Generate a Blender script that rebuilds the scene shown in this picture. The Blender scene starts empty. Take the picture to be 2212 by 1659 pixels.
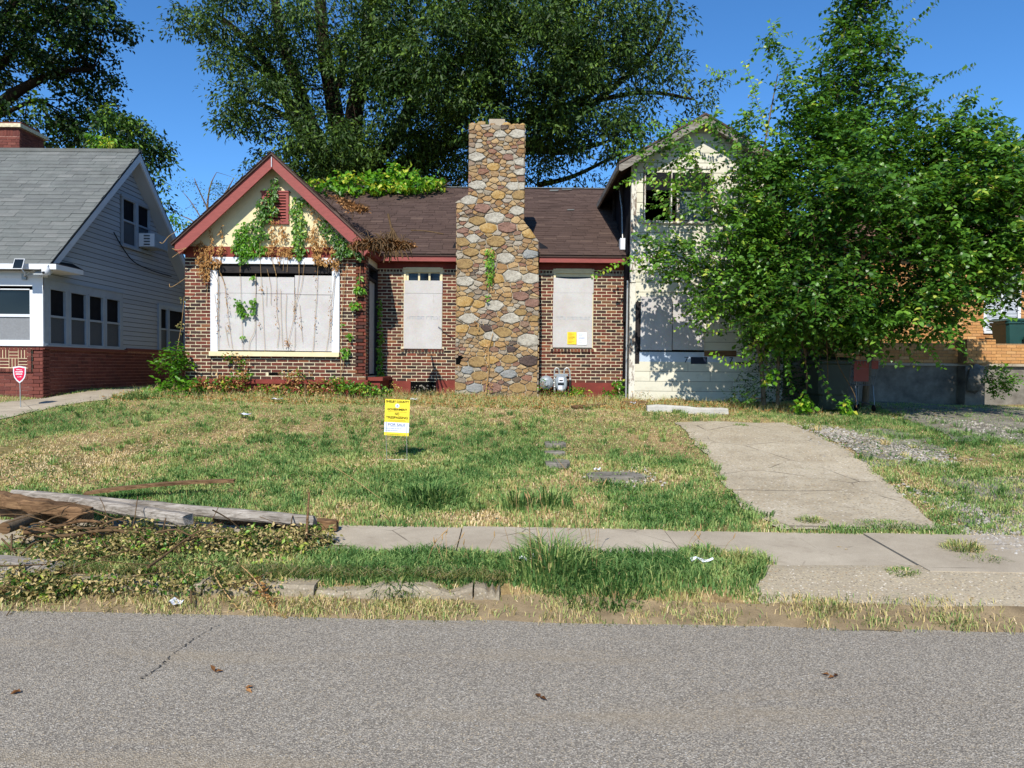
import bpy, math, random
import numpy as np
from mathutils import Matrix, Vector
random.seed(7); RS = np.random.RandomState(11)
rad = math.radians
SC = bpy.context.scene
COL = SC.collection
# ------------------------------------------------------------------ camera, sky, sun, exposure
F = 1534.0; CU = 1106.0; CV = 829.5            # photograph measured on a 2212 px wide grid
PITCH, ROLL, EYE = rad(-1.33), rad(-0.5), 1.6
cam = bpy.data.objects.new('camera', bpy.data.cameras.new('camera')); COL.objects.link(cam)
CAMM = Matrix.Rotation(rad(90) + PITCH, 3, 'X') @ Matrix.Rotation(-ROLL, 3, 'Z')
cam.matrix_world = Matrix.Translation((0, 0, EYE)) @ CAMM.to_4x4()
cam.data.sensor_width = 36; cam.data.lens = F / 2212 * 36
cam.data.clip_start = 0.05; cam.data.clip_end = 3000
SC.camera = cam
SUN_EL, SUN_AZ = rad(42), rad(10)              # azimuth: sun stands behind the camera, this far to the left
W = bpy.data.worlds.new('World'); SC.world = W; W.use_nodes = True
wn = W.node_tree.nodes; wl_ = W.node_tree.links
bg = wn['Background']; sky = wn.new('ShaderNodeTexSky'); sky.sky_type = 'NISHITA'; sky.sun_disc = False
sky.sun_elevation = SUN_EL; sky.altitude = 0; sky.air_density = 0.85; sky.dust_density = 0.0; sky.ozone_density = 8
sdir = Vector((-math.sin(SUN_AZ) * math.cos(SUN_EL), -math.cos(SUN_AZ) * math.cos(SUN_EL), math.sin(SUN_EL)))
sky.sun_rotation = math.atan2(sdir.x, sdir.y)
hs = wn.new('ShaderNodeHueSaturation'); hs.inputs['Saturation'].default_value = 1.11; hs.inputs['Hue'].default_value = 0.498
wl_.new(sky.outputs[0], hs.inputs['Color']); wl_.new(hs.outputs[0], bg.inputs[0]); bg.inputs[1].default_value = 0.138
sun = bpy.data.objects.new('sun', bpy.data.lights.new('sun', 'SUN')); COL.objects.link(sun)
sun.data.energy = 4.6; sun.data.angle = rad(0.5); sun.data.color = (1.0, 0.95, 0.86)
sun.rotation_euler = sdir.to_track_quat('Z', 'Y').to_euler()
SC.view_settings.view_transform = 'Standard'; SC.view_settings.look = 'None'
SC.view_settings.gamma = 1; SC.view_settings.use_curve_mapping = False
SC.view_settings.exposure = 0.48
SC.cycles.max_bounces = 6; SC.cycles.transparent_max_bounces = 8

# ------------------------------------------------------------------ projection helpers (measure the photo, get metres)
CN = np.array(CAMM)
def ray(u, v):
    return CN @ np.array([(u - CU) / F, -(v - CV) / F, -1.0])
def P(u, v, Y):
    d = ray(u, v); t = Y / d[1]; return Vector((d[0] * t, Y, EYE + d[2] * t))
def PX(u, v, X):
    d = ray(u, v); t = X / d[0]; return Vector((X, d[1] * t, EYE + d[2] * t))
def uv_of(x, y, z):
    p = np.stack([x, y, z - EYE], -1) @ CN
    return CU - p[..., 0] / p[..., 2] * F, CV + p[..., 1] / p[..., 2] * F
SX = [-60, 4.38, 4.44, 4.66, 4.84, 5.15, 6.15, 7.2, 8.8, 11, 12.5, 14, 16, 40, 300]
SZ = [-0.05, -0.05, 0.0, 0.02, 0.125, 0.155, 0.20, 0.27, 0.41, 0.69, 0.86, 0.95, 1.0, 1.3, 1.5]
def zt(x, y):
    x = np.asarray(x, float); y = np.asarray(y, float)
    s = y + 0.035 * x
    z = np.interp(s, SX, SZ)
    ra = np.interp(s, [4.3, 4.44, 5.15, 300], [0, 0, .155, .155]); wa = np.clip((x - 1.45) / .5, 0, 1) * (s > 4.38) * (s < 5.15)
    z = z * (1 - wa) + ra * wa
    k = np.clip((s - 8) / 5, 0, 1)
    z = z - 0.012 * np.clip(x, -12, 12) * k
    m = np.clip((s - 6.2) / 1.0, 0, 1) * np.clip((30 - s) / 10, 0, 1)
    z = z + m * (0.018 * np.sin(x * 1.7 + 1.3 * np.sin(y * .9)) * np.sin(y * 2.1 + .5) + 0.010 * np.sin(x * 4.3 + y * 2.2))
    return z
def G(u, v):
    d = ray(u, v); Y = 2.0
    while Y < 60:
        t = Y / d[1]
        if EYE + d[2] * t < float(zt(d[0] * t, Y)): break
        Y += 0.01
    t = Y / d[1]; return Vector((d[0] * t, Y, float(zt(d[0] * t, Y))))
def gz(x, y): return float(zt(x, y))
def fbm(x, y, s=1.0, seed=0):
    x = np.asarray(x, float); y = np.asarray(y, float)
    r = 0; a = 1.0; rs = np.random.RandomState(seed)
    for k in range(5):
        an = rs.rand() * 6.28; ph = rs.rand(4) * 6.28; f = s * (1.9 ** k)
        xx = x * math.cos(an) - y * math.sin(an); yy = x * math.sin(an) + y * math.cos(an)
        r = r + a * np.sin(xx * f + ph[0] + 1.6 * np.sin(yy * f * .7 + ph[1])) * np.sin(yy * f * 1.1 + ph[2] + 1.3 * np.sin(xx * f * .8 + ph[3]))
        a *= .6
    return r

# ------------------------------------------------------------------ objects
ORG = {}
def org(o): return ORG.get(o.name, Vector((0, 0, 0))) if o is not None else Vector((0, 0, 0))
def tag(o, label=None, cat=None, group=None, kind=None):
    if label: o['label'] = label
    if cat: o['category'] = cat
    if group: o['group'] = group
    if kind: o['kind'] = kind
    return o
def thing(name, label, cat, loc, group=None):
    o = bpy.data.objects.new(name, None); COL.objects.link(o); o.location = loc; o.empty_display_size = .1
    ORG[o.name] = Vector(loc); return tag(o, label, cat, group)
def link(name, me, parent=None, origin=None):
    """mesh given in world metres relative to `origin` (defaults to the parent's)"""
    o = bpy.data.objects.new(name, me); COL.objects.link(o)
    if parent is not None:
        o.parent = parent
        if origin is not None: o.location = Vector(origin) - org(parent)
    elif origin is not None: o.location = origin
    ORG[o.name] = Vector(origin) if origin is not None else org(parent)
    return o
def npmesh(name, V, T, mat, tint=None, smooth=False):
    V = np.ascontiguousarray(V, dtype=np.float32); T = np.ascontiguousarray(T, dtype=np.int32); k = T.shape[1]
    me = bpy.data.meshes.new(name); me.vertices.add(len(V)); me.vertices.foreach_set('co', V.ravel())
    me.loops.add(T.size); me.loops.foreach_set('vertex_index', T.ravel())
    me.polygons.add(len(T)); me.polygons.foreach_set('loop_start', np.arange(len(T), dtype=np.int32) * k)
    if smooth: me.polygons.foreach_set('use_smooth', np.ones(len(T), dtype=bool))
    if tint is not None:
        a = me.attributes.new('tint', 'FLOAT', 'FACE'); a.data.foreach_set('value', np.ascontiguousarray(tint, dtype=np.float32))
    me.materials.append(mat); me.update(calc_edges=True); return me
class MB:
    """collects shapes into one mesh"""
    def __init__(s): s.v = []; s.f = []; s.t = []; s.m = []; s.sm = []
    def add(s, vs, fs, t=0.0, m=0, sm=False):
        b = len(s.v); s.v += [tuple(p) for p in vs]
        for f in fs: s.f.append([i + b for i in f]); s.t.append(t); s.m.append(m); s.sm.append(sm)
        return s
    def box(s, a, b, t=0.0, m=0):
        x0, y0, z0 = a; x1, y1, z1 = b
        if x0 > x1: x0, x1 = x1, x0
        if y0 > y1: y0, y1 = y1, y0
        if z0 > z1: z0, z1 = z1, z0
        vs = [(x0,y0,z0),(x1,y0,z0),(x1,y1,z0),(x0,y1,z0),(x0,y0,z1),(x1,y0,z1),(x1,y1,z1),(x0,y1,z1)]
        return s.add(vs, [(0,3,2,1),(4,5,6,7),(0,1,5,4),(1,2,6,5),(2,3,7,6),(3,0,4,7)], t, m)
    def prism(s, poly, fr, d0, d1, t=0.0, m=0, cham=0.0):
        """2-D polygon (counter-clockwise seen from +n) in frame (o, ex, ey, n), extruded d0..d1 along n"""
        o, ex, ey, n = fr; k = len(poly)
        vs = [o + ex * p[0] + ey * p[1] + n * d0 for p in poly]
        if cham:
            cx = sum(p[0] for p in poly) / k; cy = sum(p[1] for p in poly) / k
            vs += [o + ex * p[0] + ey * p[1] + n * (d1 - cham) for p in poly]
            q = []
            for p in poly:
                dx, dy = cx - p[0], cy - p[1]; L = math.hypot(dx, dy) + 1e-6
                q.append((p[0] + math.copysign(min(cham, abs(dx)), dx), p[1] + math.copysign(min(cham, abs(dy)), dy)))
            vs += [o + ex * p[0] + ey * p[1] + n * d1 for p in q]
            fs = [list(range(k))[::-1], [2 * k + i for i in range(k)]]
            for i in range(k):
                j = (i + 1) % k; fs += [(i, j, k + j, k + i), (k + i, k + j, 2 * k + j, 2 * k + i)]
        else:
            vs += [o + ex * p[0] + ey * p[1] + n * d1 for p in poly]
            fs = [list(range(k))[::-1], [k + i for i in range(k)]]
            for i in range(k): j = (i + 1) % k; fs.append((i, j, k + j, k + i))
        return s.add(vs, fs, t, m)
    def tube(s, pts, r, n=6, t=0.0, m=0, cap=True):
        pts = [Vector(p) for p in pts]
        if not isinstance(r, (list, tuple)): r = [r] * len(pts)
        rings = []; vs = []
        up = Vector((0.13, 0.31, 1)).normalized()
        for i, p in enumerate(pts):
            d = (pts[min(i + 1, len(pts) - 1)] - pts[max(i - 1, 0)])
            if d.length < 1e-7: d = Vector((0, 0, 1))
            d.normalize(); a = d.cross(up)
            if a.length < .1: a = d.cross(Vector((1, 0, 0)))
            a.normalize(); b = d.cross(a)
            for k in range(n):
                an = 2 * math.pi * k / n; vs.append(p + (a * math.cos(an) + b * math.sin(an)) * r[i])
        fs = []
        for i in range(len(pts) - 1):
            for k in range(n):
                k2 = (k + 1) % n; fs.append((i * n + k, (i + 1) * n + k, (i + 1) * n + k2, i * n + k2))
        s.add(vs, fs, t, m, True)
        if cap: s.add(vs[:n], [list(range(n))], t, m); s.add(vs[-n:], [list(range(n))[::-1]], t, m)
        return s
    def build(s, name, mat, parent=None, origin=None):
        o0 = Vector(origin) if origin is not None else org(parent)
        me = bpy.data.meshes.new(name)
        me.from_pydata([(p[0] - o0.x, p[1] - o0.y, p[2] - o0.z) for p in s.v], [], s.f)
        for mm in (mat if isinstance(mat, (list, tuple)) else [mat]): me.materials.append(mm)
        a = me.attributes.new('tint', 'FLOAT', 'FACE'); a.data.foreach_set('value', s.t)
        me.polygons.foreach_set('material_index', s.m); me.polygons.foreach_set('use_smooth', s.sm)
        me.update()
        return link(name, me, parent, origin)

# ------------------------------------------------------------------ materials
def hexc(h):
    h = h.lstrip('#'); return tuple((int(h[i:i + 2], 16) / 255) ** 2.2 for i in (0, 2, 4))
def C(c): return (hexc(c) if isinstance(c, str) else tuple(c)) + (1.0,)
class NT:
    def __init__(s, name):
        s.m = bpy.data.materials.new(name); s.m.use_nodes = True; s.t = s.m.node_tree; s.n = s.t.nodes; s.l = s.t.links
        s.b = s.n['Principled BSDF']; s.o = s.n['Material Output']
        s.co = s.n.new('ShaderNodeTexCoord')
    def set(s, sock, v):
        if hasattr(v, 'is_linked') or hasattr(v, 'links'): s.l.new(v, sock)
        else: sock.default_value = v
    def noise(s, scale, detail=4, rough=.55, vec=None, dist=0.0, stretch=None):
        n = s.n.new('ShaderNodeTexNoise'); n.inputs['Scale'].default_value = scale; n.inputs['Detail'].default_value = detail
        n.inputs['Roughness'].default_value = rough; n.inputs['Distortion'].default_value = dist
        v = vec or s.co.outputs['Object']
        if stretch:
            mp = s.n.new('ShaderNodeMapping'); mp.inputs['Scale'].default_value = stretch; s.l.new(v, mp.inputs[0]); v = mp.outputs[0]
        s.l.new(v, n.inputs['Vector']); return n.outputs['Fac']
    def voro(s, scale, feature='F1', out='Distance', stretch=None, rnd=1.0):
        n = s.n.new('ShaderNodeTexVoronoi'); n.inputs['Scale'].default_value = scale; n.feature = feature
        n.inputs['Randomness'].default_value = rnd
        v = s.co.outputs['Object']
        if stretch:
            mp = s.n.new('ShaderNodeMapping'); mp.inputs['Scale'].default_value = stretch; s.l.new(v, mp.inputs[0]); v = mp.outputs[0]
        s.l.new(v, n.inputs['Vector']); return n.outputs[out]
    def ramp(s, fac, stops, const=False):
        r = s.n.new('ShaderNodeValToRGB'); e = r.color_ramp.elements
        if const: r.color_ramp.interpolation = 'CONSTANT'
        while len(e) < len(stops): e.new(.5)
        for i, (p, c) in enumerate(stops): e[i].position = p; e[i].color = C(c) if not isinstance(c, (int, float)) else (c, c, c, 1)
        s.l.new(fac, r.inputs[0]); return r.outputs[0]
    def mix(s, f, a, b, mode='MIX'):
        m = s.n.new('ShaderNodeMix'); m.data_type = 'RGBA'; m.blend_type = mode; m.clamp_factor = True
        s.set(m.inputs[0], f)
        for sk, v in ((m.inputs[6], a), (m.inputs[7], b)):
            if hasattr(v, 'links'): s.l.new(v, sk)
            elif isinstance(v, (int, float)): sk.default_value = (v, v, v, 1)
            else: sk.default_value = C(v)
        return m.outputs[2]
    def math(s, op, a, b=0.0, clamp=False):
        m = s.n.new('ShaderNodeMath'); m.operation = op; m.use_clamp = clamp
        s.set(m.inputs[0], a); s.set(m.inputs[1], b); return m.outputs[0]
    def rnd(s):
        """per piece: Object Info random for single pieces + the tint stored on joined ones"""
        oi = s.n.new('ShaderNodeObjectInfo'); at = s.n.new('ShaderNodeAttribute'); at.attribute_name = 'tint'
        return s.math('FRACT', s.math('ADD', oi.outputs['Random'], at.outputs['Fac']))
    def tint(s):
        at = s.n.new('ShaderNodeAttribute'); at.attribute_name = 'tint'; return at.outputs['Fac']
    def bump(s, h, strength=.3, dist=.01):
        b = s.n.new('ShaderNodeBump'); b.inputs['Strength'].default_value = strength; b.inputs['Distance'].default_value = dist
        s.l.new(h, b.inputs['Height']); s.l.new(b.outputs[0], s.b.inputs['Normal'])
    def done(s, col, rough=.8, spec=.3, metal=0.0):
        s.set(s.b.inputs['Base Color'], col if hasattr(col, 'links') else C(col))
        s.set(s.b.inputs['Roughness'], rough); s.b.inputs['Specular IOR Level'].default_value = spec
        s.b.inputs['Metallic'].default_value = metal; return s.m
def plain(name, col, var=.25, sc=6, rough=.7, spec=.3, metal=0, bump=.0, stretch=None):
    t = NT(name); n = t.noise(sc, 5, .6, stretch=stretch); c = C(col)[:3]
    lo = tuple(x * (1 - var) for x in c); hi = tuple(min(1, x * (1 + var)) for x in c)
    col2 = t.ramp(n, [(.3, lo), (.7, hi)])
    if bump: t.bump(t.noise(sc * 6, 4, .6, stretch=stretch), bump, .01)
    return t.done(col2, rough, spec, metal)
def pieces(name, stops, rough=.85, spec=.2, grain=30, gvar=.25, bump=.3, const=False, stretch=None, stain=None):
    t = NT(name); r = t.rnd(); base = t.ramp(r, stops, const)
    g = t.noise(grain, 5, .65, stretch=stretch)
    col = t.mix(1.0, base, t.ramp(g, [(.25, 1 - gvar), (.75, 1 + 0.0)]), 'MULTIPLY')
    if stain:
        s = t.noise(stain[0], 4, .6); col = t.mix(t.ramp(s, [(stain[1], 0.0), (stain[1] + .12, 1.0)]), col, stain[2])
    t.bump(g, bump, .006); return t.done(col, rough, spec)
def leafmat(name, stops, trans=.35, rough=.5, spec=.25):
    t = NT(name); c = t.ramp(t.tint(), stops); t.done(c, rough, spec)
    tr = t.n.new('ShaderNodeBsdfTranslucent'); mx = t.n.new('ShaderNodeMixShader'); mx.inputs[0].default_value = trans
    c2 = t.mix(1.0, c, (1.5, 1.35, .55), 'MULTIPLY'); t.l.new(c2, tr.inputs[0])
    t.l.new(t.b.outputs[0], mx.inputs[1]); t.l.new(tr.outputs[0], mx.inputs[2]); t.l.new(mx.outputs[0], t.o.inputs[0]); return t.m

M = {}
M['mortar'] = plain('mortar', '#c6ba9c', .3, 20, .95, .1, bump=.4)
M['mortar_dark'] = plain('stone_mortar', '#a39b8a', .3, 15, .95, .1, bump=.6)
M['brick'] = pieces('brick', [(0, '#2e2523'), (.14, '#4c3a34'), (.3, '#60382f'), (.46, '#733f34'), (.6, '#50352f'), (.72, '#824637'), (.84, '#85593f'), (.93, '#3a302f'), (1, '#6d4c3b')], grain=45, gvar=.45, bump=.5)
M['brick_red'] = pieces('red_brick', [(0, '#603a34'), (.3, '#704038'), (.6, '#7a483e'), (.85, '#643b36'), (1, '#825045')], grain=40, gvar=.35)
M['brick_yellow'] = pieces('yellow_brick', [(0, '#b88652'), (.3, '#c89560'), (.6, '#ad7848'), (.85, '#d2a571'), (1, '#a9744a')], grain=40, gvar=.3)
M['mortar_y'] = plain('yellow_mortar', '#8c7355', .3, 20, .95, .1)
M['mortar_r'] = plain('red_mortar', '#a1786b', .3, 20, .95, .1)
M['stucco'] = plain('cream_stucco', '#cdc09a', .1, 3, .9, .15, bump=.25)
M['maroon'] = plain('maroon_paint', '#84443e', .16, 7, .6, .3, bump=.12, stretch=(1, 1, 4))
M['maroon_d'] = plain('maroon_masonry_paint', '#72372f', .2, 5, .75, .2, bump=.4)
M['cream'] = plain('cream_paint', '#cfc29a', .12, 6, .55, .3, bump=.1)
M['white'] = plain('white_paint', '#c9cccf', .06, 4, .5, .35, bump=.05)
M['white_sh'] = plain('white_trim', '#b6bcc2', .08, 4, .5, .35)
M['dark'] = plain('near_black_shade', '#0a0a0a', .3, 5, .9, .1)  # near-black colour paints the darkness of holes, gaps and rooms
M['charred'] = plain('charred_timber', '#2e2b2b', .5, 6, .85, .2, bump=.5, stretch=(1, 1, 12))
def osb():
    t = NT('painted_osb'); r = t.rnd()
    a = t.voro(55, 'F1', 'Color', stretch=(1.0, 1.0, 2.6)); b = t.noise(3, 4, .6)
    fl = t.ramp(t.voro(34, 'F1', 'Distance', stretch=(1.0, 1.0, 2.2)), [(.04, .62), (.12, 1.0)])
    base = t.mix(t.ramp(b, [(.35, 0.0), (.75, 1.0)]), '#b4b1ae', '#a9a29d')
    col = t.mix(.07, base, a); col = t.mix(.8, col, fl, 'MULTIPLY')
    st = t.ramp(t.noise(14, 5, .7, stretch=(1, 1, .35)), [(.62, 0.0), (.72, 1.0)])
    col = t.mix(t.math('MULTIPLY', st, .35), col, '#8b7866'); t.bump(t.noise(60, 3, .6), .35, .004)
    return t.done(col, .8, .2)
M['osb'] = osb()
def plywood():
    t = NT('grey_plywood'); n = t.noise(5, 5, .6, stretch=(9, 9, .7), dist=.4)
    c = t.ramp(n, [(.25, '#8a8a8a'), (.5, '#a9a8a5'), (.75, '#7c7773')]); t.bump(n, .2, .004); return t.done(c, .8, .2)
M['plywood'] = plywood()
def weathered(name, a, b, c, st=(1, 14, 14), sc=4):
    t = NT(name); n = t.noise(sc, 6, .65, stretch=st, dist=.5); col = t.ramp(n, [(.28, a), (.5, b), (.72, c)])
    g = t.noise(2.2, 3, .5); col = t.mix(t.ramp(g, [(.5, 0.0), (.75, .6)]), col, a); t.bump(n, .7, .006); return t.done(col, .9, .12)
M['grey_wood'] = weathered('weathered_grey_wood', '#4e473f', '#8d857b', '#b3aca2', st=(.5, 26, 26), sc=3)
M['brown_wood'] = weathered('rotting_brown_wood', '#33261c', '#6f563f', '#937556', st=(.6, 20, 20), sc=3)
M['rake_wood'] = weathered('weathered_rake_wood', '#4b4641', '#7d766d', '#9a948b', st=(1, 3, 9), sc=3)
def shingles(name, stops, rough=.95, sc=3):
    t = NT(name); r = t.rnd(); base = t.ramp(r, stops)
    n = t.noise(170, 3, .7); col = t.mix(1.0, base, t.ramp(n, [(.3, .62), (.7, 1.15)]), 'MULTIPLY')
    w = t.noise(sc, 4, .6); col = t.mix(1.0, col, t.ramp(w, [(.3, .82), (.7, 1.1)]), 'MULTIPLY')
    t.bump(n, .5, .003); return t.done(col, rough, .1)
M['sh_brown'] = shingles('brown_shingle', [(0, '#4d403b'), (.5, '#574842'), (.8, '#51433e'), (1, '#62524a')])
M['sh_grey'] = shingles('grey_shingle', [(0, '#666866'), (.4, '#6e706d'), (.7, '#696c69'), (1, '#747572')])
M['sh_pink'] = shingles('tan_shingle', [(0, '#6c5143'), (1, '#85685a')])
M['felt'] = plain('tar_felt_and_lap_shade', '#1d1e22', .35, 4, .9, .15, bump=.4)
M['siding_grey'] = pieces('grey_vinyl_plank', [(0, '#989ea3'), (.5, '#9ea4a9'), (1, '#a4aaaf')], rough=.55, grain=3, gvar=.08, bump=.05)
def siding_cream():
    t = NT('cream_siding'); r = t.rnd(); base = t.ramp(r, [(0, '#c2bda9'), (.5, '#cbc7b5'), (1, '#bcb8a6')])
    n = t.noise(2.2, 5, .65, stretch=(1, 1, 1.8)); col = t.mix(t.ramp(n, [(.5, 0.0), (.72, .55)]), base, '#a39d8c')
    ch = t.noise(16, 5, .7); col = t.mix(t.ramp(ch, [(.68, 0.0), (.72, 1.0)]), col, '#7f766a'); t.bump(t.noise(40, 3), .15, .004); return t.done(col, .75, .2)
M['siding_cream'] = siding_cream()
M['frame_shade'] = plain('shaded_white_window_paint', '#8c959e', .08, 5, .5, .3)  # white window paint with the side wall's shade mixed into its colour
def peeling():
    t = NT('peeling_white_trim'); n = t.noise(9, 6, .7, stretch=(2, 2, .5)); col = t.mix(t.ramp(n, [(.5, 0.0), (.56, 1.0)]), '#c9c5b8', '#7b6c60')
    t.bump(n, .5, .004); return t.done(col, .8, .2)
M['peeling'] = peeling()
def stone():
    t = NT('rubble_stone'); r = t.rnd()
    base = t.ramp(r, [(0, '#8b6a48'), (.1, '#a18158'), (.2, '#8d7253'), (.3, '#ae9068'), (.38, '#7b5f48'), (.46, '#998260'), (.54, '#b3966c'), (.6, '#857a6c'), (.66, '#9c9284'), (.74, '#a59c8b'), (.8, '#8c8170'), (.86, '#7d5b4b'), (.91, '#8a6555'), (.95, '#5a4f48'), (1, '#947a52')])
    n = t.noise(9, 6, .7, dist=.6); g = t.noise(60, 4, .7)
    col = t.mix(t.ramp(n, [(.48, 0.0), (.7, .6)]), base, '#6e583e'); n2 = t.noise(7, 5, .6, stretch=(1, 1, 1.3))
    col = t.mix(t.ramp(n2, [(.58, 0.0), (.74, .5)]), col, '#cbbf9f')
    col = t.mix(1.0, col, t.ramp(g, [(.3, .72), (.7, 1.1)]), 'MULTIPLY'); t.bump(n, .9, .02); return t.done(col, .9, .2)
M['stone'] = stone()
for nm, a, b in (('stone_pale', '#aca698', '#857e72'), ('stone_pink', '#84675a', '#6c5348'), ('stone_dark', '#453b38', '#5a4c45'), ('stone_rust', '#90703f', '#ad9468'), ('stone_ochre', '#947c54', '#765f42'), ('stone_blue', '#7b7d7c', '#8f8d88')):
    t = NT(nm); n = t.noise(10, 6, .7, dist=.5); col = t.ramp(n, [(.35, b), (.6, a)]); t.bump(n, .8, .02); M[nm] = t.done(col, .9, .2)
def concrete(name, a, b, agg=0.0, sc=1.4, specks=90, crack=0):
    t = NT(name); n = t.noise(sc, 6, .65); col = t.ramp(n, [(.3, a), (.7, b)])
    g = t.noise(130, 4, .75); col = t.mix(1.0, col, t.ramp(g, [(.3, .75), (.7, 1.1)]), 'MULTIPLY')
    if agg:
        v = t.voro(specks, 'F1', 'Color'); sp = t.n.new('ShaderNodeSeparateColor'); t.l.new(v, sp.inputs[0])
        peb = t.ramp(sp.outputs[0], [(0, '#5f574b'), (.35, '#968a76'), (.6, '#b8a888'), (.8, '#8d7250'), (1, '#d5cdbd')])
        d = t.voro(specks, 'F1', 'Distance'); col = t.mix(t.math('MULTIPLY', t.ramp(d, [(.25, 1.0), (.5, 0.0)]), agg), col, peb)
        t.bump(d, .6, .004)
    else: t.bump(g, .3, .003)
    if crack:
        e = t.voro(crack, 'DISTANCE_TO_EDGE', stretch=(1, 1, 1)); m = t.noise(2.1, 3, .5); k = t.math('MULTIPLY', t.ramp(e, [(.004, .75), (.012, 0.0)]), t.ramp(m, [(.45, 0.0), (.6, 1.0)])); col = t.mix(k, col, '#4e463b')
        s = t.noise(5, 5, .7); col = t.mix(t.ramp(s, [(.55, 0.0), (.75, .5)]), col, '#7a6e5d')
    return t.done(col, .92, .15)
M['conc'] = concrete('sidewalk_concrete', '#978b79', '#b3a793', crack=1.3)
M['conc_drive'] = concrete('exposed_aggregate', '#958872', '#b7ab95', .8, 1.6, 38, crack=.9)
M['conc_apron'] = concrete('apron_aggregate', '#938773', '#a69a84', .85, 1.2, 60)
M['conc_old'] = concrete('old_concrete', '#5d5850', '#8d877c', 0, 3)
M['kerb'] = concrete('kerb_concrete', '#7a6f5f', '#a09581', .4, 4, 60)
M['wheel_stop'] = concrete('pale_concrete', '#9c988f', '#b9b5ab', 0, 4)
def asphalt():
    t = NT('asphalt'); n = t.noise(.7, 5, .6, stretch=(.6, 1.6, 1)); col = t.ramp(n, [(.3, '#8a8175'), (.7, '#989083')])
    v = t.voro(150, 'F1', 'Color'); sp = t.n.new('ShaderNodeSeparateColor'); t.l.new(v, sp.inputs[0])
    ag = t.ramp(sp.outputs[0], [(0, '#3f3b35'), (.3, '#746d62'), (.6, '#9f9789'), (.85, '#bfb6a6'), (.95, '#b8a27e'), (1, '#e0dcd4')])
    col = t.mix(.55, col, ag); d = t.voro(150, 'F1', 'Distance'); col = t.mix(t.ramp(d, [(.45, 0.0), (.8, .55)]), col, '#57524b')
    big = t.voro(22, 'F1', 'Distance'); col = t.mix(t.ramp(big, [(.03, .7), (.09, 0.0)]), col, '#b9b1a2')
    br = t.noise(1.1, 4, .6, stretch=(.35, 2.2, 1)); col = t.mix(t.ramp(br, [(.55, 0.0), (.75, .55)]), col, '#978870')
    t.bump(d, .8, .005); return t.done(col, .9, .2)
M['asphalt'] = asphalt()
def soil():
    t = NT('lawn_soil'); n = t.noise(1.1, 5, .6); n2 = t.noise(14, 5, .7); g = t.noise(80, 4, .75, stretch=(1, .5, 1))
    col = t.ramp(n2, [(.3, '#5f4e38'), (.5, '#957d5a'), (.7, '#b7a078')]); col = t.mix(t.ramp(n, [(.45, 0.0), (.6, .55)]), col, '#565c30')
    col = t.mix(1.0, col, t.ramp(g, [(.3, .55), (.7, 1.15)]), 'MULTIPLY'); t.bump(g, .9, .01); return t.done(col, .95, .1)
M['soil'] = soil()
def dirt():
    t = NT('gutter_dirt'); n = t.noise(5, 5, .65); g = t.noise(120, 4, .75); col = t.ramp(n, [(.3, '#74654f'), (.7, '#988568')])
    col = t.mix(1.0, col, t.ramp(g, [(.3, .7), (.7, 1.15)]), 'MULTIPLY'); t.bump(g, .8, .006); return t.done(col, .95, .1)
M['dirt'] = dirt()
M['asphalt_crack'] = plain('asphalt_crack', '#4d4945', .3, 40, .95, .1)
M['gravel'] = pieces('gravel', [(0, '#8b8378'), (.5, '#b4ada2'), (.8, '#9b9184'), (1, '#cfcac0')], grain=40)
M['bark'] = plain('bark', '#2a231c', .4, 8, .95, .1, bump=.9, stretch=(4, 4, .8))
M['bark_pale'] = plain('pale_bark', '#6d5f4e', .3, 10, .95, .1, bump=.6, stretch=(4, 4, 1))
M['twig'] = plain('twig', '#5e4c38', .3, 20, .9, .1)
M['vine_stem'] = plain('dry_vine_stem', '#a4855c', .3, 30, .9, .1)
GREEN = [(0, '#1f3312'), (.3, '#2f4a1a'), (.6, '#3f5f20'), (.85, '#587a2a'), (1, '#7d9a38')]
M['leaf_big'] = leafmat('tree_leaf', [(0, '#22331a'), (.4, '#33491f'), (.75, '#4a632a'), (1, '#708a3c')], .25, .5)
M['leaf_left'] = leafmat('maple_leaf', [(0, '#18290f'), (.5, '#243b16'), (.85, '#3a5a1f'), (1, '#6d8a2e')], .25, .5)
M['leaf_front'] = leafmat('mulberry_leaf', [(0, '#26401a'), (.35, '#3d6022'), (.7, '#5a8430'), (.9, '#80a840'), (1, '#b2b955')], .35, .38, .4)
M['leaf_bright'] = leafmat('bright_leaf', [(0, '#3b661a'), (.5, '#5e8f27'), (.85, '#7fae33'), (1, '#c0c24a')], .4, .4, .35)
M['leaf_dry'] = leafmat('dry_leaf', [(0, '#6d4a2c'), (.4, '#9a7246'), (.8, '#b8935f'), (1, '#d1b386')], .25, .8, .1)
M['leaf_litter'] = leafmat('dead_leaf', [(0, '#3f2b1c'), (.4, '#6d4c30'), (.8, '#936a45'), (1, '#b18a5e')], .1, .9, .1)
M['leaf_wilt'] = leafmat('wilting_leaf', [(0, '#3a4226'), (.3, '#586136'), (.55, '#7d764b'), (.8, '#a1905f'), (1, '#bca777')], .2, .8, .1)
M['grass'] = leafmat('grass_blade', [(0, '#3f6231'), (.22, '#63844a'), (.45, '#889f5c'), (.6, '#a6a96a'), (.72, '#bdaa76'), (.85, '#ccb487'), (1, '#dfcca6')], .3, .6, .2)
M['metal_grey'] = plain('grey_painted_metal', '#8b9297', .12, 12, .45, .4, .2)
M['pipe_black'] = plain('dark_pipe', '#26231f', .3, 12, .7, .3)
M['galv'] = plain('galvanised_pipe', '#a8a8a4', .15, 12, .4, .5, .5)
M['bin_green'] = plain('dark_green_plastic', '#1f2c26', .15, 4, .5, .4)
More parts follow.
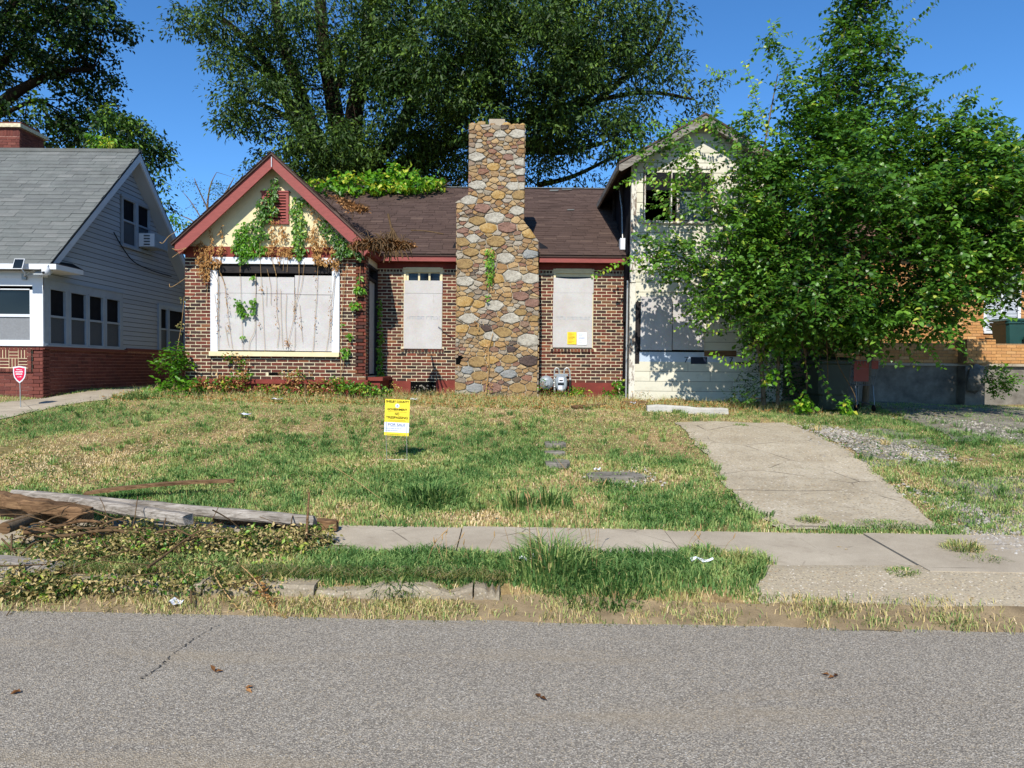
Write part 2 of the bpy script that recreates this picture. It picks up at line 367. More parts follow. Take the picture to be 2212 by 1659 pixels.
M['bin_teal'] = plain('teal_plastic', '#21433f', .12, 4, .45, .45)
M['rubber'] = plain('black_rubber', '#161616', .2, 10, .8, .2)
M['red_plastic'] = plain('red_plastic', '#7d3322', .15, 8, .5, .4)
M['steel'] = plain('dull_steel', '#6e7072', .15, 10, .4, .5, .8)
M['yellow'] = plain('sign_yellow', '#e6cf3f', .04, 4, .5, .3)
M['sign_white'] = plain('sign_white', '#d3d8ea', .03, 4, .5, .3)
M['ink'] = plain('dark_ink', '#2a2417', .1, 4, .8, .2)
M['ink_grey'] = plain('grey_ink', '#4c5160', .1, 4, .8, .2)
M['paper_yellow'] = plain('yellow_paper', '#e2c13c', .04, 4, .8, .2)
M['paper_white'] = plain('white_paper', '#d9dbe4', .03, 4, .8, .2)
M['ink_soft'] = plain('faint_print', '#b39a3c', .1, 4, .8, .2)
M['ink_soft2'] = plain('faint_grey_print', '#a9adba', .1, 4, .8, .2)
M['stamp'] = plain('faded_blue_stamp', '#9fa4a8', .15, 30, .8, .2)
M['wrap'] = plain('house_wrap', '#aab6c4', .08, 3, .45, .35)
M['wrap_blue'] = plain('navy_print', '#182133', .2, 6, .5, .3)
M['shield_red'] = plain('shield_red', '#bf1f45', .05, 4, .5, .3)
M['screen'] = plain('dark_insect_screen', '#454a50', .15, 40, .6, .3)
M['blind'] = plain('window_blind', '#c6ccd2', .08, 10, .6, .3)
def glass():
    t = NT('dark_window_glass'); n = t.noise(.8, 2, .5); c = t.ramp(n, [(.3, '#14181b'), (.7, '#252b2e')]); return t.done(c, .12, .35)
M['glass'] = glass()
t = NT('hazy_glass'); M['glass_hazy'] = t.done(t.ramp(t.noise(1.5, 4, .6), [(.3, '#39423f'), (.7, '#66706b')]), .25, .5)

# ------------------------------------------------------------------ general builders
def clip(poly, hps):
    """2-D polygon clipped by half planes (a, b, c): a x + b y <= c"""
    for a, b, c in hps:
        out = []
        for i in range(len(poly)):
            p, q = poly[i], poly[(i + 1) % len(poly)]
            dp = a * p[0] + b * p[1] - c; dq = a * q[0] + b * q[1] - c
            if dp <= 0: out.append(p)
            if (dp < 0 < dq) or (dq < 0 < dp):
                k = dp / (dp - dq); out.append((p[0] + (q[0] - p[0]) * k, p[1] + (q[1] - p[1]) * k))
        poly = out
        if len(poly) < 3: return []
    return poly
def area(poly):
    return .5 * sum(poly[i][0] * poly[(i + 1) % len(poly)][1] - poly[(i + 1) % len(poly)][0] * poly[i][1] for i in range(len(poly)))
def courses(x0, x1, y0, y1, h, L, gap=.01, holes=(), hps=(), jit=.0, stagger=.5, rndL=0.0, seed=1):
    """rows of pieces filling a rectangle, interrupted by holes and clipped; returns polygons"""
    R = random.Random(seed); out = []; y = y0; r = 0
    while y < y1 - h * .35:
        yt = min(y + h, y1) - gap; ym = (y + yt) / 2
        segs = [(x0, x1)]
        for (a, b, c, d) in holes:
            if c < ym < d:
                n = []
                for s in segs:
                    if b <= s[0] or a >= s[1]: n.append(s)
                    else:
                        if a - s[0] > .015: n.append((s[0], a))
                        if s[1] - b > .015: n.append((b, s[1]))
                segs = n
        off = ((r * stagger) % 1.0) * L if not rndL else R.random() * L
        x = x0 - off
        while x < x1:
            l = L * (1 + (R.random() - .5) * 2 * rndL) if rndL else L
            for s in segs:
                a = max(x, s[0]); b = min(x + l - gap, s[1])
                if b - a > .025:
                    j = lambda: (R.random() - .5) * jit
                    poly = [(a + j(), y + j()), (b + j(), y + j()), (b + j(), yt + j()), (a + j(), yt + j())]
                    if hps: poly = clip(poly, hps)
                    if len(poly) >= 3 and area(poly) > 2e-4: out.append(poly)
            x += l
        y += h; r += 1
    return out
def frame(o, ex, ey):
    o, ex, ey = Vector(o), Vector(ex).normalized(), Vector(ey).normalized(); return (o, ex, ey, ex.cross(ey))
def lay(polys, fr, name, mat, parent, n_single, d0=-.005, d1=.006, djit=.003, tilt=0.0, cham=0.0, seed=2, order=None):
    """pieces laid in a frame: the first n_single as objects of their own, the rest joined"""
    R = random.Random(seed); rest = MB(); k = 0
    if order: polys = sorted(polys, key=order)
    cache = {}
    for pl in polys:
        cx = sum(p[0] for p in pl) / len(pl); cy = sum(p[1] for p in pl) / len(pl)
        dd = d1 + (R.random() - .5) * 2 * djit
        f2 = fr
        if tilt:      # bottom edge proud (shingles, lapped planks)
            a = tilt; ey = (fr[2] * math.cos(a) - fr[3] * math.sin(a)); y0 = min(p[1] for p in pl)
            f2 = (fr[0] + fr[2] * y0 + fr[3] * (dd * .5 + .0), fr[1], ey, fr[1].cross(ey)); q = [(p[0], p[1] - y0) for p in pl]
            t0 = -dd * .5; t1 = dd * .5
        else: q = pl; t0 = d0; t1 = dd
        if k < n_single:
            c = fr[0] + fr[1] * cx + fr[2] * cy
            MB().prism(q, f2, t0, t1, 0.0, 0, cham).build(name, mat, parent, c)
        else: rest.prism(q, f2, t0, t1, R.random(), 0, cham)
        k += 1
    if rest.f: tag(rest.build(name + 's', mat, parent), kind='stuff')
def norm(a): return a / (np.linalg.norm(a, axis=-1, keepdims=True) + 1e-9)
HEX = False
def leaves(pos, ax, nrm, L, Wd, fold=.18, tri=False):
    """N diamond leaves -> vertices, triangles"""
    n = len(pos); ax = norm(ax); sd = norm(np.cross(ax, nrm)); nn = norm(np.cross(sd, ax))
    L = np.broadcast_to(np.asarray(L, float), (n,))[:, None]; Wd = np.broadcast_to(np.asarray(Wd, float), (n,))[:, None]
    a = pos; c = pos + ax * L - nn * L * .08
    b = pos + ax * L * .42 + sd * Wd * .5 + nn * Wd * fold; d = pos + ax * L * .42 - sd * Wd * .5 + nn * Wd * fold
    if HEX:
        k = [(.22, .40), (.58, .40)]; vs = [a] + [pos + ax * L * t + s_ * sd * Wd * w_ + nn * Wd * fold * 1.2 for t, w_ in k for s_ in (1, -1)] + [c]
        V = np.stack(vs, 1).reshape(-1, 3); i = np.arange(n)[:, None] * 6
        return V, np.concatenate([i + [0, 1, 2], i + [1, 3, 2], i + [2, 3, 4], i + [3, 5, 4]], 1).reshape(-1, 3)
    V = np.stack([a, b, c, d], 1).reshape(-1, 3); i = np.arange(n)[:, None] * 4
    T = np.concatenate([i + [0, 1, 2], i + [0, 2, 3]], 1).reshape(-1, 3); return V, T
def leaf_obj(name, pos, ax, nrm, L, Wd, tint, mat, parent=None, fold=.18, origin=None):
    V, T = leaves(pos, ax, nrm, L, Wd, fold); o0 = Vector(origin) if origin is not None else org(parent)
    V = V - np.array(o0)
    return link(name, npmesh(name, V, T, mat, np.repeat(np.clip(tint, 0, 1), 4 if HEX else 2)), parent, origin)
def noise3(p, s, seed=0):
    rs = np.random.RandomState(seed); r = 0; a = 1.0
    for k in range(3):
        w = rs.normal(size=(3, 3)); w /= np.linalg.norm(w, axis=1, keepdims=True); q = p @ w.T * s * (1.8 ** k) + rs.rand(3) * 6.28; r = r + a * (np.sin(q[:, 0] + np.sin(q[:, 1])) * np.sin(q[:, 1] + 1.3 * np.sin(q[:, 2])) ); a *= .6
    return r
def rdir(n, rs=RS): return norm(rs.normal(size=(n, 3)))
def sprays(starts, dirs, lens, step, L, Wd, droop=.5, pin=False, rs=RS):
    """leafy twigs: alternate leaves along drooping curves. returns pos, axis, normal, twig paths"""
    n = len(starts); k = int(max(2, np.max(lens) / step)); tt = (np.arange(k) + .6)[None, :] * step
    ok = tt < lens[:, None]; d = norm(dirs)
    side = norm(np.cross(d, np.array([0.03, .02, 1.0])) + 1e-6); upv = np.cross(side, d)
    roll = rs.rand(n, 1) * 1.2 - .6; side = norm(side * np.cos(roll) + upv * np.sin(roll))
    cur = tt[..., None]; p = starts[:, None, :] + d[:, None, :] * cur + np.array([0, 0, -1.0]) * droop * cur ** 2
    tan = norm(d[:, None, :] + np.array([0, 0, -2.0]) * droop * cur)
    sgn = np.where(np.arange(k) % 2 == 0, 1.0, -1.0)[None, :, None]
    ax = tan * .45 + side[:, None, :] * sgn * (1.0) + rs.normal(size=(n, k, 3)) * .22 + np.array([0, 0, -.25])
    nr = np.broadcast_to(np.array([0, -.35, 1.0]), ax.shape) + rs.normal(size=ax.shape) * .38
    sel = ok.reshape(-1)
    return p.reshape(-1, 3)[sel], ax.reshape(-1, 3)[sel], nr.reshape(-1, 3)[sel], (p, ok), np.repeat(np.arange(n), k).reshape(-1)[sel]
def twig_mesh(pk, r0=.006, mat=None, name='twigs', parent=None, every=1):
    p, ok = pk; n, k, _ = p.shape; V = []; T = []; b = 0
    Vs = []; Ts = []
    idx = np.arange(0, n, every)
    cnt = ok.sum(1)
    base = 0
    for i in idx:
        c = int(cnt[i]); 
        if c < 3: continue
        q = p[i, [0, c // 2, c - 1]]; rr = np.array([r0, r0 * .7, r0 * .3])
        ring = np.array([[1, 0, 0], [-.5, .5, .7], [-.5, -.5, -.7]])
        vv = (q[:, None, :] + ring[None] * rr[:, None, None]).reshape(-1, 3); Vs.append(vv)
        for a in range(2):
            for s in range(3):
                s2 = (s + 1) % 3; Ts += [(base + a * 3 + s, base + a * 3 + s2, base + a * 3 + 3 + s2), (base + a * 3 + s, base + a * 3 + 3 + s2, base + a * 3 + 3 + s)]
        base += 9
    if not Vs: return None
    V = np.concatenate(Vs) - np.array(org(parent)); return link(name, npmesh(name, V, np.array(Ts), mat or M['twig']), parent)
def curve(pts, n=8):
    """Catmull-Rom through points"""
    pts = [Vector(p) for p in pts]; out = []
    for i in range(len(pts) - 1):
        p0 = pts[max(i - 1, 0)]; p1 = pts[i]; p2 = pts[i + 1]; p3 = pts[min(i + 2, len(pts) - 1)]
        for k in range(n):
            t = k / n; out.append(.5 * ((2 * p1) + (p2 - p0) * t + (2 * p0 - 5 * p1 + 4 * p2 - p3) * t * t + (3 * p1 - p0 - 3 * p2 + p3) * t ** 3))
    out.append(pts[-1]); return out
def text_mesh(name, s, size, mat, parent, loc, rot, center=True, width=None, boldx=0.0):
    c = bpy.data.curves.new(name, 'FONT'); c.body = s; c.size = size; c.align_x = 'CENTER' if center else 'LEFT'; c.align_y = 'CENTER'; c.extrude = .0004; c.offset = boldx
    o = bpy.data.objects.new('tmp_text', c); COL.objects.link(o)
    me = bpy.data.meshes.new_from_object(o.evaluated_get(bpy.context.evaluated_depsgraph_get())); bpy.data.objects.remove(o)
    w = max((v.co.x for v in me.vertices), default=1) - min((v.co.x for v in me.vertices), default=0)
    k = (width / w) if width else 1.0
    me.transform(rot.to_4x4() @ Matrix.Diagonal((k, 1, 1, 1))); me.materials.clear(); me.materials.append(mat); me.name = name
    return link(name, me, parent, loc)
ROTF = Matrix.Rotation(rad(90), 3, 'X')   # text facing the street

# ------------------------------------------------------------------ ground
def sgrid():
    xs = np.concatenate([np.linspace(-160, -16, 14), np.linspace(-14, 14, 180), np.linspace(16, 160, 14)])
    ys = np.concatenate([np.linspace(-60, 1, 8), np.linspace(2, 18, 170), np.linspace(19, 60, 20), np.linspace(70, 300, 10)])
    X, Y = np.meshgrid(xs, ys); Z = zt(X, Y)
    inn = (Y + .035 * X > 4.9) & (Y < 18)
    Z = Z + np.where(inn, fbm(X, Y, 9, 4) * .006, 0) - .004
    # the dirt bank stays below pavement and kerb
    s = Y + .035 * X; Z = np.where((s > 5.08) & (s < 6.2), Z - .03, Z)
    V = np.stack([X, Y, Z], -1).reshape(-1, 3); nx = len(xs); ny = len(ys)
    i = (np.arange(ny - 1)[:, None] * nx + np.arange(nx - 1)[None, :]).reshape(-1)
    Q = np.stack([i, i + 1, i + nx + 1, i + nx], 1); return V, Q
V, Q = sgrid(); tag(link('ground', npmesh('ground', V, Q, M['soil'], smooth=True)), kind='structure')
def strip(name, s0f, s1f, x0, x1, nx, ns, dz, mat, edge=0.0, seed=0):
    xs = np.linspace(x0, x1, nx); V = []
    e0 = fbm(xs, xs * 0, 2.5, seed) * edge; e1 = fbm(xs, xs * 0 + 5, 2.1, seed + 1) * edge
    for k in range(ns):
        t = k / (ns - 1); s = (s0f + e0) * (1 - t) + (s1f + e1) * t; y = s - .035 * xs
        V.append(np.stack([xs, y, zt(xs, y) + dz], -1))
    V = np.concatenate(V); i = (np.arange(ns - 1)[:, None] * nx + np.arange(nx - 1)[None, :]).reshape(-1)
    return tag(link(name, npmesh(name, V, np.stack([i, i + 1, i + nx + 1, i + nx], 1), mat, smooth=True)), kind='structure')
# road: flat sheet
xs = np.concatenate([np.linspace(-60, -6, 8), np.linspace(-5.5, 5.5, 90), np.linspace(6, 60, 8)])
V = []
for t in (0, .5, .9, 1.0):
    s = -8 + (4.43 + 8) * t + (fbm(xs, xs * 0, 3.1, 3) * .018 if t == 1 else 0); y = s - .035 * xs
    V.append(np.stack([xs, y, np.zeros_like(xs) + .006], -1))
V = np.concatenate(V); nx = len(xs); i = (np.arange(3)[:, None] * nx + np.arange(nx - 1)[None, :]).reshape(-1)
tag(link('road', npmesh('road', V, np.stack([i, i + 1, i + nx + 1, i + nx], 1), M['asphalt'])), kind='structure')
strip('gutter_dirt', 4.36, 4.72, -6, 6, 240, 5, .011, M['dirt'], .022, 5)
b = MB(); R = random.Random(8)
for pts in ([(305, 1492), (345, 1466), (372, 1440), (420, 1402), (470, 1372)],):
    q = curve([G(*p) for p in pts], 14)
    for i in range(len(q) - 1):
        w = .0015 + .002 * R.random(); a, c = q[i], q[i + 1]; o_ = Vector((R.uniform(-.012, .012), R.uniform(-.012, .012), 0)); q[i + 1] = c + o_; c = q[i + 1]; n_ = Vector((0, w, 0)) if len(pts) != 5 or abs(c.x - a.x) < abs(c.y - a.y) else Vector((0, w, 0)); b.add([(a.x - w, a.y - w, .0105), (c.x - w, c.y - w, .0105), (c.x + w, c.y + w, .0105), (a.x + w, a.y + w, .0105)], [(0, 1, 2, 3)])
tag(b.build('road_cracks', M['asphalt_crack']), kind='structure')
# kerb: broken lengths, ends where the drive begins
kerb = tag(thing('kerb', None, None, (0, 4.8, 0)), kind='structure')
R = random.Random(4)
x = -5.2
while x < -.12:
    l = min(.62 + R.random() * .5, -.06 - x); b = MB(); n = 7; top = []; fr = []; bt = []
    vs = []
    for k in range(n + 1):
        xx = x + (l - .012) * k / n; s0 = 4.675 + R.random() * .018; y = s0 - .035 * xx; zz = .118 + R.random() * .014 - (.035 if R.random() < .22 else 0)
        vs += [(xx, y - .008, -.03), (xx, y, zz - .02), (xx, y + .022, zz), (xx, y + .15, zz + .006), (xx, y + .15, -.03)]
    fs = []
    for k in range(n):
        for q in range(4): fs.append((k * 5 + q, (k + 1) * 5 + q, (k + 1) * 5 + q + 1, k * 5 + q + 1))
    fs += [(0, 1, 2, 3, 4), tuple(n * 5 + q for q in (4, 3, 2, 1, 0))]
    b.add(vs, fs); b.build('kerb_stone', M['kerb'], kerb); x += l
# pavement slabs
sw = tag(thing('sidewalk', None, None, (0, 5.6, 0)), kind='structure')
edges = [-9.2, -7.4, -5.6, -3.9, -2.15, -.42, 1.32, 3.0, 4.9, 6.8, 9]
joint = {3.0: .0}
for a, b_ in zip(edges[:-1], edges[1:]):
    b = MB(); n = 6; vs = []; g = .006; h = (R.random() - .5) * .012
    for k in range(n + 1):
        xx = a + g + (b_ - a - 2 * g) * k / n
        for s in (5.16, 6.14):
            y = s - .035 * xx; z = gz(xx, y) + .012 + h; vs += [(xx, y, z), (xx, y, z - .08)]
    fs = []
    for k in range(n):
        o = k * 4; fs += [(o, o + 4, o + 6, o + 2), (o, o + 1, o + 5, o + 4), (o + 2, o + 6, o + 7, o + 3)]
    fs += [(0, 2, 3, 1), (n * 4, n * 4 + 1, n * 4 + 3, n * 4 + 2)]
    b.add(vs, fs); b.build('slab', M['conc'], sw)
def drape(name, rows, dz, mat, n=14, nr=60, jag=.03, seed=1, kind='structure', parent=None):
    """rows: (uL, uR, v) outline measured in the photo, turned into ground points, then filled with a fine sheet"""
    Ls = [G(a, c) for a, b, c in rows]; Rs_ = [G(b, c) for a, b, c in rows]
    t = np.linspace(0, len(rows) - 1, nr); ii = np.clip(t.astype(int), 0, len(rows) - 2); f = t - ii
    L = np.array([[p.x, p.y] for p in Ls]); Rr = np.array([[p.x, p.y] for p in Rs_])
    L = L[ii] * (1 - f[:, None]) + L[ii + 1] * f[:, None]; Rr = Rr[ii] * (1 - f[:, None]) + Rr[ii + 1] * f[:, None]
    L[:, 0] += fbm(L[:, 1], L[:, 1] * 0, 5, seed) * jag; Rr[:, 0] += fbm(Rr[:, 1], Rr[:, 1] * 0, 5, seed + 1) * jag
    k = np.linspace(0, 1, n)[None, :, None]; XY = L[:, None] * (1 - k) + Rr[:, None] * k
    x = XY[..., 0]; y = XY[..., 1]; V = np.stack([x, y, zt(x, y) + dz], -1).reshape(-1, 3)
    i = (np.arange(nr - 1)[:, None] * n + np.arange(n - 1)[None, :]).reshape(-1)
    o = link(name, npmesh(name, V, np.stack([i, i + 1, i + n + 1, i + n], 1)[:, ::-1] if L[0, 1] > L[-1, 1] else np.stack([i, i + 1, i + n + 1, i + n], 1), mat, smooth=True))
    return tag(o, kind=kind)
drape('driveway', [(1455, 1700, 914), (1478, 1745, 930), (1510, 1815, 965), (1536, 1868, 1000), (1560, 1925, 1050), (1610, 1985, 1100), (1690, 2040, 1146)], .012, M['conc_drive'], jag=.04)
drape('driveway_apron', [(1640, 2420, 1224), (1622, 2440, 1270), (1660, 2480, 1310), (1720, 2560, 1345)], .009, M['conc_apron'], jag=.03, nr=24)
drape('neighbour_driveway', [(250, 330, 836), (205, 302, 846), (150, 275, 853), (60, 215, 866), (-60, 120, 880), (-160, 40, 900), (-300, -30, 915)], .014, M['conc'], jag=.05)
drape('right_driveway', [(1880, 2080, 868), (1905, 2230, 884), (1960, 2330, 905), (2020, 2380, 930), (2070, 2500, 955)], .010, M['conc_old'], jag=.08)
drape('gravel_patch', [(1735, 1930, 925), (1790, 1980, 945), (1850, 2030, 968), (1850, 2040, 990), (1890, 2060, 1010)], .008, M['conc_old'], jag=.12)
drape('side_gravel_strip', [(2040, 2330, 1030), (2060, 2350, 1090), (2080, 2400, 1150), (2000, 2500, 1168)], .006, M['conc_old'], jag=.14)
def chips(name, regs, n, size, mat, seed):
    R = np.random.RandomState(seed); P_ = []
    for (u, v, ru, rv) in regs:
        c = G(u, v); a = G(u + ru, v); d = G(u, v - rv); rx = abs(a.x - c.x); ry = abs(d.y - c.y)
        q = R.normal(size=(n, 2)) * .5 * [rx, ry] + [c.x, c.y]; P_.append(q)
    q = np.concatenate(P_); z = zt(q[:, 0], q[:, 1]); m = len(q); s = size * (.5 + R.rand(m) ** 2 * 1.6)
    base = np.array([[1, 0, 0], [.2, .9, 0], [-.9, .4, 0], [-.5, -.8, 0], [0.05, 0.1, .7]])
    an = R.rand(m) * 6.28; ca, sa = np.cos(an)[:, None], np.sin(an)[:, None]
    B = base[None] * (1 + (R.rand(m, 5, 1) - .5) * .5)
    x = B[..., 0] * ca - B[..., 1] * sa; y = B[..., 0] * sa + B[..., 1] * ca
    V = np.stack([x, y, B[..., 2]], -1) * s[:, None, None] + np.stack([q[:, 0], q[:, 1], z + .008], -1)[:, None]
    T = (np.arange(m)[:, None, None] * 5 + np.array([[0, 1, 4], [1, 2, 4], [2, 3, 4], [3, 0, 4]])[None]).reshape(-1, 3)
    tag(link(name, npmesh(name, V.reshape(-1, 3), T, mat, np.repeat(R.rand(m), 4))), kind='stuff')
chips('gravel', [(1900, 968, 100, 28), (1800, 935, 60, 14), (2110, 1110, 60, 60), (1990, 985, 60, 20), (2150, 930, 80, 30), (2160, 1170, 60, 30), (1350, 1035, 60, 14)], 700, .014, M['gravel'], 3)
# stepping stones in the lawn: remains of a front walk
for (u, v, w_, h_, lb) in ((1199, 963, 22, 6, 'small grey paving slab sunk in the grass, farthest of the three on the front walk'), (1198, 981, 21, 4, 'narrow grey paving slab between the two larger ones of the front walk'), (1203, 1005, 26, 9, 'broad grey paving slab nearest the sidewalk, tuft of long grass at its front edge'), (1328, 1033, 60, 8, 'cracked patch of old brown paving lying flat in the lawn right of the slabs')):
    a = G(u - w_, v); b_ = G(u + w_, v); c = G(u, v - h_); d = G(u, v + h_)
    bb = MB(); pts = []
    for k in range(9):
        an = k / 9 * 6.28 + .3; r = 1 + R.random() * .18; px = (a.x + b_.x) / 2 + math.copysign(abs(math.cos(an)) ** .6, math.cos(an)) * (b_.x - a.x) / 2 * r; py = (c.y + d.y) / 2 + math.copysign(abs(math.sin(an)) ** .6, math.sin(an)) * (c.y - d.y) / 2 * r
        pts.append((px, py))
    z0 = max(gz(*p) for p in pts) + .022
    bb.prism(pts, frame((0, 0, 0), (1, 0, 0), (0, 1, 0)), z0 - .06, z0, cham=.008)
    tag(bb.build('paving_slab', M['conc_old'], None, (pts[0][0], pts[0][1], z0)), lb, 'paving slab', 'slabs of the old front walk')

# ------------------------------------------------------------------ the boarded-up brick house
YG, YM, YE = 14.0, 15.2, 14.93
XGL, XGR = P(400, 690, YG).x, P(790, 690, YG).x
house = thing('brick_house', 'boarded-up one-storey brick house with front gable and fieldstone chimney', 'house', (XGL, YG, .95))
def zv(v, Y, u=1106): return P(u, v, Y).z
def xu(u, Y, v=690): return P(u, v, Y).x
zf_g = zv(819, YG, 600); zt_g = zv(534, YG, 600)
BH, BL, BG = .0677, .213, .0145
body = MB()
# --- gable wall
wx0, wx1 = xu(456, YG), xu(733.5, YG); wz0, wz1 = zv(762, YG, 600), zv(557, YG, 600)
gw = MB(); gw.box((XGL, YG, .5), (wx0, YG + .2, zt_g)); gw.box((wx1, YG, .5), (XGR - .001, YG + .2, zt_g)); gw.box((wx0, YG, .5), (wx1, YG + .2, wz0)); gw.box((wx0, YG + .001, wz1), (wx1, YG + .2, zt_g))
gw = gw.build('gable_wall', M['mortar'], house)
frg = frame((0, YG, 0), (1, 0, 0), (0, 0, 1))   # normal -Y
pl = courses(XGL, XGR, zf_g, zt_g - .06, BH, BL, BG, holes=[(wx0, wx1, wz0 - .01, wz1 + .2)], jit=.004, seed=3)
miss = [P(500 + 91, 808, YG), P(1 * 588, 776, YG)]
pl = [p for p in pl if not any(abs((p[0][0] + p[1][0]) / 2 - m.x) < .1 and abs((p[0][1] + p[2][1]) / 2 - m.z) < .035 for m in miss[:1])]
lay(pl, frg, 'brick', M['brick'], gw, 240, -.004, .0045, .002, seed=4)
# sill course of the gable wall gets a dark strip at the pier joint
MB().box((miss[0].x - .1, YG - .003, miss[0].z - .03), (miss[0].x + .1, YG - .001, miss[0].z + .03)).build('missing_brick_shade', M['dark'], gw)  # flat near-black plate paints the shade where the brick is missing
jt = MB(); jt.box((wx0 - .006, YG - .012, zf_g), (wx0 + .006, YG + .01, wz0)); jt.build('wall_joint', M['dark'], gw)
# --- gable side wall with the front door
dy0, dy1 = PX(795.5, 700, XGR).y, PX(814.5, 700, XGR).y
dz0, dz1 = zv(812, 14.6, 800), zv(578, 14.6, 800)
sw_ = MB(); sw_.box((XGR - .2, YG + .2, .5), (XGR, YM, dz0)); sw_.box((XGR - .2, YG, dz0), (XGR, dy0, zt_g)); sw_.box((XGR - .2, dy1, dz0), (XGR, YM, zt_g)); sw_.box((XGR - .2, dy0, dz1), (XGR, dy1, zt_g))
sw_ = sw_.build('gable_side_wall', M['mortar'], house)
frs = frame((XGR, 0, 0), (0, 1, 0), (0, 0, 1))
lay(courses(YG - .009, YM, zf_g, zt_g, BH, BL, BG, holes=[(dy0 - .02, dy1 + .02, 0, 9)], jit=.003, seed=5), frs, 'brick', M['brick'], sw_, 0, -.004, .008, .002, seed=6)
door = MB().box((XGR - .1, dy0 + .04, dz0 + .04), (XGR - .05, dy1 - .04, zv(603, 14.6, 800))).build('door_board', M['plywood'], house)
MB().box((XGR - .12, dy0 + .04, zv(603, 14.6, 800)), (XGR - .09, dy1 - .04, dz1)).build('transom_pane', M['glass'], house)
df = MB(); df.box((XGR - .14, dy0 - .01, dz0), (XGR + .012, dy0 + .05, dz1 + .03)); df.box((XGR - .14, dy1 - .05, dz0), (XGR + .012, dy1 + .01, dz1 + .03)); df.box((XGR - .14, dy0 + .05, dz1 - .02), (XGR + .010, dy1 - .05, dz1 + .03)); df.box((XGR - .13, dy0 + .05, zv(606, 14.6, 800)), (XGR + .0, dy1 - .05, zv(600, 14.6, 800)))
df.build('door_frame', M['charred'], house)
ds = MB().box((XGR - .05, dy0 - .15, dz0 - .09), (XGR + .32, dy1 + .12, dz0 - .02)); ds.box((XGR, dy0 - .1, dz0 - .3), (XGR + .26, dy1 + .1, dz0 - .095)); ds.build('door_step', M['maroon_d'], house)
# --- foundation ledges
fd = MB(); fd.box((XGL - .06, YG - .07, zv(829, YG - .07, 600)), (XGR + .06, YG + .1, zf_g - .004)); fd.box((XGL, YG - .01, .4), (XGR, YG + .1, zv(829, YG, 600))); fd.build('foundation_ledge', M['maroon_d'], house)
# --- frieze and stucco gable
YR = 13.72
pk = P(587, 331, YR); lt = P(378, 523, YR); rt = P(797, 525, YR)
zav = (lt.z + rt.z) / 2; hw = (rt.x - lt.x) / 2; px_ = (rt.x + lt.x) / 2; SL = (pk.z - zav) / hw
def zr(x): return pk.z - SL * abs(x - px_)
fz = MB().box((XGL + .02, YG - .03, zt_g - .215), (XGR - .0, YG + .05, zt_g)); fz.build('frieze_board', M['maroon_d'], house)
st = MB(); b0 = zt_g + .001; dx = (pk.z - .05 - b0) / SL
st.prism([(px_ - dx, b0), (px_ + dx, b0), (px_, pk.z - .05)], frg, -.15, .012); st.build('stucco_gable', M['stucco'], house)
MB().box((px_ - dx + .2, YG - .03, b0 - .002), (px_ + dx - .2, YG - .013, b0 + .012)).build('gable_base_moulding', M['stucco'], house)
# louvre vent
vx0, vx1, vz0, vz1 = xu(567, YG), xu(625, YG), zv(485, YG, 600), zv(417, YG, 600)
vent = MB(); t_ = .052
vent.box((vx0, YG - .06, vz0), (vx0 + t_, YG - .012, vz1)); vent.box((vx1 - t_, YG - .06, vz0), (vx1, YG - .012, vz1)); vent.box((vx0 - .02, YG - .075, vz1), (vx1 + .02, YG - .012, vz1 + .03)); vent.box((vx0 + t_, YG - .058, vz1 - t_), (vx1 - t_, YG - .012, vz1)); vent.box((vx0 + t_, YG - .058, vz0), (vx1 - t_, YG - .012, vz0 + t_))
vent = vent.build('gable_vent', M['maroon'], house)
MB().box((vx0 + t_, YG - .02, vz0 + t_), (vx1 - t_, YG - .0125, vz1 - t_)).build('vent_backing', M['dark'], vent)
ns = 9
for k in range(ns):
    z = vz0 + t_ + (vz1 - vz0 - 2 * t_) * (k + .2) / ns; s = MB()
    s.add([(vx0 + t_, YG - .055, z), (vx1 - t_, YG - .055, z), (vx1 - t_, YG - .024, z + .04), (vx0 + t_, YG - .024, z + .04), (vx0 + t_, YG - .055, z + .008), (vx1 - t_, YG - .055, z + .008), (vx1 - t_, YG - .024, z + .048), (vx0 + t_, YG - .024, z + .048)], [(0, 3, 2, 1), (4, 5, 6, 7), (0, 1, 5, 4), (2, 3, 7, 6), (1, 2, 6, 5), (3, 0, 4, 7)])
    s.build('slat', M['maroon'], vent)
# rake boards
BW = .205   # vertical height of the board face
for sgn in (-1, 1):
    e = px_ + sgn * (hw + .0); b = MB()
    ze_ = zr(e); poly = [(px_, pk.z), (e, ze_), (e, ze_ - .13), (e - sgn * .09, ze_ - .245 + .0), (px_, pk.z - BW - .075)]
    if sgn > 0: poly = poly[::-1]
    b.prism(poly, frame((0, YR, 0), (1, 0, 0), (0, 0, 1)), -.03, .012, cham=.004)
    # crown strip along the top edge
    poly = [(px_, pk.z + .02), (e + sgn * .03, ze_ - .008), (e + sgn * .03, ze_ - .045), (px_, pk.z - .035)]
    if sgn > 0: poly = poly[::-1]
    b.prism(poly, frame((0, YR, 0), (1, 0, 0), (0, 0, 1)), .0125, .035); b.build('rake_board', M['maroon'], house)
MB().box((px_ - .006, YR - .04, pk.z - .27), (px_ + .008, YR - .014, pk.z - .08)).build('rake_joint', M['white_sh'], house)
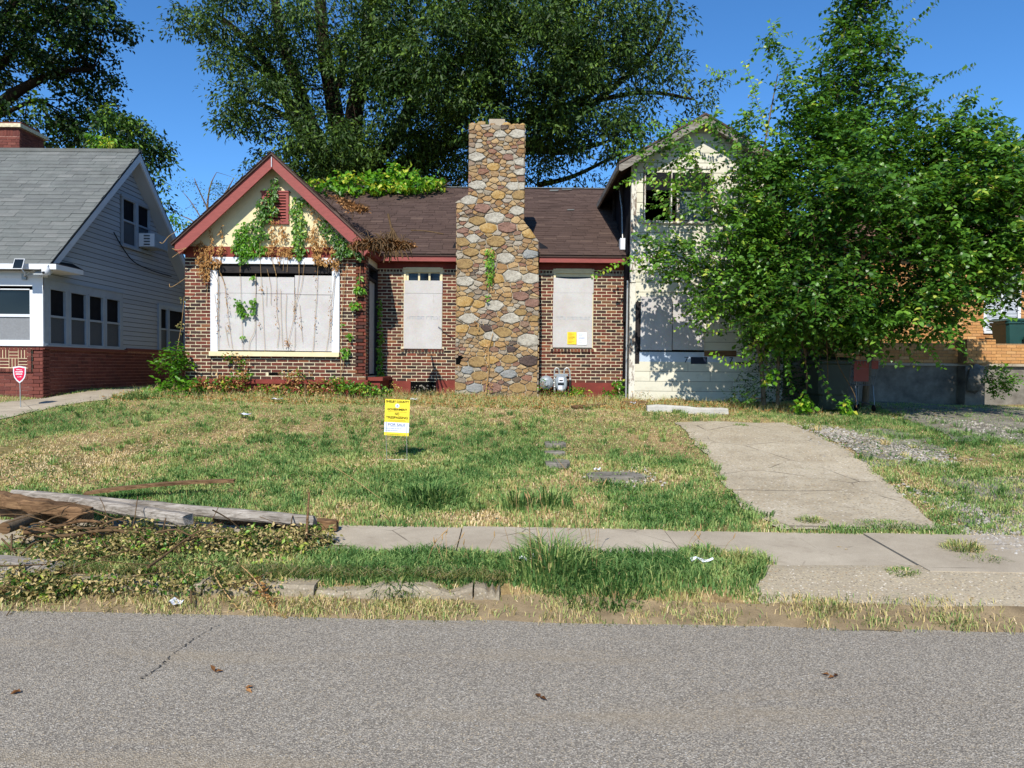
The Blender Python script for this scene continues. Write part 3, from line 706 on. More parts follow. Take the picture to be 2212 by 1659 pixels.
# gable roof: deck, soffit and shingles
RT = .03
YB = 18.6
for sgn in (-1, 1):
    e = px_ + sgn * (hw + .05); b = MB(); z1, z2 = zr(px_) + .015, zr(e) + .015
    b.add([(px_, YR - .05, z1), (e, YR - .05, z2), (e, YB, z2), (px_, YB, z1), (px_, YR - .05, z1 - .05), (e, YR - .05, z2 - .05), (e, YB, z2 - .05), (px_, YB, z1 - .05)], [(0, 1, 2, 3), (4, 7, 6, 5), (0, 4, 5, 1), (1, 5, 6, 2), (2, 6, 7, 3)])
    rf = b.build('gable_roof', M['sh_brown'], house)
    ln = math.hypot(hw + .05, SL * (hw + .05)); ex = Vector((0, sgn * 1.0, 0)); o = Vector((e, YR - .07 if sgn > 0 else YB, z2 + .003))
    ey = Vector((px_ - e, 0, z1 - z2)).normalized(); f_ = (o, ex, ey, ex.cross(ey))
    pls = courses(0, YB - YR + .07, -.02, ln, .14, .3, .006, rndL=.05, seed=8 + sgn)
    lay(pls, f_, 'shingle', M['sh_brown'], rf, 40 if sgn > 0 else 0, d1=.007, djit=.003, tilt=.03, seed=9, order=(lambda p: p[0][0]) if sgn > 0 else None)
# eave fascia along the gable's right and left side
for sgn in (-1, 1):
    e = px_ + sgn * (hw - .01); b = MB(); ze_ = zr(e)
    b.box((e - .02, YR + .0, ze_ - .19), (e + .02, YE if sgn > 0 else 18, ze_ - .035)); b.build('eave_board', M['maroon_d'], house)
    MB().box((e - sgn * .02, YR + .03, ze_ - .19), ((XGR if sgn > 0 else XGL), 15.1 if sgn > 0 else 18, ze_ - .165)).build('soffit', M['maroon_d'], house)
# --- picture window of the gable
yb = YG - .02
pw = MB()
pw.box((wx0 + .0, YG - .035, wz0 + .005), (wx0 + .142, YG + .06, zv(585, YG, 600))); pw.box((wx1 - .142, YG - .035, wz0 + .005), (wx1 + .004, YG + .06, zv(571, YG, 600)))
pw.box((wx0 + .0, YG - .05, zv(571, YG, 600)), (wx1 + .004, YG + .05, wz1)); pw = pw.build('picture_window', M['white'], house)
MB().box((wx0 + .06, YG - .0, zv(590, YG, 600)), (wx1 - .02, YG + .08, zv(571.5, YG, 600))).build('head_beam', M['charred'], pw)
MB().box((wx0 + .03, YG + .1, wz0), (wx1, YG + .14, wz1)).build('window_backing', M['dark'], pw)
MB().box((wx0 - .01, YG - .085, zv(770, YG, 600)), (wx1 + .01, YG + .06, zv(760, YG, 600))).build('sill', M['cream'], pw)
def board(x0, x1, z0, z1, y, th, mat, parent, name='plywood_board', warp=.004):
    b = MB(); R2 = random.Random(int(x0 * 1000 + z0 * 77)); g = .0025
    j = lambda: R2.random() * warp
    b.add([(x0 + g, y - j(), z0 + g), (x1 - g, y - j(), z0 + g), (x1 - g, y - j(), z1 - g), (x0 + g, y - j(), z1 - g), (x0 + g, y + th, z0 + g), (x1 - g, y + th, z0 + g), (x1 - g, y + th, z1 - g), (x0 + g, y + th, z1 - g)], [(0, 1, 2, 3), (1, 5, 6, 2), (2, 6, 7, 3), (3, 7, 4, 0), (0, 4, 5, 1), (5, 4, 7, 6)])
    return b.build(name, mat, parent)
uz = lambda zx: (680 + zx / 2.5136) / 1.8445
vz = lambda zy: (1020 + zy / 2.5136) / 1.8445
for (a, b_, c, d, m_) in ((478, 857, 208, 375, 'plywood'), (861, 1240, 211, 378, 'plywood'), (1243, 1618, 192, 385, 'osb'), (476, 855, 375, 948, 'osb'), (857, 1245, 380, 948, 'osb'), (1246, 1618, 387, 952, 'osb')):
    board(xu(uz(a), yb), xu(uz(b_), yb), zv(vz(d), yb, 600), zv(vz(c), yb, 600), yb, .012, M['osb'], pw)
# faded stamps, reversed print that shows through the paint: broken pale strokes
def stampmarks(xa, xb, z, y, parent, seed):
    R2 = random.Random(seed); b = MB(); x = xa
    while x < xb:
        w = .006 + R2.random() * .012
        if R2.random() < .75: b.box((x, y - .0012, z - .035 + R2.random() * .02), (x + w, y, z + .035 - R2.random() * .02))
        if R2.random() < .4: b.box((x, y - .0012, z + .028), (x + .035, y, z + .034))
        x += w + .008 + R2.random() * .02
    return b.build('faded_stamp', M['stamp'], parent)
stampmarks(xu(uz(540), yb), xu(uz(820), yb), zv(vz(610), yb, 600), yb - .005, pw, 3)
# --- main wall
XL = XGR; XR = xu(1350, YM); XR = 2.43
zb = zv(826, YM, 1200); ztm = zv(582.5, YM, 1100)
frm = frame((0, YM, 0), (1, 0, 0), (0, 0, 1))
W1 = (xu(872, YM), xu(955.5, YM), zv(752, YM, 900), ztm); W2 = (xu(1195, YM), xu(1281, YM), zv(752, YM, 1240), ztm)
mw = MB(); xs_ = [XL - .2, W1[0], W1[1], W2[0], W2[1], XR]
for a, b_ in ((xs_[0], xs_[1]), (xs_[2], xs_[3]), (xs_[4], xs_[5])): mw.box((a, YM, .4), (b_, YM + .2, ztm + .1))
for w in (W1, W2): mw.box((w[0], YM, .4), (w[1], YM + .2, w[2]))
mw = mw.build('front_wall', M['mortar'], house)
sz = .085
hol = [(W1[0], W1[1], W1[2] - .001, 9), (W2[0], W2[1], W2[2] - .001, 9), (W1[0] - .06, W1[1] + .04, W1[2] - sz - .01, W1[2]), (W2[0] - .06, W2[1] + .04, W2[2] - sz - .01, W2[2]), (xu(990, YM), xu(1158, YM), 0, 9)]
pl = courses(XL, XR - .02, zb, ztm - .07, BH, BL, BG, holes=hol, jit=.004, seed=13)
pl += courses(XL, XR - .02, ztm - .068, ztm, .068, .068, BG, holes=[(W1[0], W1[1], 0, 9), (W2[0], W2[1], 0, 9), (xu(990, YM), xu(1158, YM), 0, 9)], stagger=0, seed=2)
lay(pl, frm, 'brick', M['brick'], mw, 60, -.004, .0045, .002, seed=14, order=lambda p: -area(p))
for w in (W1, W2):
    lay(courses(w[0] - .05, w[1] + .03, w[2] - sz, w[2], sz, .072, BG, stagger=0, jit=.004, seed=5), frm, 'sill_brick', M['brick'], mw, 30, -.004, .035, .003, seed=int(abs(w[0]) * 100))
fb = MB(); fb.box((XL, YM - .03, .3), (xu(888, YM), YM + .1, zb)); fb.box((xu(943, YM), YM - .03, .3), (xu(985, YM), YM + .1, zb + .02)); fb.box((xu(1160, YM), YM - .032, .3), (xu(1338, YM), YM + .1, zb)); fb.build('foundation', M['maroon_d'], house)
# broken hole in the foundation, rubble inside
hb = MB()
for k in range(26):
    c = Vector((random.uniform(xu(891, YM), xu(941, YM)), YM + random.uniform(-.03, .0), random.uniform(1.0, zb - .08))); r = random.uniform(.015, .04)
    q = [c + Vector((math.cos(a) * r * random.uniform(.6, 1), random.uniform(-.02, .02), math.sin(a) * r * random.uniform(.6, 1))) for a in (0, 1.3, 2.4, 3.6, 4.9)] + [c + Vector((0, -r * .7, 0))]
    hb.add(q, [(0, 1, 5), (1, 2, 5), (2, 3, 5), (3, 4, 5), (4, 0, 5)])
tag(hb.build('broken_masonry', M['conc_old'], house), kind='stuff')
MB().box((xu(888, YM), YM - .012, .5), (xu(943, YM), YM - .002, zb - .01)).build('hole_shade_sheet', M['dark'], house)  # near-black sheet stands in for the unlit depth of the hole
def sash(w, name, mk, frac, bowed=False):
    x0, x1, z0, z1 = w; f_ = MB(); t = .045
    f_.box((x0, YM - .02, z0), (x0 + t, YM + .12, z1)); f_.box((x1 - t, YM - .02, z0), (x1, YM + .12, z1)); f_.box((x0 + t, YM - .03, z1 - .07), (x1 - t, YM + .12, z1 + .03)); f_.box((x0 + t, YM - .02, z0), (x1 - t, YM + .1, z0 + .05))
    f_.box((x0 - .01, YM - .045, z1 - .02), (x1 + .01, YM - .005, z1 + .02))
    wf = f_.build(name, M['cream'], house)
    return wf
w1 = sash(W1, 'window', 0, 0); w2 = sash(W2, 'window', 0, 0)
# transom lights with muntins, left window
zt0, zt1 = zv(606, YM, 900), zv(590, YM, 900); x0, x1 = W1[0] + .1, W1[1] - .06
MB().box((W1[0] + .04, YM + .05, zt0 - .3), (W1[1] - .04, YM + .06, W1[3] - .05)).build('pane', M['glass'], w1)
mt = MB(); mt.box((W1[0] + .045, YM + .01, zt1), (W1[1] - .045, YM + .045, W1[3] - .072)); mt.box((W1[0] + .045, YM + .01, zt0 - .2), (x0, YM + .045, zt1)); mt.box((x1, YM + .01, zt0 - .2), (W1[1] - .045, YM + .045, zt1))
for k in (1, 2): xm = x0 + (x1 - x0) * k / 3; mt.box((xm - .02, YM + .012, zt0 - .2), (xm + .02, YM + .043, zt1))
mt.build('muntins', M['cream'], w1)
board(W1[0] + .015, W1[1] + .003, zv(634, YM, 900), zt0, YM - .035, .012, M['osb'], w1); board(W1[0] + .005, W1[1] - .004, W1[2] - .015, zv(634, YM, 900), YM - .035, .012, M['osb'], w1)
stampmarks(W1[0] + .08, W1[1] - .06, zv(687, YM, 900), YM - .0405, w1, 5)
MB().box((W2[0] + .04, YM + .05, W2[3] - .35), (W2[1] - .04, YM + .06, W2[3] - .05)).build('pane', M['glass'], w2)
MB().box((W2[0] + .05, YM + .01, zv(598, YM, 1240)), (W2[1] - .05, YM + .045, W2[3] - .072)).build('muntins', M['cream'], w2)
b = MB(); xa, xb_ = W2[0] + .0, W2[1] - .0; za, zb2 = zv(633, YM, 1240), zv(600, YM, 1240); n = 8; vs = []
for k in range(n + 1):
    t = k / n; x = xa + (xb_ - xa) * t; vs += [(x, YM - .04, za), (x, YM - .04, zb2 - .05 * 4 * t * (1 - t) * .6 + .0), (x, YM - .028, za), (x, YM - .028, zb2 - .05 * 4 * t * (1 - t) * .6)]
fs = []
for k in range(n): o = k * 4; fs += [(o, o + 4, o + 5, o + 1), (o + 1, o + 5, o + 7, o + 3), (o + 2, o + 3, o + 7, o + 6)]
b.add(vs, fs); b.build('plywood_board', M['osb'], w2)
board(W2[0] - .012, W2[1] - .018, W2[2] + .01, za, YM - .04, .012, M['osb'], w2)
stampmarks(W2[0] + .08, W2[1] - .08, zv(688, YM, 1240), YM - .0455, w2, 8)
# frieze, soffit, fascia
fxl = px_ + hw - .01; cxl, cxr = xu(984, YE), xu(1164, YE)
fzb, fzt = zv(566, YE, 1100), zv(550, YE, 1100)
for a, b_ in ((fxl, cxl), (cxr, 2.40)):
    MB().box((a, YE - .012, fzb), (b_, YE + .02, fzt)).build('fascia_board', M['maroon'], house)
    MB().box((a, YE + .02, fzb + .01), (b_, YM + .01, fzb + .03)).build('soffit', M['maroon_d'], house)
    MB().box((a if a != fxl else XL, YM - .028, ztm + .002), (b_, YM + .05, fzb + .008)).build('frieze_board', M['maroon_d'], house)
# main roof
YRg = 18.9; zE = fzt + .012; zR = zv(405.5, YRg, 1200); SM = (zR - zE) / (YRg - YE + .04); XW = XGL - .1
b = MB(); y0 = YE - .04; XRR = 2.6
for (a, c) in (((XW, y0, zE), (XRR, YRg, zR)),):
    b.add([(a[0], y0, zE - .02), (c[0], y0, zE - .02), (c[0], YRg, zR - .02), (a[0], YRg, zR - .02), (a[0], y0, zE - .06), (c[0], y0, zE - .06), (c[0], YRg, zR - .06), (a[0], YRg, zR - .06)], [(0, 1, 2, 3), (7, 6, 5, 4), (0, 4, 5, 1)])
    b.add([(a[0], YRg, zR - .02), (c[0], YRg, zR - .02), (c[0], YRg + 4, zE - .02), (a[0], YRg + 4, zE - .02)], [(0, 1, 2, 3)])
rf = b.build('main_roof', M['sh_brown'], house)
ey = Vector((0, YRg - y0, zR - zE)); ln = ey.length; f_ = frame((0, y0 - .01, zE - .012), (1, 0, 0), ey)
xv0 = px_ + hw + .1; pls = courses(px_ + .2, XRR, -.012, ln, .125, .3, .006, rndL=.04, seed=21)
kv = (zr(px_) - zE)   # keep shingles that the gable roof does not cover
pls = [p for p in pls if p[1][0] > px_ + max(0, (pk.z - (zE + (zR - zE) * p[0][1] / ln)) / SL) - .4]
lay(pls, f_, 'shingle', M['sh_brown'], rf, 240, d1=.008, djit=.004, tilt=.03, seed=22, order=lambda p: p[0][1] - (0.0 if p[0][0] > -2.6 else -9))
cap = MB()
x = px_
while x < XRR: cap.add([(x, YRg - .14, zR - .07 + .02), (x + .3, YRg - .14, zR - .07 + .025), (x + .3, YRg, zR + .012), (x, YRg, zR + .007), (x + .3, YRg + .14, zR - .06), (x, YRg + .14, zR - .065)], [(0, 1, 2, 3), (3, 2, 4, 5)], random.random()); x += .295
cap.build('ridge_cap', M['sh_grey'], rf)
# loose pale shingle scraps on the right roof slope
def on_gable_slope(u, v):
    d = Vector(ray(u, v)); o = Vector((0, 0, EYE)); n = Vector((SL, 0, 1)).normalized(); p0 = Vector((px_, 0, zr(px_) + .02)); t = (p0 - o).dot(n) / d.dot(n); return o + d * t, n
def onroof(u, v, lift=.02):
    d = ray(u, v); # plane through (0,y0,zE) slope
    n = Vector((0, -(zR - zE), (YRg - y0))).normalized(); p0 = Vector((0, y0, zE)); o = Vector((0, 0, EYE)); dd = Vector(d)
    t = (p0 - o).dot(n) / dd.dot(n); return o + dd * t + n * lift, n
for (u, v, w_, h_) in ((1197, 413, .26, .1), (1225, 411, .3, .06), (1233, 455, .2, .06)):
    c, n = onroof(u, v, .02); eyy = ey.normalized(); b = MB()
    b.prism([(-w_ / 2, -h_ / 2), (w_ / 2 - .04, -h_ / 2), (w_ / 2, h_ / 2), (-w_ / 2 + .03, h_ / 2)], (c, Vector((1, 0, .02)).normalized(), eyy, n), 0, .006); b.build('loose_shingle', M['sh_grey'], rf)
# hidden walls close the volume
b = MB(); b.box((XGL, YG + .2, .4), (XGL + .2, 22.6, zt_g - .03)); b.box((XGL, 22.6, .4), (XRR, 22.8, 3.6)); b.build('rear_walls', M['mortar'], house)

# ------------------------------------------------------------------ fieldstone chimney (part of the house)
YC = 14.72
cpoly_uv = [(981, 862), (983, 760), (986, 640), (986, 436), (998, 428), (1011, 421), (1013, 270), (1134, 270), (1133, 478), (1148, 497), (1163, 520), (1165, 640), (1162, 760), (1160, 862)]
cp = [(P(u, v, YC).x, P(u, v, YC).z) for u, v in cpoly_uv]; cp[0] = (cp[0][0], .6); cp[-1] = (cp[-1][0], .6)
frc = frame((0, YC, 0), (1, 0, 0), (0, 0, 1))
b = MB(); inset = [(x + .012 * (1 if x < 0 - .33 else -1) * (1 if i not in () else 0), z - (.01 if z > 5 else 0)) for i, (x, z) in enumerate(cp)]
cx_ = sum(p[0] for p in cp) / len(cp)
inset = [(x + (.012 if x < cx_ else -.012), z - (.012 if z > 5 else 0)) for x, z in cp]
b.prism(inset, frc, -.62, -.012); chim = b.build('chimney', M['mortar_dark'], house)
def power_cells(seeds, poly, bounds):
    """weighted Voronoi cells (x stretched) of seeds (x, z, r) clipped to a polygon's bounds"""
    out = []; sx = .6
    for i, (x, z, r) in enumerate(seeds):
        c = [(bounds[0], bounds[1]), (bounds[2], bounds[1]), (bounds[2], bounds[3]), (bounds[0], bounds[3])]; hp = []
        for j, (x2, z2, r2) in enumerate(seeds):
            if j == i or abs(x2 - x) > 1.0 or abs(z2 - z) > .8: continue
            ax, az = (x2 - x) * sx * sx, (z2 - z); d2 = ((x2 - x) * sx) ** 2 + (z2 - z) ** 2
            # a.(p) <= c  power diagram
            cc = .5 * (((x2 * sx) ** 2 + z2 ** 2 - r2 ** 2) - ((x * sx) ** 2 + z ** 2 - r ** 2))
            hp.append((ax, az, cc))
        out.append(clip(c, hp))
    return out
def inpoly(x, z, poly):
    r = False
    for i in range(len(poly)):
        x1, z1 = poly[i]; x2, z2 = poly[i - 1]
        if (z1 > z) != (z2 > z) and x < (x2 - x1) * (z - z1) / (z2 - z1 + 1e-12) + x1: r = not r
    return r
def sclip(cell, conv):
    for i in range(len(conv)):
        (x1, z1), (x2, z2) = conv[i], conv[(i + 1) % len(conv)]
        cell = clip(cell, [((z2 - z1), -(x2 - x1), (z2 - z1) * x1 - (x2 - x1) * z1)])
        if not cell: return []
    return cell
def xz(u, v): p = P(u, v, YC); return p.x, p.z
big = [  # (u, v, radius px, material) read off the photograph
 (1030, 340, 15, 'stone_pale'), (1125, 350, 13, 'stone_pale'), (1124, 372, 11, 'stone_pale'), (1032, 400, 15, 'stone_pale'), (1108, 402, 13, 'stone_pale'), (1128, 402, 9, 'stone_pale'), (1012, 432, 15, 'stone_pale'), (1118, 290, 15, 'stone_pale'), (1080, 290, 10, 'stone_pale'),
 (1098, 340, 10, 'stone_pink'), (1066, 360, 12, 'stone_rust'), (1077, 422, 13, 'stone_rust'), (1122, 422, 14, 'stone_ochre'), (1042, 450, 15, 'stone_pink'), (1070, 470, 17, 'stone_pale'), (1117, 455, 14, 'stone_pale'), (1096, 492, 17, 'stone_pink'), (1030, 476, 13, 'stone_ochre'),
 (1147, 505, 16, 'stone_rust'), (1055, 494, 15, 'stone_rust'), (1002, 498, 9, 'stone_pink'), (1071, 522, 18, 'stone_ochre'), (999, 523, 14, 'stone_ochre'), (1021, 515, 13, 'stone_pale'), (1017, 545, 14, 'stone_ochre'), (1053, 545, 13, 'stone_rust'), (1092, 558, 17, 'stone_pale'), (1145, 550, 14, 'stone_blue'), (1003, 570, 17, 'stone_ochre'),
 (1107, 597, 19, 'stone_pale'), (1072, 602, 16, 'stone_rust'), (1005, 608, 16, 'stone_pale'), (1147, 602, 17, 'stone_pale'), (1125, 640, 15, 'stone_pink'), (1002, 652, 18, 'stone_rust'), (1034, 658, 12, 'stone_rust'), (1068, 660, 17, 'stone_pale'), (1150, 655, 14, 'stone_pink'), (1013, 688, 16, 'stone_pale'), (1103, 688, 17, 'stone_pale'), (1125, 675, 11, 'stone_ochre'), (1153, 688, 10, 'stone_ochre'),
 (998, 710, 13, 'stone_rust'), (1028, 715, 15, 'stone_ochre'), (1050, 708, 10, 'stone_dark'), (1086, 718, 17, 'stone_ochre'), (1141, 735, 21, 'stone_pale'), (1063, 727, 14, 'stone_pale'), (1050, 742, 13, 'stone_rust'), (1032, 782, 18, 'stone_ochre'), (1061, 778, 13, 'stone_rust'), (1104, 755, 9, 'stone_dark'), (1100, 776, 14, 'stone_ochre'), (1143, 780, 17, 'stone_dark'), (1079, 797, 8, 'stone_blue'),
 (1100, 808, 14, 'stone_blue'), (1035, 812, 15, 'stone_ochre'), (1010, 800, 12, 'stone_blue'), (1063, 838, 18, 'stone_pink'), (1026, 838, 15, 'stone_blue'), (1118, 838, 16, 'stone_ochre'), (1076, 855, 10, 'stone_dark'), (1150, 835, 13, 'stone_ochre'), (991, 835, 12, 'stone_ochre')]
seeds = [(*xz(u, v), r * .0096 * .66, m) for u, v, r, m in big]
R = random.Random(9); zlo, zhi = .75, max(p[1] for p in cp); hole = (xz(994, 776)); tries = 0
while tries < 16000:
    tries += 1; x = R.uniform(min(p[0] for p in cp) + .02, max(p[0] for p in cp) - .02); z = R.uniform(zlo, zhi - .02)
    if not inpoly(x, z, cp): continue
    r = R.choice((.02, .028, .036, .045, .055))
    if all(math.hypot((x - s[0]) * .56, z - s[1]) > (r + s[2]) * 1.04 for s in seeds): seeds.append((x, z, r, 'stone'))
bx = (min(p[0] for p in cp) - .02, .7, max(p[0] for p in cp) + .02, zhi + .01)
cells = power_cells([s[:3] for s in seeds], cp, bx)
def stone_mesh(poly, mat, parent, fr, R, depth):
    # mortar gap, rounded corners, uneven domed face
    cx = sum(p[0] for p in poly) / len(poly); cz = sum(p[1] for p in poly) / len(poly)
    A = area(poly); 
    if A < 6e-4: return
    g = min(.008, math.sqrt(A) * .07); pts = []
    n = len(poly)
    for i in range(n):
        p, q = poly[i], poly[(i + 1) % n]; L = math.hypot(q[0] - p[0], q[1] - p[1])
        if L < .008: continue
        k = R.uniform(.06, .2) if L > .05 else .3
        pts += [(p[0] + (q[0] - p[0]) * k, p[1] + (q[1] - p[1]) * k), (p[0] + (q[0] - p[0]) * (1 - k), p[1] + (q[1] - p[1]) * (1 - k))]
    if len(pts) < 4: return
    o1 = []; o2 = []
    for (x, z) in pts:
        dx, dz = cx - x, cz - z; L = math.hypot(dx, dz) + 1e-6; j = R.uniform(.6, 1.5) * g
        o1.append((x + dx / L * j, z + dz / L * j)); k = R.uniform(.10, .3); o2.append((x + dx * k, z + dz * k))
    m = len(pts); o, ex, ez, nn = fr; C3 = lambda p, d: o + ex * p[0] + ez * p[1] + nn * d
    vs = [C3(p, -.03) for p in o1] + [C3(p, depth * R.uniform(.2, .6)) for p in o1] + [C3(p, depth * R.uniform(.75, 1.25)) for p in o2] + [C3((cx, cz), depth * R.uniform(.8, 1.2))]
    fs = []
    for i in range(m):
        j = (i + 1) % m; fs += [(i, j, m + j, m + i), (m + i, m + j, 2 * m + j, 2 * m + i), (2 * m + i, 2 * m + j, 3 * m)]
    MB().add(vs, fs).build('stone', M[mat], parent, C3((cx, cz), 0))
convs = [[cp[0], cp[-1], cp[-2], cp[-3], (cp[-3][0], cp[3][1]), cp[3], cp[2], cp[1]]]
lowpart = [(bx[0], .6), (bx[2], .6), (bx[2], cp[-4][1] if False else cp[-3][1]), (bx[0], cp[-3][1])]
for s, c in zip(seeds, cells):
    if not c: continue
    # clip to the silhouette: sides follow the outline at the stone's height
    z = s[1]
    ring = cp; xs2 = []
    for i in range(len(ring)):
        (x1, z1), (x2, z2) = ring[i], ring[(i + 1) % len(ring)]
        if (z1 > z) != (z2 > z): xs2.append((x1 + (x2 - x1) * (z - z1) / (z2 - z1), (x1, z1), (x2, z2)))
    if len(xs2) < 2: continue
    xs2.sort(); hp = []
    for (xx, a_, b2), sg in ((xs2[0], -1), (xs2[-1], 1)):
        dx, dz = b2[0] - a_[0], b2[1] - a_[1]; nx_, nz_ = dz, -dx
        if (nx_ > 0) != (sg > 0): nx_, nz_ = -nx_, -nz_
        hp.append((nx_, nz_, nx_ * a_[0] + nz_ * a_[1]))
    hp.append((0, 1, zhi)); c = clip(c, hp)
    if len(c) < 3: continue
    if math.hypot(s[0] - hole[0], (s[1] - hole[1]) * .8) < .085: continue
    stone_mesh(c, s[3], chim, frc, R,   .012 + R.random() * .018 + (.006 if s[3] != 'stone' else 0))
MB().box((hole[0] - .09, YC - .008, hole[1] - .13), (hole[0] + .08, YC + .0, hole[1] + .09)).build('missing_stone_shade', M['dark'], chim)  # dark plate on the face, painting the shade of the lost stone
# flank stones and loose cap stones
for sgn, X0 in ((-1, cp[3][0]), (1, cp[-3][0])):
    fs_ = frame((X0, YC, 0), (0, 1, 0), (0, 0, 1)) if sgn > 0 else frame((X0, YC + .6, 0), (0, -1, 0), (0, 0, 1))
    top = (cp[-3] if sgn > 0 else cp[3])[1] - .05
    for pl_ in courses(.01, .59, .8, top, .14, .24, .02, jit=.03, rndL=.4, seed=31 + sgn): stone_mesh(pl_, 'stone', chim, fs_, R, .004)
for sgn, X0 in ((-1, cp[6][0]), (1, cp[8][0])):
    fs_ = frame((X0, YC, 0), (0, 1, 0), (0, 0, 1)) if sgn > 0 else frame((X0, YC + .6, 0), (0, -1, 0), (0, 0, 1))
    for pl_ in courses(.01, .59, cp[7][1] - 1.7, cp[7][1] - .02, .14, .24, .02, jit=.03, rndL=.4, seed=41 + sgn): stone_mesh(pl_, 'stone', chim, fs_, R, .004)
def rock(c, r, mat, parent, name='stone', sq=(1, .8, .7), seed=0, label=None, cat=None, group=None):
    R2 = random.Random(seed); b = MB(); vs = []; n1, n2 = 7, 4
    for i in range(1, n2):
        for k in range(n1):
            th = math.pi * i / n2; ph = 2 * math.pi * k / n1 + i * .4; rr = r * R2.uniform(.78, 1.15)
            vs.append((c[0] + rr * sq[0] * math.sin(th) * math.cos(ph), c[1] + rr * sq[1] * math.sin(th) * math.sin(ph), c[2] + rr * sq[2] * math.cos(th)))
    vs += [(c[0], c[1], c[2] + r * sq[2]), (c[0], c[1], c[2] - r * sq[2])]; fs = []
    for i in range(n2 - 2):
        for k in range(n1): k2 = (k + 1) % n1; fs.append((i * n1 + k, i * n1 + k2, (i + 1) * n1 + k2, (i + 1) * n1 + k)[::-1])
    T_, B_ = len(vs) - 2, len(vs) - 1
    for k in range(n1): k2 = (k + 1) % n1; fs += [(T_, k, k2), (B_, (n2 - 2) * n1 + k2, (n2 - 2) * n1 + k)]
    o = b.add(vs, fs).build(name, M[mat], parent, c)
    return tag(o, label, cat, group) if label else o
zt_c = cp[7][1]
for i, (u, w_, m_) in enumerate(((1021, .08, 'stone'), (1040, .13, 'stone_ochre'), (1064, .07, 'stone'), (1096, .11, 'stone_rust'), (1109, .06, 'stone_rust'), (1118, .06, 'stone'), (1128, .08, 'stone_rust'))):
    rock((xu(u, YC + .05, 270), YC + .08, zt_c + .01), w_, m_, chim, seed=i)
for i, (u, v, m_) in enumerate(((991, 792, 'stone_pale'), (1002, 794, 'stone_pale'))): p = P(u, v, YC); rock((p.x, YC + .02, p.z), .055, m_, chim, seed=i + 20)
fx0, fx1 = xu(1057, YC + .3, 262), xu(1091, YC + .3, 262)
MB().box((fx0, YC + .2, zt_c - .1), (fx1, YC + .5, zv(257, YC + .2, 1074))).build('flue', M['conc'], chim)
fl = MB()
for a, b2 in (((cp[3][0], cp[3][1]), (cp[3][0] - .14, None)),):
    p1, p2, p3 = P(984, 520, 15.2), P(975, 545, 15.1), P(984, 547, 15.1); fl.add([(p1.x, p1.y, p1.z), (p2.x - .02, p2.y, p2.z), (p3.x, p3.y, p3.z)], [(0, 1, 2)])
    p1, p2, p3, p4 = P(1164, 522, 15.25), P(1187, 537, 15.2), P(1192, 544, 15.1), P(1166, 544, 15.1); fl.add([p1, p2, p3, p4], [(0, 3, 2, 1)])
fl.build('step_flashing', M['felt'], chim)
# ------------------------------------------------------------------ two-storey cream wing on the right
YT = 14.4
XT0, XT1 = xu(1364, YT, 600), xu(1690, YT, 600)
wing = thing('wing_building', 'narrow two-storey cream-sided wing with open upper window, behind the leafy tree', 'building', (XT0, YT, .9))
frt = frame((0, YT, 0), (1, 0, 0), (0, 0, 1))
YTR = 14.08
tl = P(1337, 352, YTR); tp = P(1524, 246, YTR); tr = Vector((2 * tp.x - tl.x, YTR, tl.z)); ST = (tp.z - tl.z) / (tp.x - tl.x)
zt_ = lambda x: tp.z - ST * abs(x - tp.x)
ZT0 = zv(866, YT, 1450); 
wy = (xu(1391, YT, 420), xu(1538, YT, 420), zv(478, YT, 1460), zv(365, YT, 1460))
ly = (xu(1370, YT, 700), xu(1521, YT, 700), zv(786.5, YT, 1440), zv(640, YT, 1440))
base = MB(); D = .16
for a, b_, c, d in ((XT0, wy[0], ZT0, 5.2), (wy[1], XT1, ZT0, 5.2), (wy[0], wy[1], ZT0, wy[2]), (wy[0], wy[1], wy[3], 5.2)): base.box((a, YT, c - (.3 if c == ZT0 else 0)), (b_, YT + D, min(d, zt_(XT0 if True else 0) - .1)))
gpk = tp.z - .06; zl = zt_(XT0) - .1
base.prism([(XT0, zl), (XT1, zl), (XT1, zt_(XT1) - .06), (tp.x, gpk), (XT0, zt_(XT0) - .06)], frt, -D, 0)
fw = base.build('front_wall', M['felt'], wing)
hp = [(ST, 1, gpk + ST * tp.x), (-ST, 1, gpk - ST * tp.x)]
pls = courses(XT0 + .085, XT1 - .06, ZT0, tp.z, .2, 1.22, .007, holes=[(wy[0] - .02, wy[1] + .02, wy[2] + .03, wy[3] - .06), (ly[0], ly[1], ly[2] + .01, ly[3] - .09), (ly[1] - .01, ly[1] + .62, ly[2] + .01, zv(757, YT, 1560))], hps=hp, stagger=.37, seed=4)
lay(pls, frt, 'plank', M['siding_cream'], fw, 290, d1=.014, djit=.001, tilt=.035, seed=5)
# side walls and back
b = MB(); zs = zt_(XT0) - .12; b.box((XT0, YT + D, .5), (XT0 + .15, 19.4, zs)); b.build('side_wall', M['felt'], wing)
b = MB(); b.box((XT1 - .15, YT + D, .5), (XT1, 19.4, zs)); b.box((XT0 + .15, 19.25, .5), (XT1 - .15, 19.4, zs)); b.prism([(XT0, zs), (XT1, zs), (tp.x, tp.z - .1)], frame((0, 19.4, 0), (1, 0, 0), (0, 0, 1)), 0, .15); b.build('rear_wall', M['siding_cream'], wing)
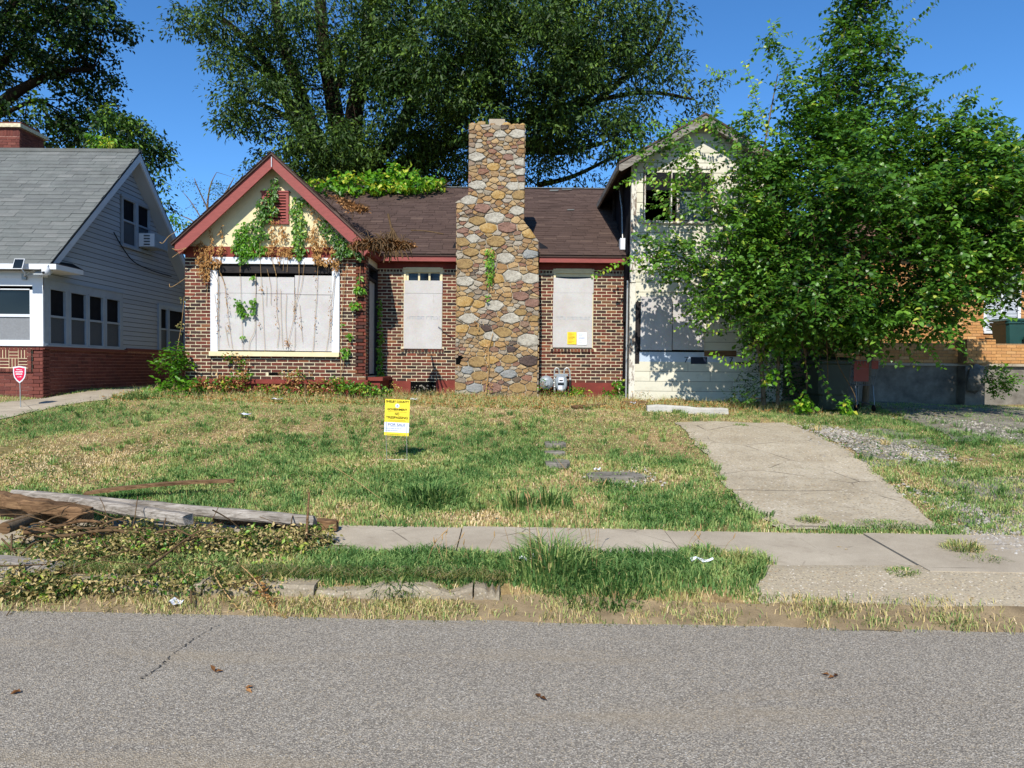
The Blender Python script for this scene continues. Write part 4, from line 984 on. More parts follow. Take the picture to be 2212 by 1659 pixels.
# tar-felt sheets hanging and rippling on the left flank
for k, (y0_, y1_, z0_, z1_) in enumerate(((14.75, 15.9, 2.55, 4.75), (15.9, 17.1, 2.75, 4.85), (17.1, 18.7, 3.3, 5.0), (14.6, 15.3, 1.0, 2.6))):
    n1, n2 = 10, 12; vs = []
    for i in range(n1 + 1):
        for j in range(n2 + 1):
            y = y0_ + (y1_ - y0_) * i / n1; z = z0_ + (min(z1_, zs) - z0_) * j / n2
            x = XT0 - .012 - .02 * abs(math.sin(i * 1.1 + k + .5 * math.sin(j * .8))) - .03 * (1 - j / n2) * abs(math.sin(i * .7)); vs.append((x, y, z + .03 * math.sin(i * 1.3)))
    fs = [(i * (n2 + 1) + j, i * (n2 + 1) + j + 1, (i + 1) * (n2 + 1) + j + 1, (i + 1) * (n2 + 1) + j) for i in range(n1) for j in range(n2)]
    MB().add(vs, fs, 0, 0, True).build('tar_felt_sheet', M['felt'], wing)
for y_ in (15.5, 16.7): MB().box((XT0 - .07, y_, 2.9), (XT0 - .03, y_ + .07, zs)).build('batten', M['charred'], wing)
# corner boards
MB().box((XT0 - .03, YT - .03, ZT0 - .02), (XT0 + .085, YT + .06, zv(612, YT, 1370))).build('corner_board', M['peeling'], wing)
MB().box((XT0 - .025, YT - .028, zv(610, YT, 1370)), (XT0 + .083, YT + .06, zt_(XT0 + .03) - .14)).build('corner_board', M['peeling'], wing)
MB().box((XT1 - .06, YT - .03, ZT0), (XT1 + .03, YT + .06, zt_(XT1) - .14)).build('corner_board', M['peeling'], wing)
# roof
for sgn in (-1, 1):
    e = tp.x + sgn * (tp.x - tl.x); b = MB(); z1, z2 = tp.z + .02, tl.z + .02
    b.add([(tp.x, YTR - .03, z1), (e, YTR - .03, z2), (e, 19.7, z2), (tp.x, 19.7, z1), (tp.x, YTR - .03, z1 - .04), (e, YTR - .03, z2 - .04), (e, 19.7, z2 - .04), (tp.x, 19.7, z1 - .04)], [(0, 1, 2, 3), (4, 7, 6, 5), (0, 4, 5, 1), (1, 5, 6, 2), (2, 6, 7, 3), (3, 7, 4, 0)])
    b.build('roof', M['sh_brown'], wing)
    poly = [(tp.x, tp.z - .025), (e, tl.z - .025), (e, tl.z - .14), (e - sgn * .05, tl.z - .16), (tp.x, tp.z - .19)]
    if sgn > 0: poly = poly[::-1]
    MB().prism(poly, frame((0, YTR, 0), (1, 0, 0), (0, 0, 1)), -.03, .01).build('rake_board', M['rake_wood'], wing)
    b = MB(); b.add([(tp.x, YTR + .03, tp.z - .12), (e, YTR + .03, tl.z - .10), (e, YT, tl.z - .10), (tp.x, YT, tp.z - .12)], [(0, 1, 2, 3)]); b.build('soffit', M['rake_wood'], wing)
b = MB(); b.add([(tl.x - .02, YTR, tl.z - .12), (tl.x + .02, YTR, tl.z - .13), (tl.x + .02, 19.6, tl.z - .13), (tl.x - .02, 19.6, tl.z - .12), (tl.x - .02, YTR, tl.z), (tl.x - .02, 19.6, tl.z)], [(0, 1, 2, 3), (0, 3, 5, 4)]); b.build('eave_board', M['rake_wood'], wing)
# upper window: left half open, right half hazy glass
wf = MB(); t_ = .05; x0, x1, z0, z1 = wy; xm = xu(1452, YT, 420)
wf.box((x0, YT - .03, z0), (x0 + t_ * .6, YT + .1, z1)); wf.box((x1 - t_, YT - .03, z0), (x1, YT + .1, z1)); wf.box((x0 - .03, YT - .035, z1), (x1 + .03, YT + .1, z1 + .05)); wf.box((x0 - .03, YT - .06, z0 - .05), (x1 + .03, YT + .1, z0)); wf.box((xm - .03, YT - .02, z0), (xm - .005, YT + .09, z1)); wf.box((xm + .10, YT - .02, z0), (xm + .15, YT + .09, z1)); wf.box((xm + .14, YT - .01, z1 - .05), (x1 - t_, YT + .07, z1))
wf = wf.build('upper_window', M['peeling'], wing)
MB().box((xm + .15, YT + .03, z0 + .03), (x1 - t_, YT + .04, z1 - .05)).build('pane', M['glass_hazy'], wf)
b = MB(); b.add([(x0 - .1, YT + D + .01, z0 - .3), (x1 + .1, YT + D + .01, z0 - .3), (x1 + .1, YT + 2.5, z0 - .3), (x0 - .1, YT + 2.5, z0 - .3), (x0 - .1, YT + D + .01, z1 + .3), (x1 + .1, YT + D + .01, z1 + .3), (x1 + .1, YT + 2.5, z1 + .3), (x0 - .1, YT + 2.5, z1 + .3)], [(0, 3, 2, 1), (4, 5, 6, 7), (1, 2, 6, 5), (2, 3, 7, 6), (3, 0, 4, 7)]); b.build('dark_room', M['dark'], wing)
# lower boarded opening
fb = MB(); fb.box((ly[0], YT - .012, ly[2]), (ly[0] + .11, YT + .02, ly[3] - .07)); fb.box((ly[0] + .04, YT - .03, ly[2] + .2), (ly[0] + .075, YT - .012, ly[3] - .09)); fb.build('jamb', M['charred'], wing)
zbd = zv(757, YT, 1440); xmid = xu(1452, YT, 700)
board(ly[0] + .125, xmid - .006, zbd, zv(641, YT, 1440), YT - .03, .013, M['osb'], wing); board(xmid + .004, xu(1521, YT, 700), zbd + .01, zv(640, YT, 1440), YT - .03, .013, M['osb'], wing)
MB().box((ly[0] + .12, YT - .012, zbd - .03), (xu(1600, YT, 760), YT - .002, zbd + .0)).build('gap', M['dark'], wing)  # near-black strip laid on the wall in place of a shaded gap
wr = MB(); wr.box((ly[0] + .115, YT - .006, ly[2]), (xu(1650, YT, 770), YT + .004, zbd - .03)); wr = wr.build('house_wrap', M['wrap'], wing)
zb0, zb1 = zv(784.5, YT, 1440), zv(776, YT, 1440)
for ua in (1480, 1577):
    b = MB(); xa, xb_ = xu(ua + 12, YT, 780), xu(ua + 47, YT, 780); b.box((xa, YT - .0085, zb0 - .012), (xb_, YT - .0062, zb1 + .05))
    xc = xu(ua - 2, YT, 780); w_ = .075   # the cut-off "Z" of the printed name
    b.box((xc, YT - .0085, zb1 + .036), (xc + w_, YT - .0062, zb1 + .05)); b.box((xc, YT - .0085, zb0 - .012), (xc + w_, YT - .0062, zb0 + .002))
    b.add([(xc + .0, YT - .0085, zb0 + .0), (xc + .022, YT - .0085, zb0), (xc + w_, YT - .0085, zb1 + .038), (xc + w_ - .022, YT - .0085, zb1 + .038)], [(0, 1, 2, 3)]); b.build('printed_name', M['wrap_blue'], wr)
b = MB(); b.box((xu(1521, YT, 760), YT - .02, zv(770, YT, 1540)), (xu(1590, YT, 760), YT - .002, zv(757, YT, 1540))); b.build('rotten_board', M['leaf_rust'] if 'leaf_rust' in M else M['brown_wood'], wing)
# rotten planks at the foot
MB().box((xu(1370, YT, 870), YT - .12, ZT0 - .09), (xu(1580, YT, 870), YT - .02, ZT0 - .04)).build('footing_board', M['brown_wood'], wing)
# meter box and conduit on the flank
mb_ = thing('meter_box', 'small white utility box with a hanging loop of cable on the dark tar-felt wall', 'utility box', PX(1346, 530, XT0 - .1))
c = PX(1345, 528, XT0 - .07); MB().box((c.x - .06, c.y - .08, c.z - .12), (c.x + .05, c.y + .12, c.z + .12)).build('box_body', M['white'], mb_)
MB().tube(curve([c + Vector((-.07, .1, .1)), c + Vector((-.09, .12, -.1)), c + Vector((-.05, .05, -.26)), c + Vector((.0, -.02, -.2)), c + Vector((.02, -.05, -.1))]), .01, 5).build('cable', M['pipe_black'], mb_)
pp = thing('conduit_pipe', 'thin pale conduit pipe running down the corner between brick wall and cream wing', 'pipe', (XT0 - .1, YT + .2, 1))
MB().tube([PX(1335, 385, XT0 - .08), PX(1344, 455, XT0 - .07), PX(1345, 560, XT0 - .07)], .017, 6).build('upper_pipe', M['galv'], pp)
MB().tube([(XT0 - .06, YT + .1, zv(605, YT, 1355)), (XT0 - .065, YT + .1, .9)], .022, 6).build('lower_pipe', M['galv'], pp)

# ------------------------------------------------------------------ grey-sided house on the left
XH = PX(92.6, 748, -8.59).x; YH0 = 13.0
lh = thing('grey_house', 'grey-sided house with steep shingle roof and dark red brick base', 'house', (XH, YH0, 1.1))
RX = -8.28
rp = PX(303, 326, RX); re = PX(108, 569, RX); YPk = rp.y; Ye = re.y; SH = (rp.z - re.z) / (YPk - Ye); Yb = 2 * YPk - Ye
zh = lambda y: rp.z - SH * abs(y - YPk)
zbr = PX(95, 748, XH).z      # top of the brick base
frh = frame((XH, 0, 0), (0, 1, 0), (0, 0, 1)); YH1 = Yb - .3
def rectX(u0, u1, v0, v1):
    a = PX(u0, v0, XH); b_ = PX(u1, v0, XH); return (a.y, b_.y, PX(u0, v1, XH).z, a.z)
win4 = [rectX(102, 140, 620, 745), rectX(147, 184, 625, 745), rectX(187.5, 221, 630, 745), rectX(225, 257, 634, 746)]
for k in range(1, 4): win4[k] = (win4[k][0], win4[k][1], win4[0][2], win4[0][3])
bk = PX(343, 640, XH); bkw = (bk.y, bk.y + 1.6, win4[0][2], win4[0][3] - .02)
uw = rectX(261, 321, 424, 527); 
big_hole = (win4[0][0] - .12, win4[3][1] + .10, zbr - .1, win4[0][3] + .14)
side = MB(); zlow = zh(Ye + .3) - .12
side.prism([(YH0, .6), (YH1, .6), (YH1, zh(YH1) - .1), (YPk, rp.z - .1), (YH0, zh(YH0) - .1)], frh, -.15, -.012); side = side.build('side_wall', M['felt'], lh)  # dark backing shows between planks in place of their lap shadows
hp = [(SH, 1, rp.z - .03 + SH * YPk), (-SH, 1, rp.z - .03 - SH * YPk)]
pls = courses(YH0 + .02, YH1, zbr + .02, rp.z, .102, 30, .008, holes=[big_hole, (bkw[0] - .08, bkw[1] + .08, bkw[2], bkw[3] + .08), (uw[0] - .05, uw[1] + .05, uw[2] - .04, uw[3] + .05)], hps=hp, stagger=0, seed=1)
lay(pls, frh, 'plank', M['siding_grey'], side, 300, d1=.012, djit=.0005, tilt=.13, seed=2)
# side brick base
zbase = .85
MB().box((XH - .2, YH0, zbase - .4), (XH + .0, YH1, zbr)).build('brick_base', M['mortar_r'], lh)
sbw = bpy.data.objects['brick_base']
pls = courses(YH0, YH1, zbase, zbr - .06, BH, BL, .009, jit=.003, seed=6)
lay(pls, frh, 'brick', M['brick_red'], sbw, 60, -.004, .007, .002, seed=7, order=lambda p: p[0][0] - p[0][1] * .4)
capb = MB(); capb.box((XH - .05, YH0 - .02, zbr - .055), (XH + .05, win4[3][1] + .25, zbr)); capb.box((XH - .05, win4[3][1] + .25, zbr - .02), (XH + .05, YH1, zbr + .04)); capb.build('brick_cap', M['brick_red'], sbw)
# windows on the side
def hwin(r, name, scr=True, parent=lh, mid=.5):
    y0, y1, z0, z1 = r; f_ = MB(); t = .035; X = XH + .02
    f_.box((X - .05, y0, z0), (X + .02, y0 + t, z1)); f_.box((X - .05, y1 - t, z0), (X + .02, y1, z1)); f_.box((X - .05, y0 + t, z0), (X + .02, y1 - t, z0 + t)); f_.box((X - .05, y0 + t, z1 - t), (X + .02, y1 - t, z1)); zm = z0 + (z1 - z0) * mid; f_.box((X - .04, y0 + t, zm - .02), (X + .012, y1 - t, zm + .02))
    w = f_.build(name, M['frame_shade'], parent); MB().box((X - .05, y0 + t, zm + .02), (X - .035, y1 - t, z1 - t)).build('pane', M['glass'], w); MB().box((X - .03, y0 + t, z0 + t), (X - .015, y1 - t, zm - .02)).build('insect_screen', M['screen'], w); return w
for r in win4: hwin(r, 'side_window')
tr_ = MB(); tr_.box((XH - .02, YH0 + .0, win4[0][3]), (XH + .035, win4[3][1] + .1, win4[0][3] + .13)); tr_.box((XH - .02, YH0, zbr), (XH + .034, win4[0][0], win4[0][3])); tr_.box((XH - .02, win4[3][1], zbr + .0), (XH + .033, win4[3][1] + .1, win4[0][3]))
for k in range(3): tr_.box((XH - .02, win4[k][1], zbr), (XH + .031, win4[k + 1][0], win4[0][3]))
tr_.box((XH - .02, YH0 + .0, zbr - .0), (XH + .06, win4[3][1] + .1, win4[0][2])); tr_.box((XH - .02, YH0, win4[0][3] + .132), (XH + .05, win4[3][1] + .12, win4[0][3] + .16)); tr_.build('window_surround', M['frame_shade'], lh)
m_ = (bkw[0] + bkw[1]) / 2 - .4
hwin((bkw[0], m_, bkw[2], bkw[3]), 'side_window'); hwin((m_ + .03, m_ + .9, bkw[2], bkw[3]), 'side_window')
MB().box((XH, bkw[0] - .08, bkw[3]), (XH + .045, bkw[1] + .2, bkw[3] + .08)).box((XH, bkw[0] - .08, bkw[2] - .02), (XH + .046, bkw[0], bkw[3])).build('window_surround', M['frame_shade'], lh)
um = (uw[0] + uw[1]) / 2
hwin((uw[0], um - .02, uw[2], uw[3]), 'upper_window', mid=.52); hwin((um + .03, uw[1], uw[2], uw[3]), 'upper_window', mid=.52)
MB().box((XH, uw[0] - .05, uw[3]), (XH + .05, uw[1] + .05, uw[3] + .05)).box((XH, um - .02, uw[2]), (XH + .05, um + .03, uw[3])).box((XH, uw[0] - .05, uw[2] - .05), (XH + .06, uw[1] + .05, uw[2])).build('window_surround', M['frame_shade'], lh)
# roof, rakes
b = MB(); XF = -16
for (ya, za, yb2, zb2) in ((Ye, re.z, YPk, rp.z), (YPk, rp.z, Yb, re.z)):
    b.add([(XF, ya, za - .01), (RX, ya, za - .01), (RX, yb2, zb2 - .01), (XF, yb2, zb2 - .01), (XF, ya, za - .06), (RX, ya, za - .06), (RX, yb2, zb2 - .06), (XF, yb2, zb2 - .06)], [(0, 1, 2, 3), (4, 7, 6, 5), (0, 4, 5, 1), (1, 5, 6, 2), (2, 6, 7, 3)])
rf = b.build('roof', M['sh_grey'], lh)
ey_ = Vector((0, YPk - Ye, rp.z - re.z)); lnh = ey_.length; f_ = frame((0, Ye - .02, re.z - .01), (1, 0, 0), ey_)
pls = courses(-13.5, RX + .01, -.01, lnh, .14, .33, .004, rndL=.45, seed=31)
lay(pls, f_, 'shingle', M['sh_grey'], rf, 280, d1=.009, djit=.003, tilt=.035, seed=32, order=lambda p: p[0][1] - p[0][0] * .2)
MB().box((-14, YPk - .08, rp.z - .045), (RX, YPk + .08, rp.z + .02)).build('ridge_cap', M['sh_grey'], rf)
for s_ in (-1, 1):
    ya = Ye if s_ < 0 else Yb; b = MB(); zz = zh(ya)
    b.add([(RX + .0, YPk, rp.z - .03), (RX + .0, ya, zz - .03), (RX + .0, ya, zz - .21), (RX + .0, YPk, rp.z - .24), (RX - .04, YPk, rp.z - .03), (RX - .04, ya, zz - .03), (RX - .04, ya, zz - .21), (RX - .04, YPk, rp.z - .24)], [(0, 3, 2, 1), (4, 5, 6, 7), (0, 1, 5, 4), (2, 3, 7, 6), (1, 2, 6, 5)]); b.build('rake_board', M['white_sh'], lh)
    b = MB(); b.add([(RX - .04, YPk, rp.z - .22), (RX - .04, ya, zz - .2), (XH, ya, zz - .2), (XH, YPk, rp.z - .22)], [(0, 1, 2, 3)]); b.build('soffit', M['siding_grey'], lh)
# front: eave gutter, frieze, pilaster, window, brick panel in basket weave
zg = re.z
MB().box((XF, Ye - .05, zg - .11), (XH + .45, Ye + .02, zg - .015)).box((XH - .0, Ye + .02, zg - .11), (XH + .45, YH0 + .5, zg - .02)).build('gutter', M['white'], lh)
b = MB(); b.add([(XH + .45, Ye - .03, zg - .015), (XH + .45, YH0 + .55, zg - .02), (XH + .0, YH0 + .9, zg + .16), (XH + .0, Ye + .1, zg + .10)], [(0, 1, 2, 3)]); b.build('return_roof', M['felt'], lh)
zfr = PX(95, 600, XH).z
b = MB(); b.box((XF, YH0 - .02, zg - .45), (XH + .03, YH0 + .1, zg - .10)); b.box((XF, YH0 - .05, zfr - .0), (XH + .05, YH0 + .08, zfr + .04)); b.box((XF, YH0 - .035, zfr + .22), (XH + .035, YH0 - .02, zfr + .26)); b.build('frieze', M['white'], lh)
fx1_ = xu(77, YH0); 
b = MB(); b.box((xu(73, YH0), YH0 - .03, zbr), (XH + .03, YH0 + .1, zfr)); b.box((XF, YH0 - .028, zv(618, YH0, 40)), (xu(73, YH0), YH0 + .08, zfr)); b.box((XF, YH0 - .06, zbr - .0), (XH + .05, YH0 + .08, zbr + .05)); b.build('front_trim', M['white'], lh)
wx = (xu(-60, YH0), xu(73, YH0)); z0, z1 = zbr + .05, zv(618, YH0, 40); zm = zv(681, YH0, 40)
b = MB(); b.box((wx[1] - .06, YH0 - .02, z0), (wx[1], YH0 + .06, z1)); b.box((wx[0], YH0 - .02, z0), (wx[1] - .06, YH0 + .06, z0 + .06)); b.box((wx[0], YH0 - .02, z1 - .05), (wx[1] - .06, YH0 + .06, z1)); b.box((wx[0], YH0 - .015, zm - .03), (wx[1] - .06, YH0 + .04, zm + .02)); fwn = b.build('front_window', M['white'], lh)
MB().box((wx[0], YH0 + .03, zm), (wx[1] - .05, YH0 + .04, z1)).build('pane', M['glass'], fwn); MB().box((wx[0], YH0 + .01, z0), (wx[1] - .05, YH0 + .02, zm)).build('insect_screen', plain('grey_screen', '#77797b', .1, 30, .7, .2), fwn)
fbw = MB().box((-14, YH0, .5), (XH, YH0 + .19, zbr)).box((-14, YH0 + .2, .5), (-13.8, YH1, zg)).build('front_brick_wall', M['mortar_r'], lh)
frb = frame((0, YH0, 0), (1, 0, 0), (0, 0, 1))
pz0, pz1 = zv(803, YH0, 60), zv(752, YH0, 60); px1 = xu(70, YH0)
pls = courses(-11.2, XH, .9, zbr - .075, BH, BL, .008, holes=[(-13, px1, pz0, pz1 + .2)], jit=.003, seed=41)
lay(pls, frb, 'brick', M['brick_red'], fbw, 90, -.004, .008, .002, seed=42, order=lambda p: -p[0][0])
lay(courses(-11.2, XH + .02, zbr - .07, zbr, .07, .078, .008, stagger=0), frb, 'cap_brick', M['brick_red'], fbw, 40, -.004, .03, .002, seed=43, order=lambda p: -p[0][0])
# basket weave panel
pn = MB().box((-11.2, YH0 - .025, pz0), (px1, YH0 - .001, pz1)).build('basket_weave_panel', M['cream'], lh)
bs = (pz1 - pz0 - .09) / 2; polys = []; x = px1 - .075 - bs; c_ = 0
while x > -10.6:
    for r_ in range(2):
        zb_ = pz0 + .075 + r_ * bs
        for k in range(3):
            a = .004; w3 = bs / 3
            if (r_ + c_) % 2 == 0: polys.append([(x + a, zb_ + k * w3 + a * 1.6), (x + bs - a, zb_ + k * w3 + a * 1.6), (x + bs - a, zb_ + (k + 1) * w3 - a * 1.6), (x + a, zb_ + (k + 1) * w3 - a * 1.6)])
            else: polys.append([(x + k * w3 + a * 1.6, zb_ + a), (x + (k + 1) * w3 - a * 1.6, zb_ + a), (x + (k + 1) * w3 - a * 1.6, zb_ + bs - a), (x + k * w3 + a * 1.6, zb_ + bs - a)])
    x -= bs; c_ += 1
lay(polys, frame((0, YH0 - .025, 0), (1, 0, 0), (0, 0, 1)), 'panel_brick', M['brick_red'], pn, 60, -.002, .004, .001, seed=44)
lay(courses(-11.2, px1, pz0, pz0 + .07, .07, .07, .006, stagger=0) + courses(px1 - .07, px1, pz0 + .07, pz1, .07, .08, .006, stagger=0), frame((0, YH0 - .025, 0), (1, 0, 0), (0, 0, 1)), 'border_brick', M['brick_red'], pn, 40, -.002, .022, .001, seed=45)
# brick chimney stack on the far slope
Yc2 = 17.6; c0, c1 = P(-30, 300, Yc2).x, P(42, 300, Yc2).x; ztop = P(40, 272, Yc2).z; zlo_ = P(40, 326, Yc2).z - .6
st2 = MB().box((c0, Yc2, zlo_), (c1, Yc2 + .9, ztop)).build('chimney_stack', M['mortar_r'], lh)
fr_ = frame((0, Yc2, 0), (1, 0, 0), (0, 0, 1))
lay(courses(c0, c1, zlo_, ztop - .25, BH, BL, .009, jit=.003, seed=51) + courses(c0, c1, ztop - .25, ztop - .05, .2, .075, .009, stagger=0), fr_, 'brick', M['brick_red'], st2, 70, -.004, .01, .003, seed=52, order=lambda p: -p[0][0] - p[0][1])
lay(courses(Yc2, Yc2 + .9, zlo_, ztop - .05, BH, BL, .009, jit=.003, seed=53), frame((c1, 0, 0), (0, 1, 0), (0, 0, 1)), 'brick', M['brick_red'], st2, 0, -.004, .01, .003, seed=54)
b = MB(); b.box((c0 - .08, Yc2 - .08, ztop - .05), (c1 + .08, Yc2 + .98, ztop + .04)); b.build('mortar_cap', M['mortar'], st2)
MB().box((c0, Yc2 + .1, ztop + .045), (c1 - .02, Yc2 + .8, ztop + .13)).build('cap_slab', M['brick_red'], st2)
# far back of the house
MB().box((-14, YH1 - .1, .5), (XH - .16, YH1, zh(YH1) - .1)).build('rear_wall', M['siding_grey'], lh)
# things on it
a = PX(303, 512, XH + .3); ac = thing('window_air_conditioner', 'small white window air conditioner sticking out of the upper side window', 'air conditioner', a)
az = PX(300, 534, XH + .02).z; ay = PX(297, 520, XH).y
MB().box((XH + .03, ay - .02, az), (XH + .42, ay + .55, az + .32)).build('housing', M['metal_grey'], ac)
MB().box((XH + .05, ay - .032, az + .015), (XH + .40, ay - .021, az + .305)).build('side_panel', M['white'], ac)
for k in range(4): MB().box((XH + .16, ay - .036, az + .04 + k * .066), (XH + .3, ay - .0325, az + .075 + k * .066)).build('side_vent', M['steel'], ac)
cc = P(98, 575, Ye - .1); sc_ = thing('security_camera', 'white security camera on a bracket under the white eave of the grey house', 'camera', cc)
c = P(99, 577, Ye - .12); MB().tube([c + Vector((0, 0, .0)), c + Vector((0, 0, -.03)), c + Vector((0, 0, -.07)), c + Vector((0, 0, -.12)), c + Vector((0, 0, -.15))], [.04, .065, .07, .06, .02], 10).build('camera_body', M['white'], sc_)
MB().tube([c + Vector((0, -.055, -.1)), c + Vector((0, -.075, -.11))], .022, 8).build('lens', M['glass'], sc_)
MB().tube([c + Vector((0, .02, .0)), c + Vector((0, .06, .05))], .012, 5).build('bracket', M['white'], sc_)
c = P(40, 570, Ye - .16); sp = thing('solar_panel', 'small dark tilted solar panel on a white arm beside the security camera', 'solar panel', c)
f_ = frame(c, (1, 0, 0), (0, .35, .94)); MB().prism([(-.09, -.10), (.09, -.10), (.09, .10), (-.09, .10)], f_, -.012, .006).build('frame', M['white'], sp); MB().prism([(-.08, -.09), (.08, -.09), (.08, .09), (-.08, .09)], f_, .0065, .009).build('cell_panel', M['glass'], sp)
d1 = P(52, 597, YH0 - .06); MB().tube([c + Vector((.03, .02, -.08)), c + Vector((.08, .05, -.16)), d1], .009, 5).build('arm', M['white'], sp); MB().box((d1.x - .04, d1.y - .01, d1.z - .06), (d1.x + .04, d1.y + .03, d1.z + .05)).build('mount', M['metal_grey'], sp)
cab = MB().tube(curve([P(52, 597, YH0 - .07), P(70, 585, YH0 - .15), c * .0 + P(90, 580, Ye - .1)], 4), .006, 4).build('camera_cable', M['white'], None, P(70, 590, YH0)); tag(cab, 'thin white cable between the solar panel arm and the security camera', 'cable')
w1_ = MB().tube(curve([PX(246, 502, XH + .05), PX(265, 535, XH + .05), PX(290, 566, XH + .05), PX(330, 585, XH + .05), PX(370, 597, XH + .05)], 5), .012, 5).build('loose_cable', M['pipe_black'], None, PX(290, 560, XH)); tag(w1_, 'long black cable sagging across the grey side wall', 'cable')
# shield sign in the grass
p = P(43.5, 848, 12.0); p = Vector((p.x, 12.0, gz(p.x, 12.0))); ss = thing('shield_sign', 'red shield-shaped security sign with white rim on a stake before the red brick wall', 'sign', p)
cx, cz = P(42, 808, 12.0).x, P(42, 808, 12.0).z
sh = lambda s: [(cx + x * s, cz + z * s) for x, z in ((0, -.155), (.05, -.115), (.09, -.06), (.105, .0), (.11, .12), (.07, .125), (.0, .138), (-.07, .125), (-.11, .12), (-.105, .0), (-.09, -.06), (-.05, -.115))]
fs_ = frame((0, 12.0, 0), (1, 0, 0), (0, 0, 1)); MB().prism(sh(1.0), fs_, -.006, .0).build('shield_rim', M['white'], ss); MB().prism(sh(.82), fs_, .0005, .002).build('shield_face', M['shield_red'], ss)
for i, (w_, z_, h) in enumerate(((.1, .075, .014), (.13, .04, .026), (.12, .0, .024), (.07, -.045, .014))):
    b = MB(); x = -w_ / 2
    while x < w_ / 2 - .01: b.box((cx + x, 11.9965, cz + z_ - h / 2), (cx + x + .011, 11.9975, cz + z_ + h / 2 - (.006 if int(x * 1000) % 2 else 0))); x += .014
    b.build('lettering', M['white'], ss)
MB().tube([(cx, 12.01, cz - .1), (p.x, 12.01, p.z - .05)], .008, 6).build('stake', M['galv'], ss)

# ------------------------------------------------------------------ yellow-brick house on the right
YP = 15.6; YW = 17.2
rh = thing('yellow_brick_house', 'yellow-brick house with raised terrace, mostly hidden by the tree', 'house', (9, YP, .9))
xa, xb_ = xu(1765, YP, 760), 15.0
zl1, zl0 = zv(741, YP, 2000), zv(785, YP, 2000)
gx = lambda x: gz(x, YP)
MB().box((xa, YP, zl0), (xb_, YP + .2, zl1)).build('terrace_parapet', M['mortar_y'], rh)
tpw = bpy.data.objects['terrace_parapet']
lay(courses(xa, xb_, zl0 + .02, zl1 - .01, BH, BL, .01, seed=61), frame((0, YP, 0), (1, 0, 0), (0, 0, 1)), 'brick', M['brick_yellow'], tpw, 60, -.004, .008, .002, seed=62, order=lambda p: abs(p[0][0] - 9.5))
MB().box((xa - .05, YP - .06, zl0 - .05), (xb_, YP + 1.6, zl0 - .0)).build('terrace_slab', M['conc'], rh); MB().box((xa, YP + .02, .3), (xb_, YP + .3, zl0 - .05)).build('terrace_base', M['conc_old'], rh)
pa, pb = xu(2088, YP - .3, 760), xu(2150, YP - .3, 760); zpt = zv(733, YP - .3, 2110)
pil = MB().box((pa, YP - .3, zl0), (pb, YP + .15, zpt)).build('brick_pedestal', M['mortar_y'], rh)
lay(courses(pa, pb, zl0 + .01, zpt, BH, BL, .01, seed=63), frame((0, YP - .3, 0), (1, 0, 0), (0, 0, 1)), 'brick', M['brick_yellow'], pil, 30, -.004, .009, .002, seed=64)
rock(P(2107, 818, YP - .35), .33, 'conc_old', rh, 'broken_pier', (.62, .5, 1.0), 4)
MB().box((xu(2087, YP - .3, 800), YP - .28, .5), (xu(2130, YP - .3, 800), YP + .1, zl0 - .052)).build('pier', M['conc_old'], rh)
wn_ = (xu(2125, YW, 640), xu(2205, YW, 640), zv(718, YW, 2160), zv(580, YW, 2160))
zE2 = zv(520, YW, 2000); xw0 = xu(1750, YW, 600)
b = MB(); b.box((xw0, YW, .5), (wn_[0], YW + .2, zE2)); b.box((wn_[1], YW, .5), (16, YW + .2, zE2)); b.box((wn_[0], YW, .5), (wn_[1], YW + .2, wn_[2])); b.box((wn_[0], YW, wn_[3]), (wn_[1], YW + .2, zE2)); b.box((xw0, YW + .2, .5), (xw0 + .2, 24, zE2)); b.box((xw0, 24, .5), (16, 24.2, zE2))
hwl = b.build('front_wall', M['mortar_y'], rh)
lay(courses(xw0, 13.5, zl1 - .1, zE2, BH, BL, .01, holes=[(wn_[0], wn_[1], wn_[2], wn_[3])], jit=.003, seed=65), frame((0, YW, 0), (1, 0, 0), (0, 0, 1)), 'brick', M['brick_yellow'], hwl, 200, -.004, .008, .002, seed=66, order=lambda p: abs(p[0][0] - xu(2090, YW)) + .5 * abs(p[0][1] - zv(660, YW, 2090)))
b = MB(); t_ = .07; x0, x1, z0, z1 = wn_; b.box((x0, YW - .02, z0), (x0 + t_, YW + .1, z1)); b.box((x1 - t_, YW - .02, z0), (x1, YW + .1, z1)); b.box((x0, YW - .022, z1 - t_), (x1, YW + .1, z1)); b.box((x0, YW - .05, z0 - .03), (x1, YW + .1, z0 + .04)); b.box((x0 + t_, YW - .01, (z0 + z1) / 2 - .03), (x1 - t_, YW + .06, (z0 + z1) / 2 + .03)); xm_ = (x0 + x1) / 2; b.box((xm_ - .025, YW - .012, z0 + .04), (xm_ + .025, YW + .06, z1 - t_)); rwn = b.build('window', M['white'], rh)
MB().box((x0 + t_, YW + .02, z0), (x1 - t_, YW + .025, z1)).build('pane', M['glass_hazy'], rwn)
for k in range(22): z = z0 + .06 + k * .034; MB().box((x0 + t_ + .01, YW + .004, z), (x1 - t_ - .01, YW + .014, z + .02)).build('blind_slat', M['blind'], rwn)
zR2 = zv(395, YW + 3.2, 2000); b = MB(); ya = YW - .5; b.add([(xw0 - .4, ya, zE2), (17, ya, zE2), (17, YW + 3.4, zR2), (xw0 + 2.6, YW + 3.4, zR2), (xw0 - .4, 24.5, zE2), (17, 24.5, zE2), (xw0 - .4, ya, zE2 - .12), (17, ya, zE2 - .12)], [(0, 1, 2, 3), (0, 3, 4), (3, 2, 5, 4), (6, 7, 1, 0), (6, 4, 5, 7)]); rrf = b.build('roof', M['sh_pink'], rh)
ey_ = Vector((0, YW + 3.4 - ya, zR2 - zE2)); k_ = (2.98) / ey_.length
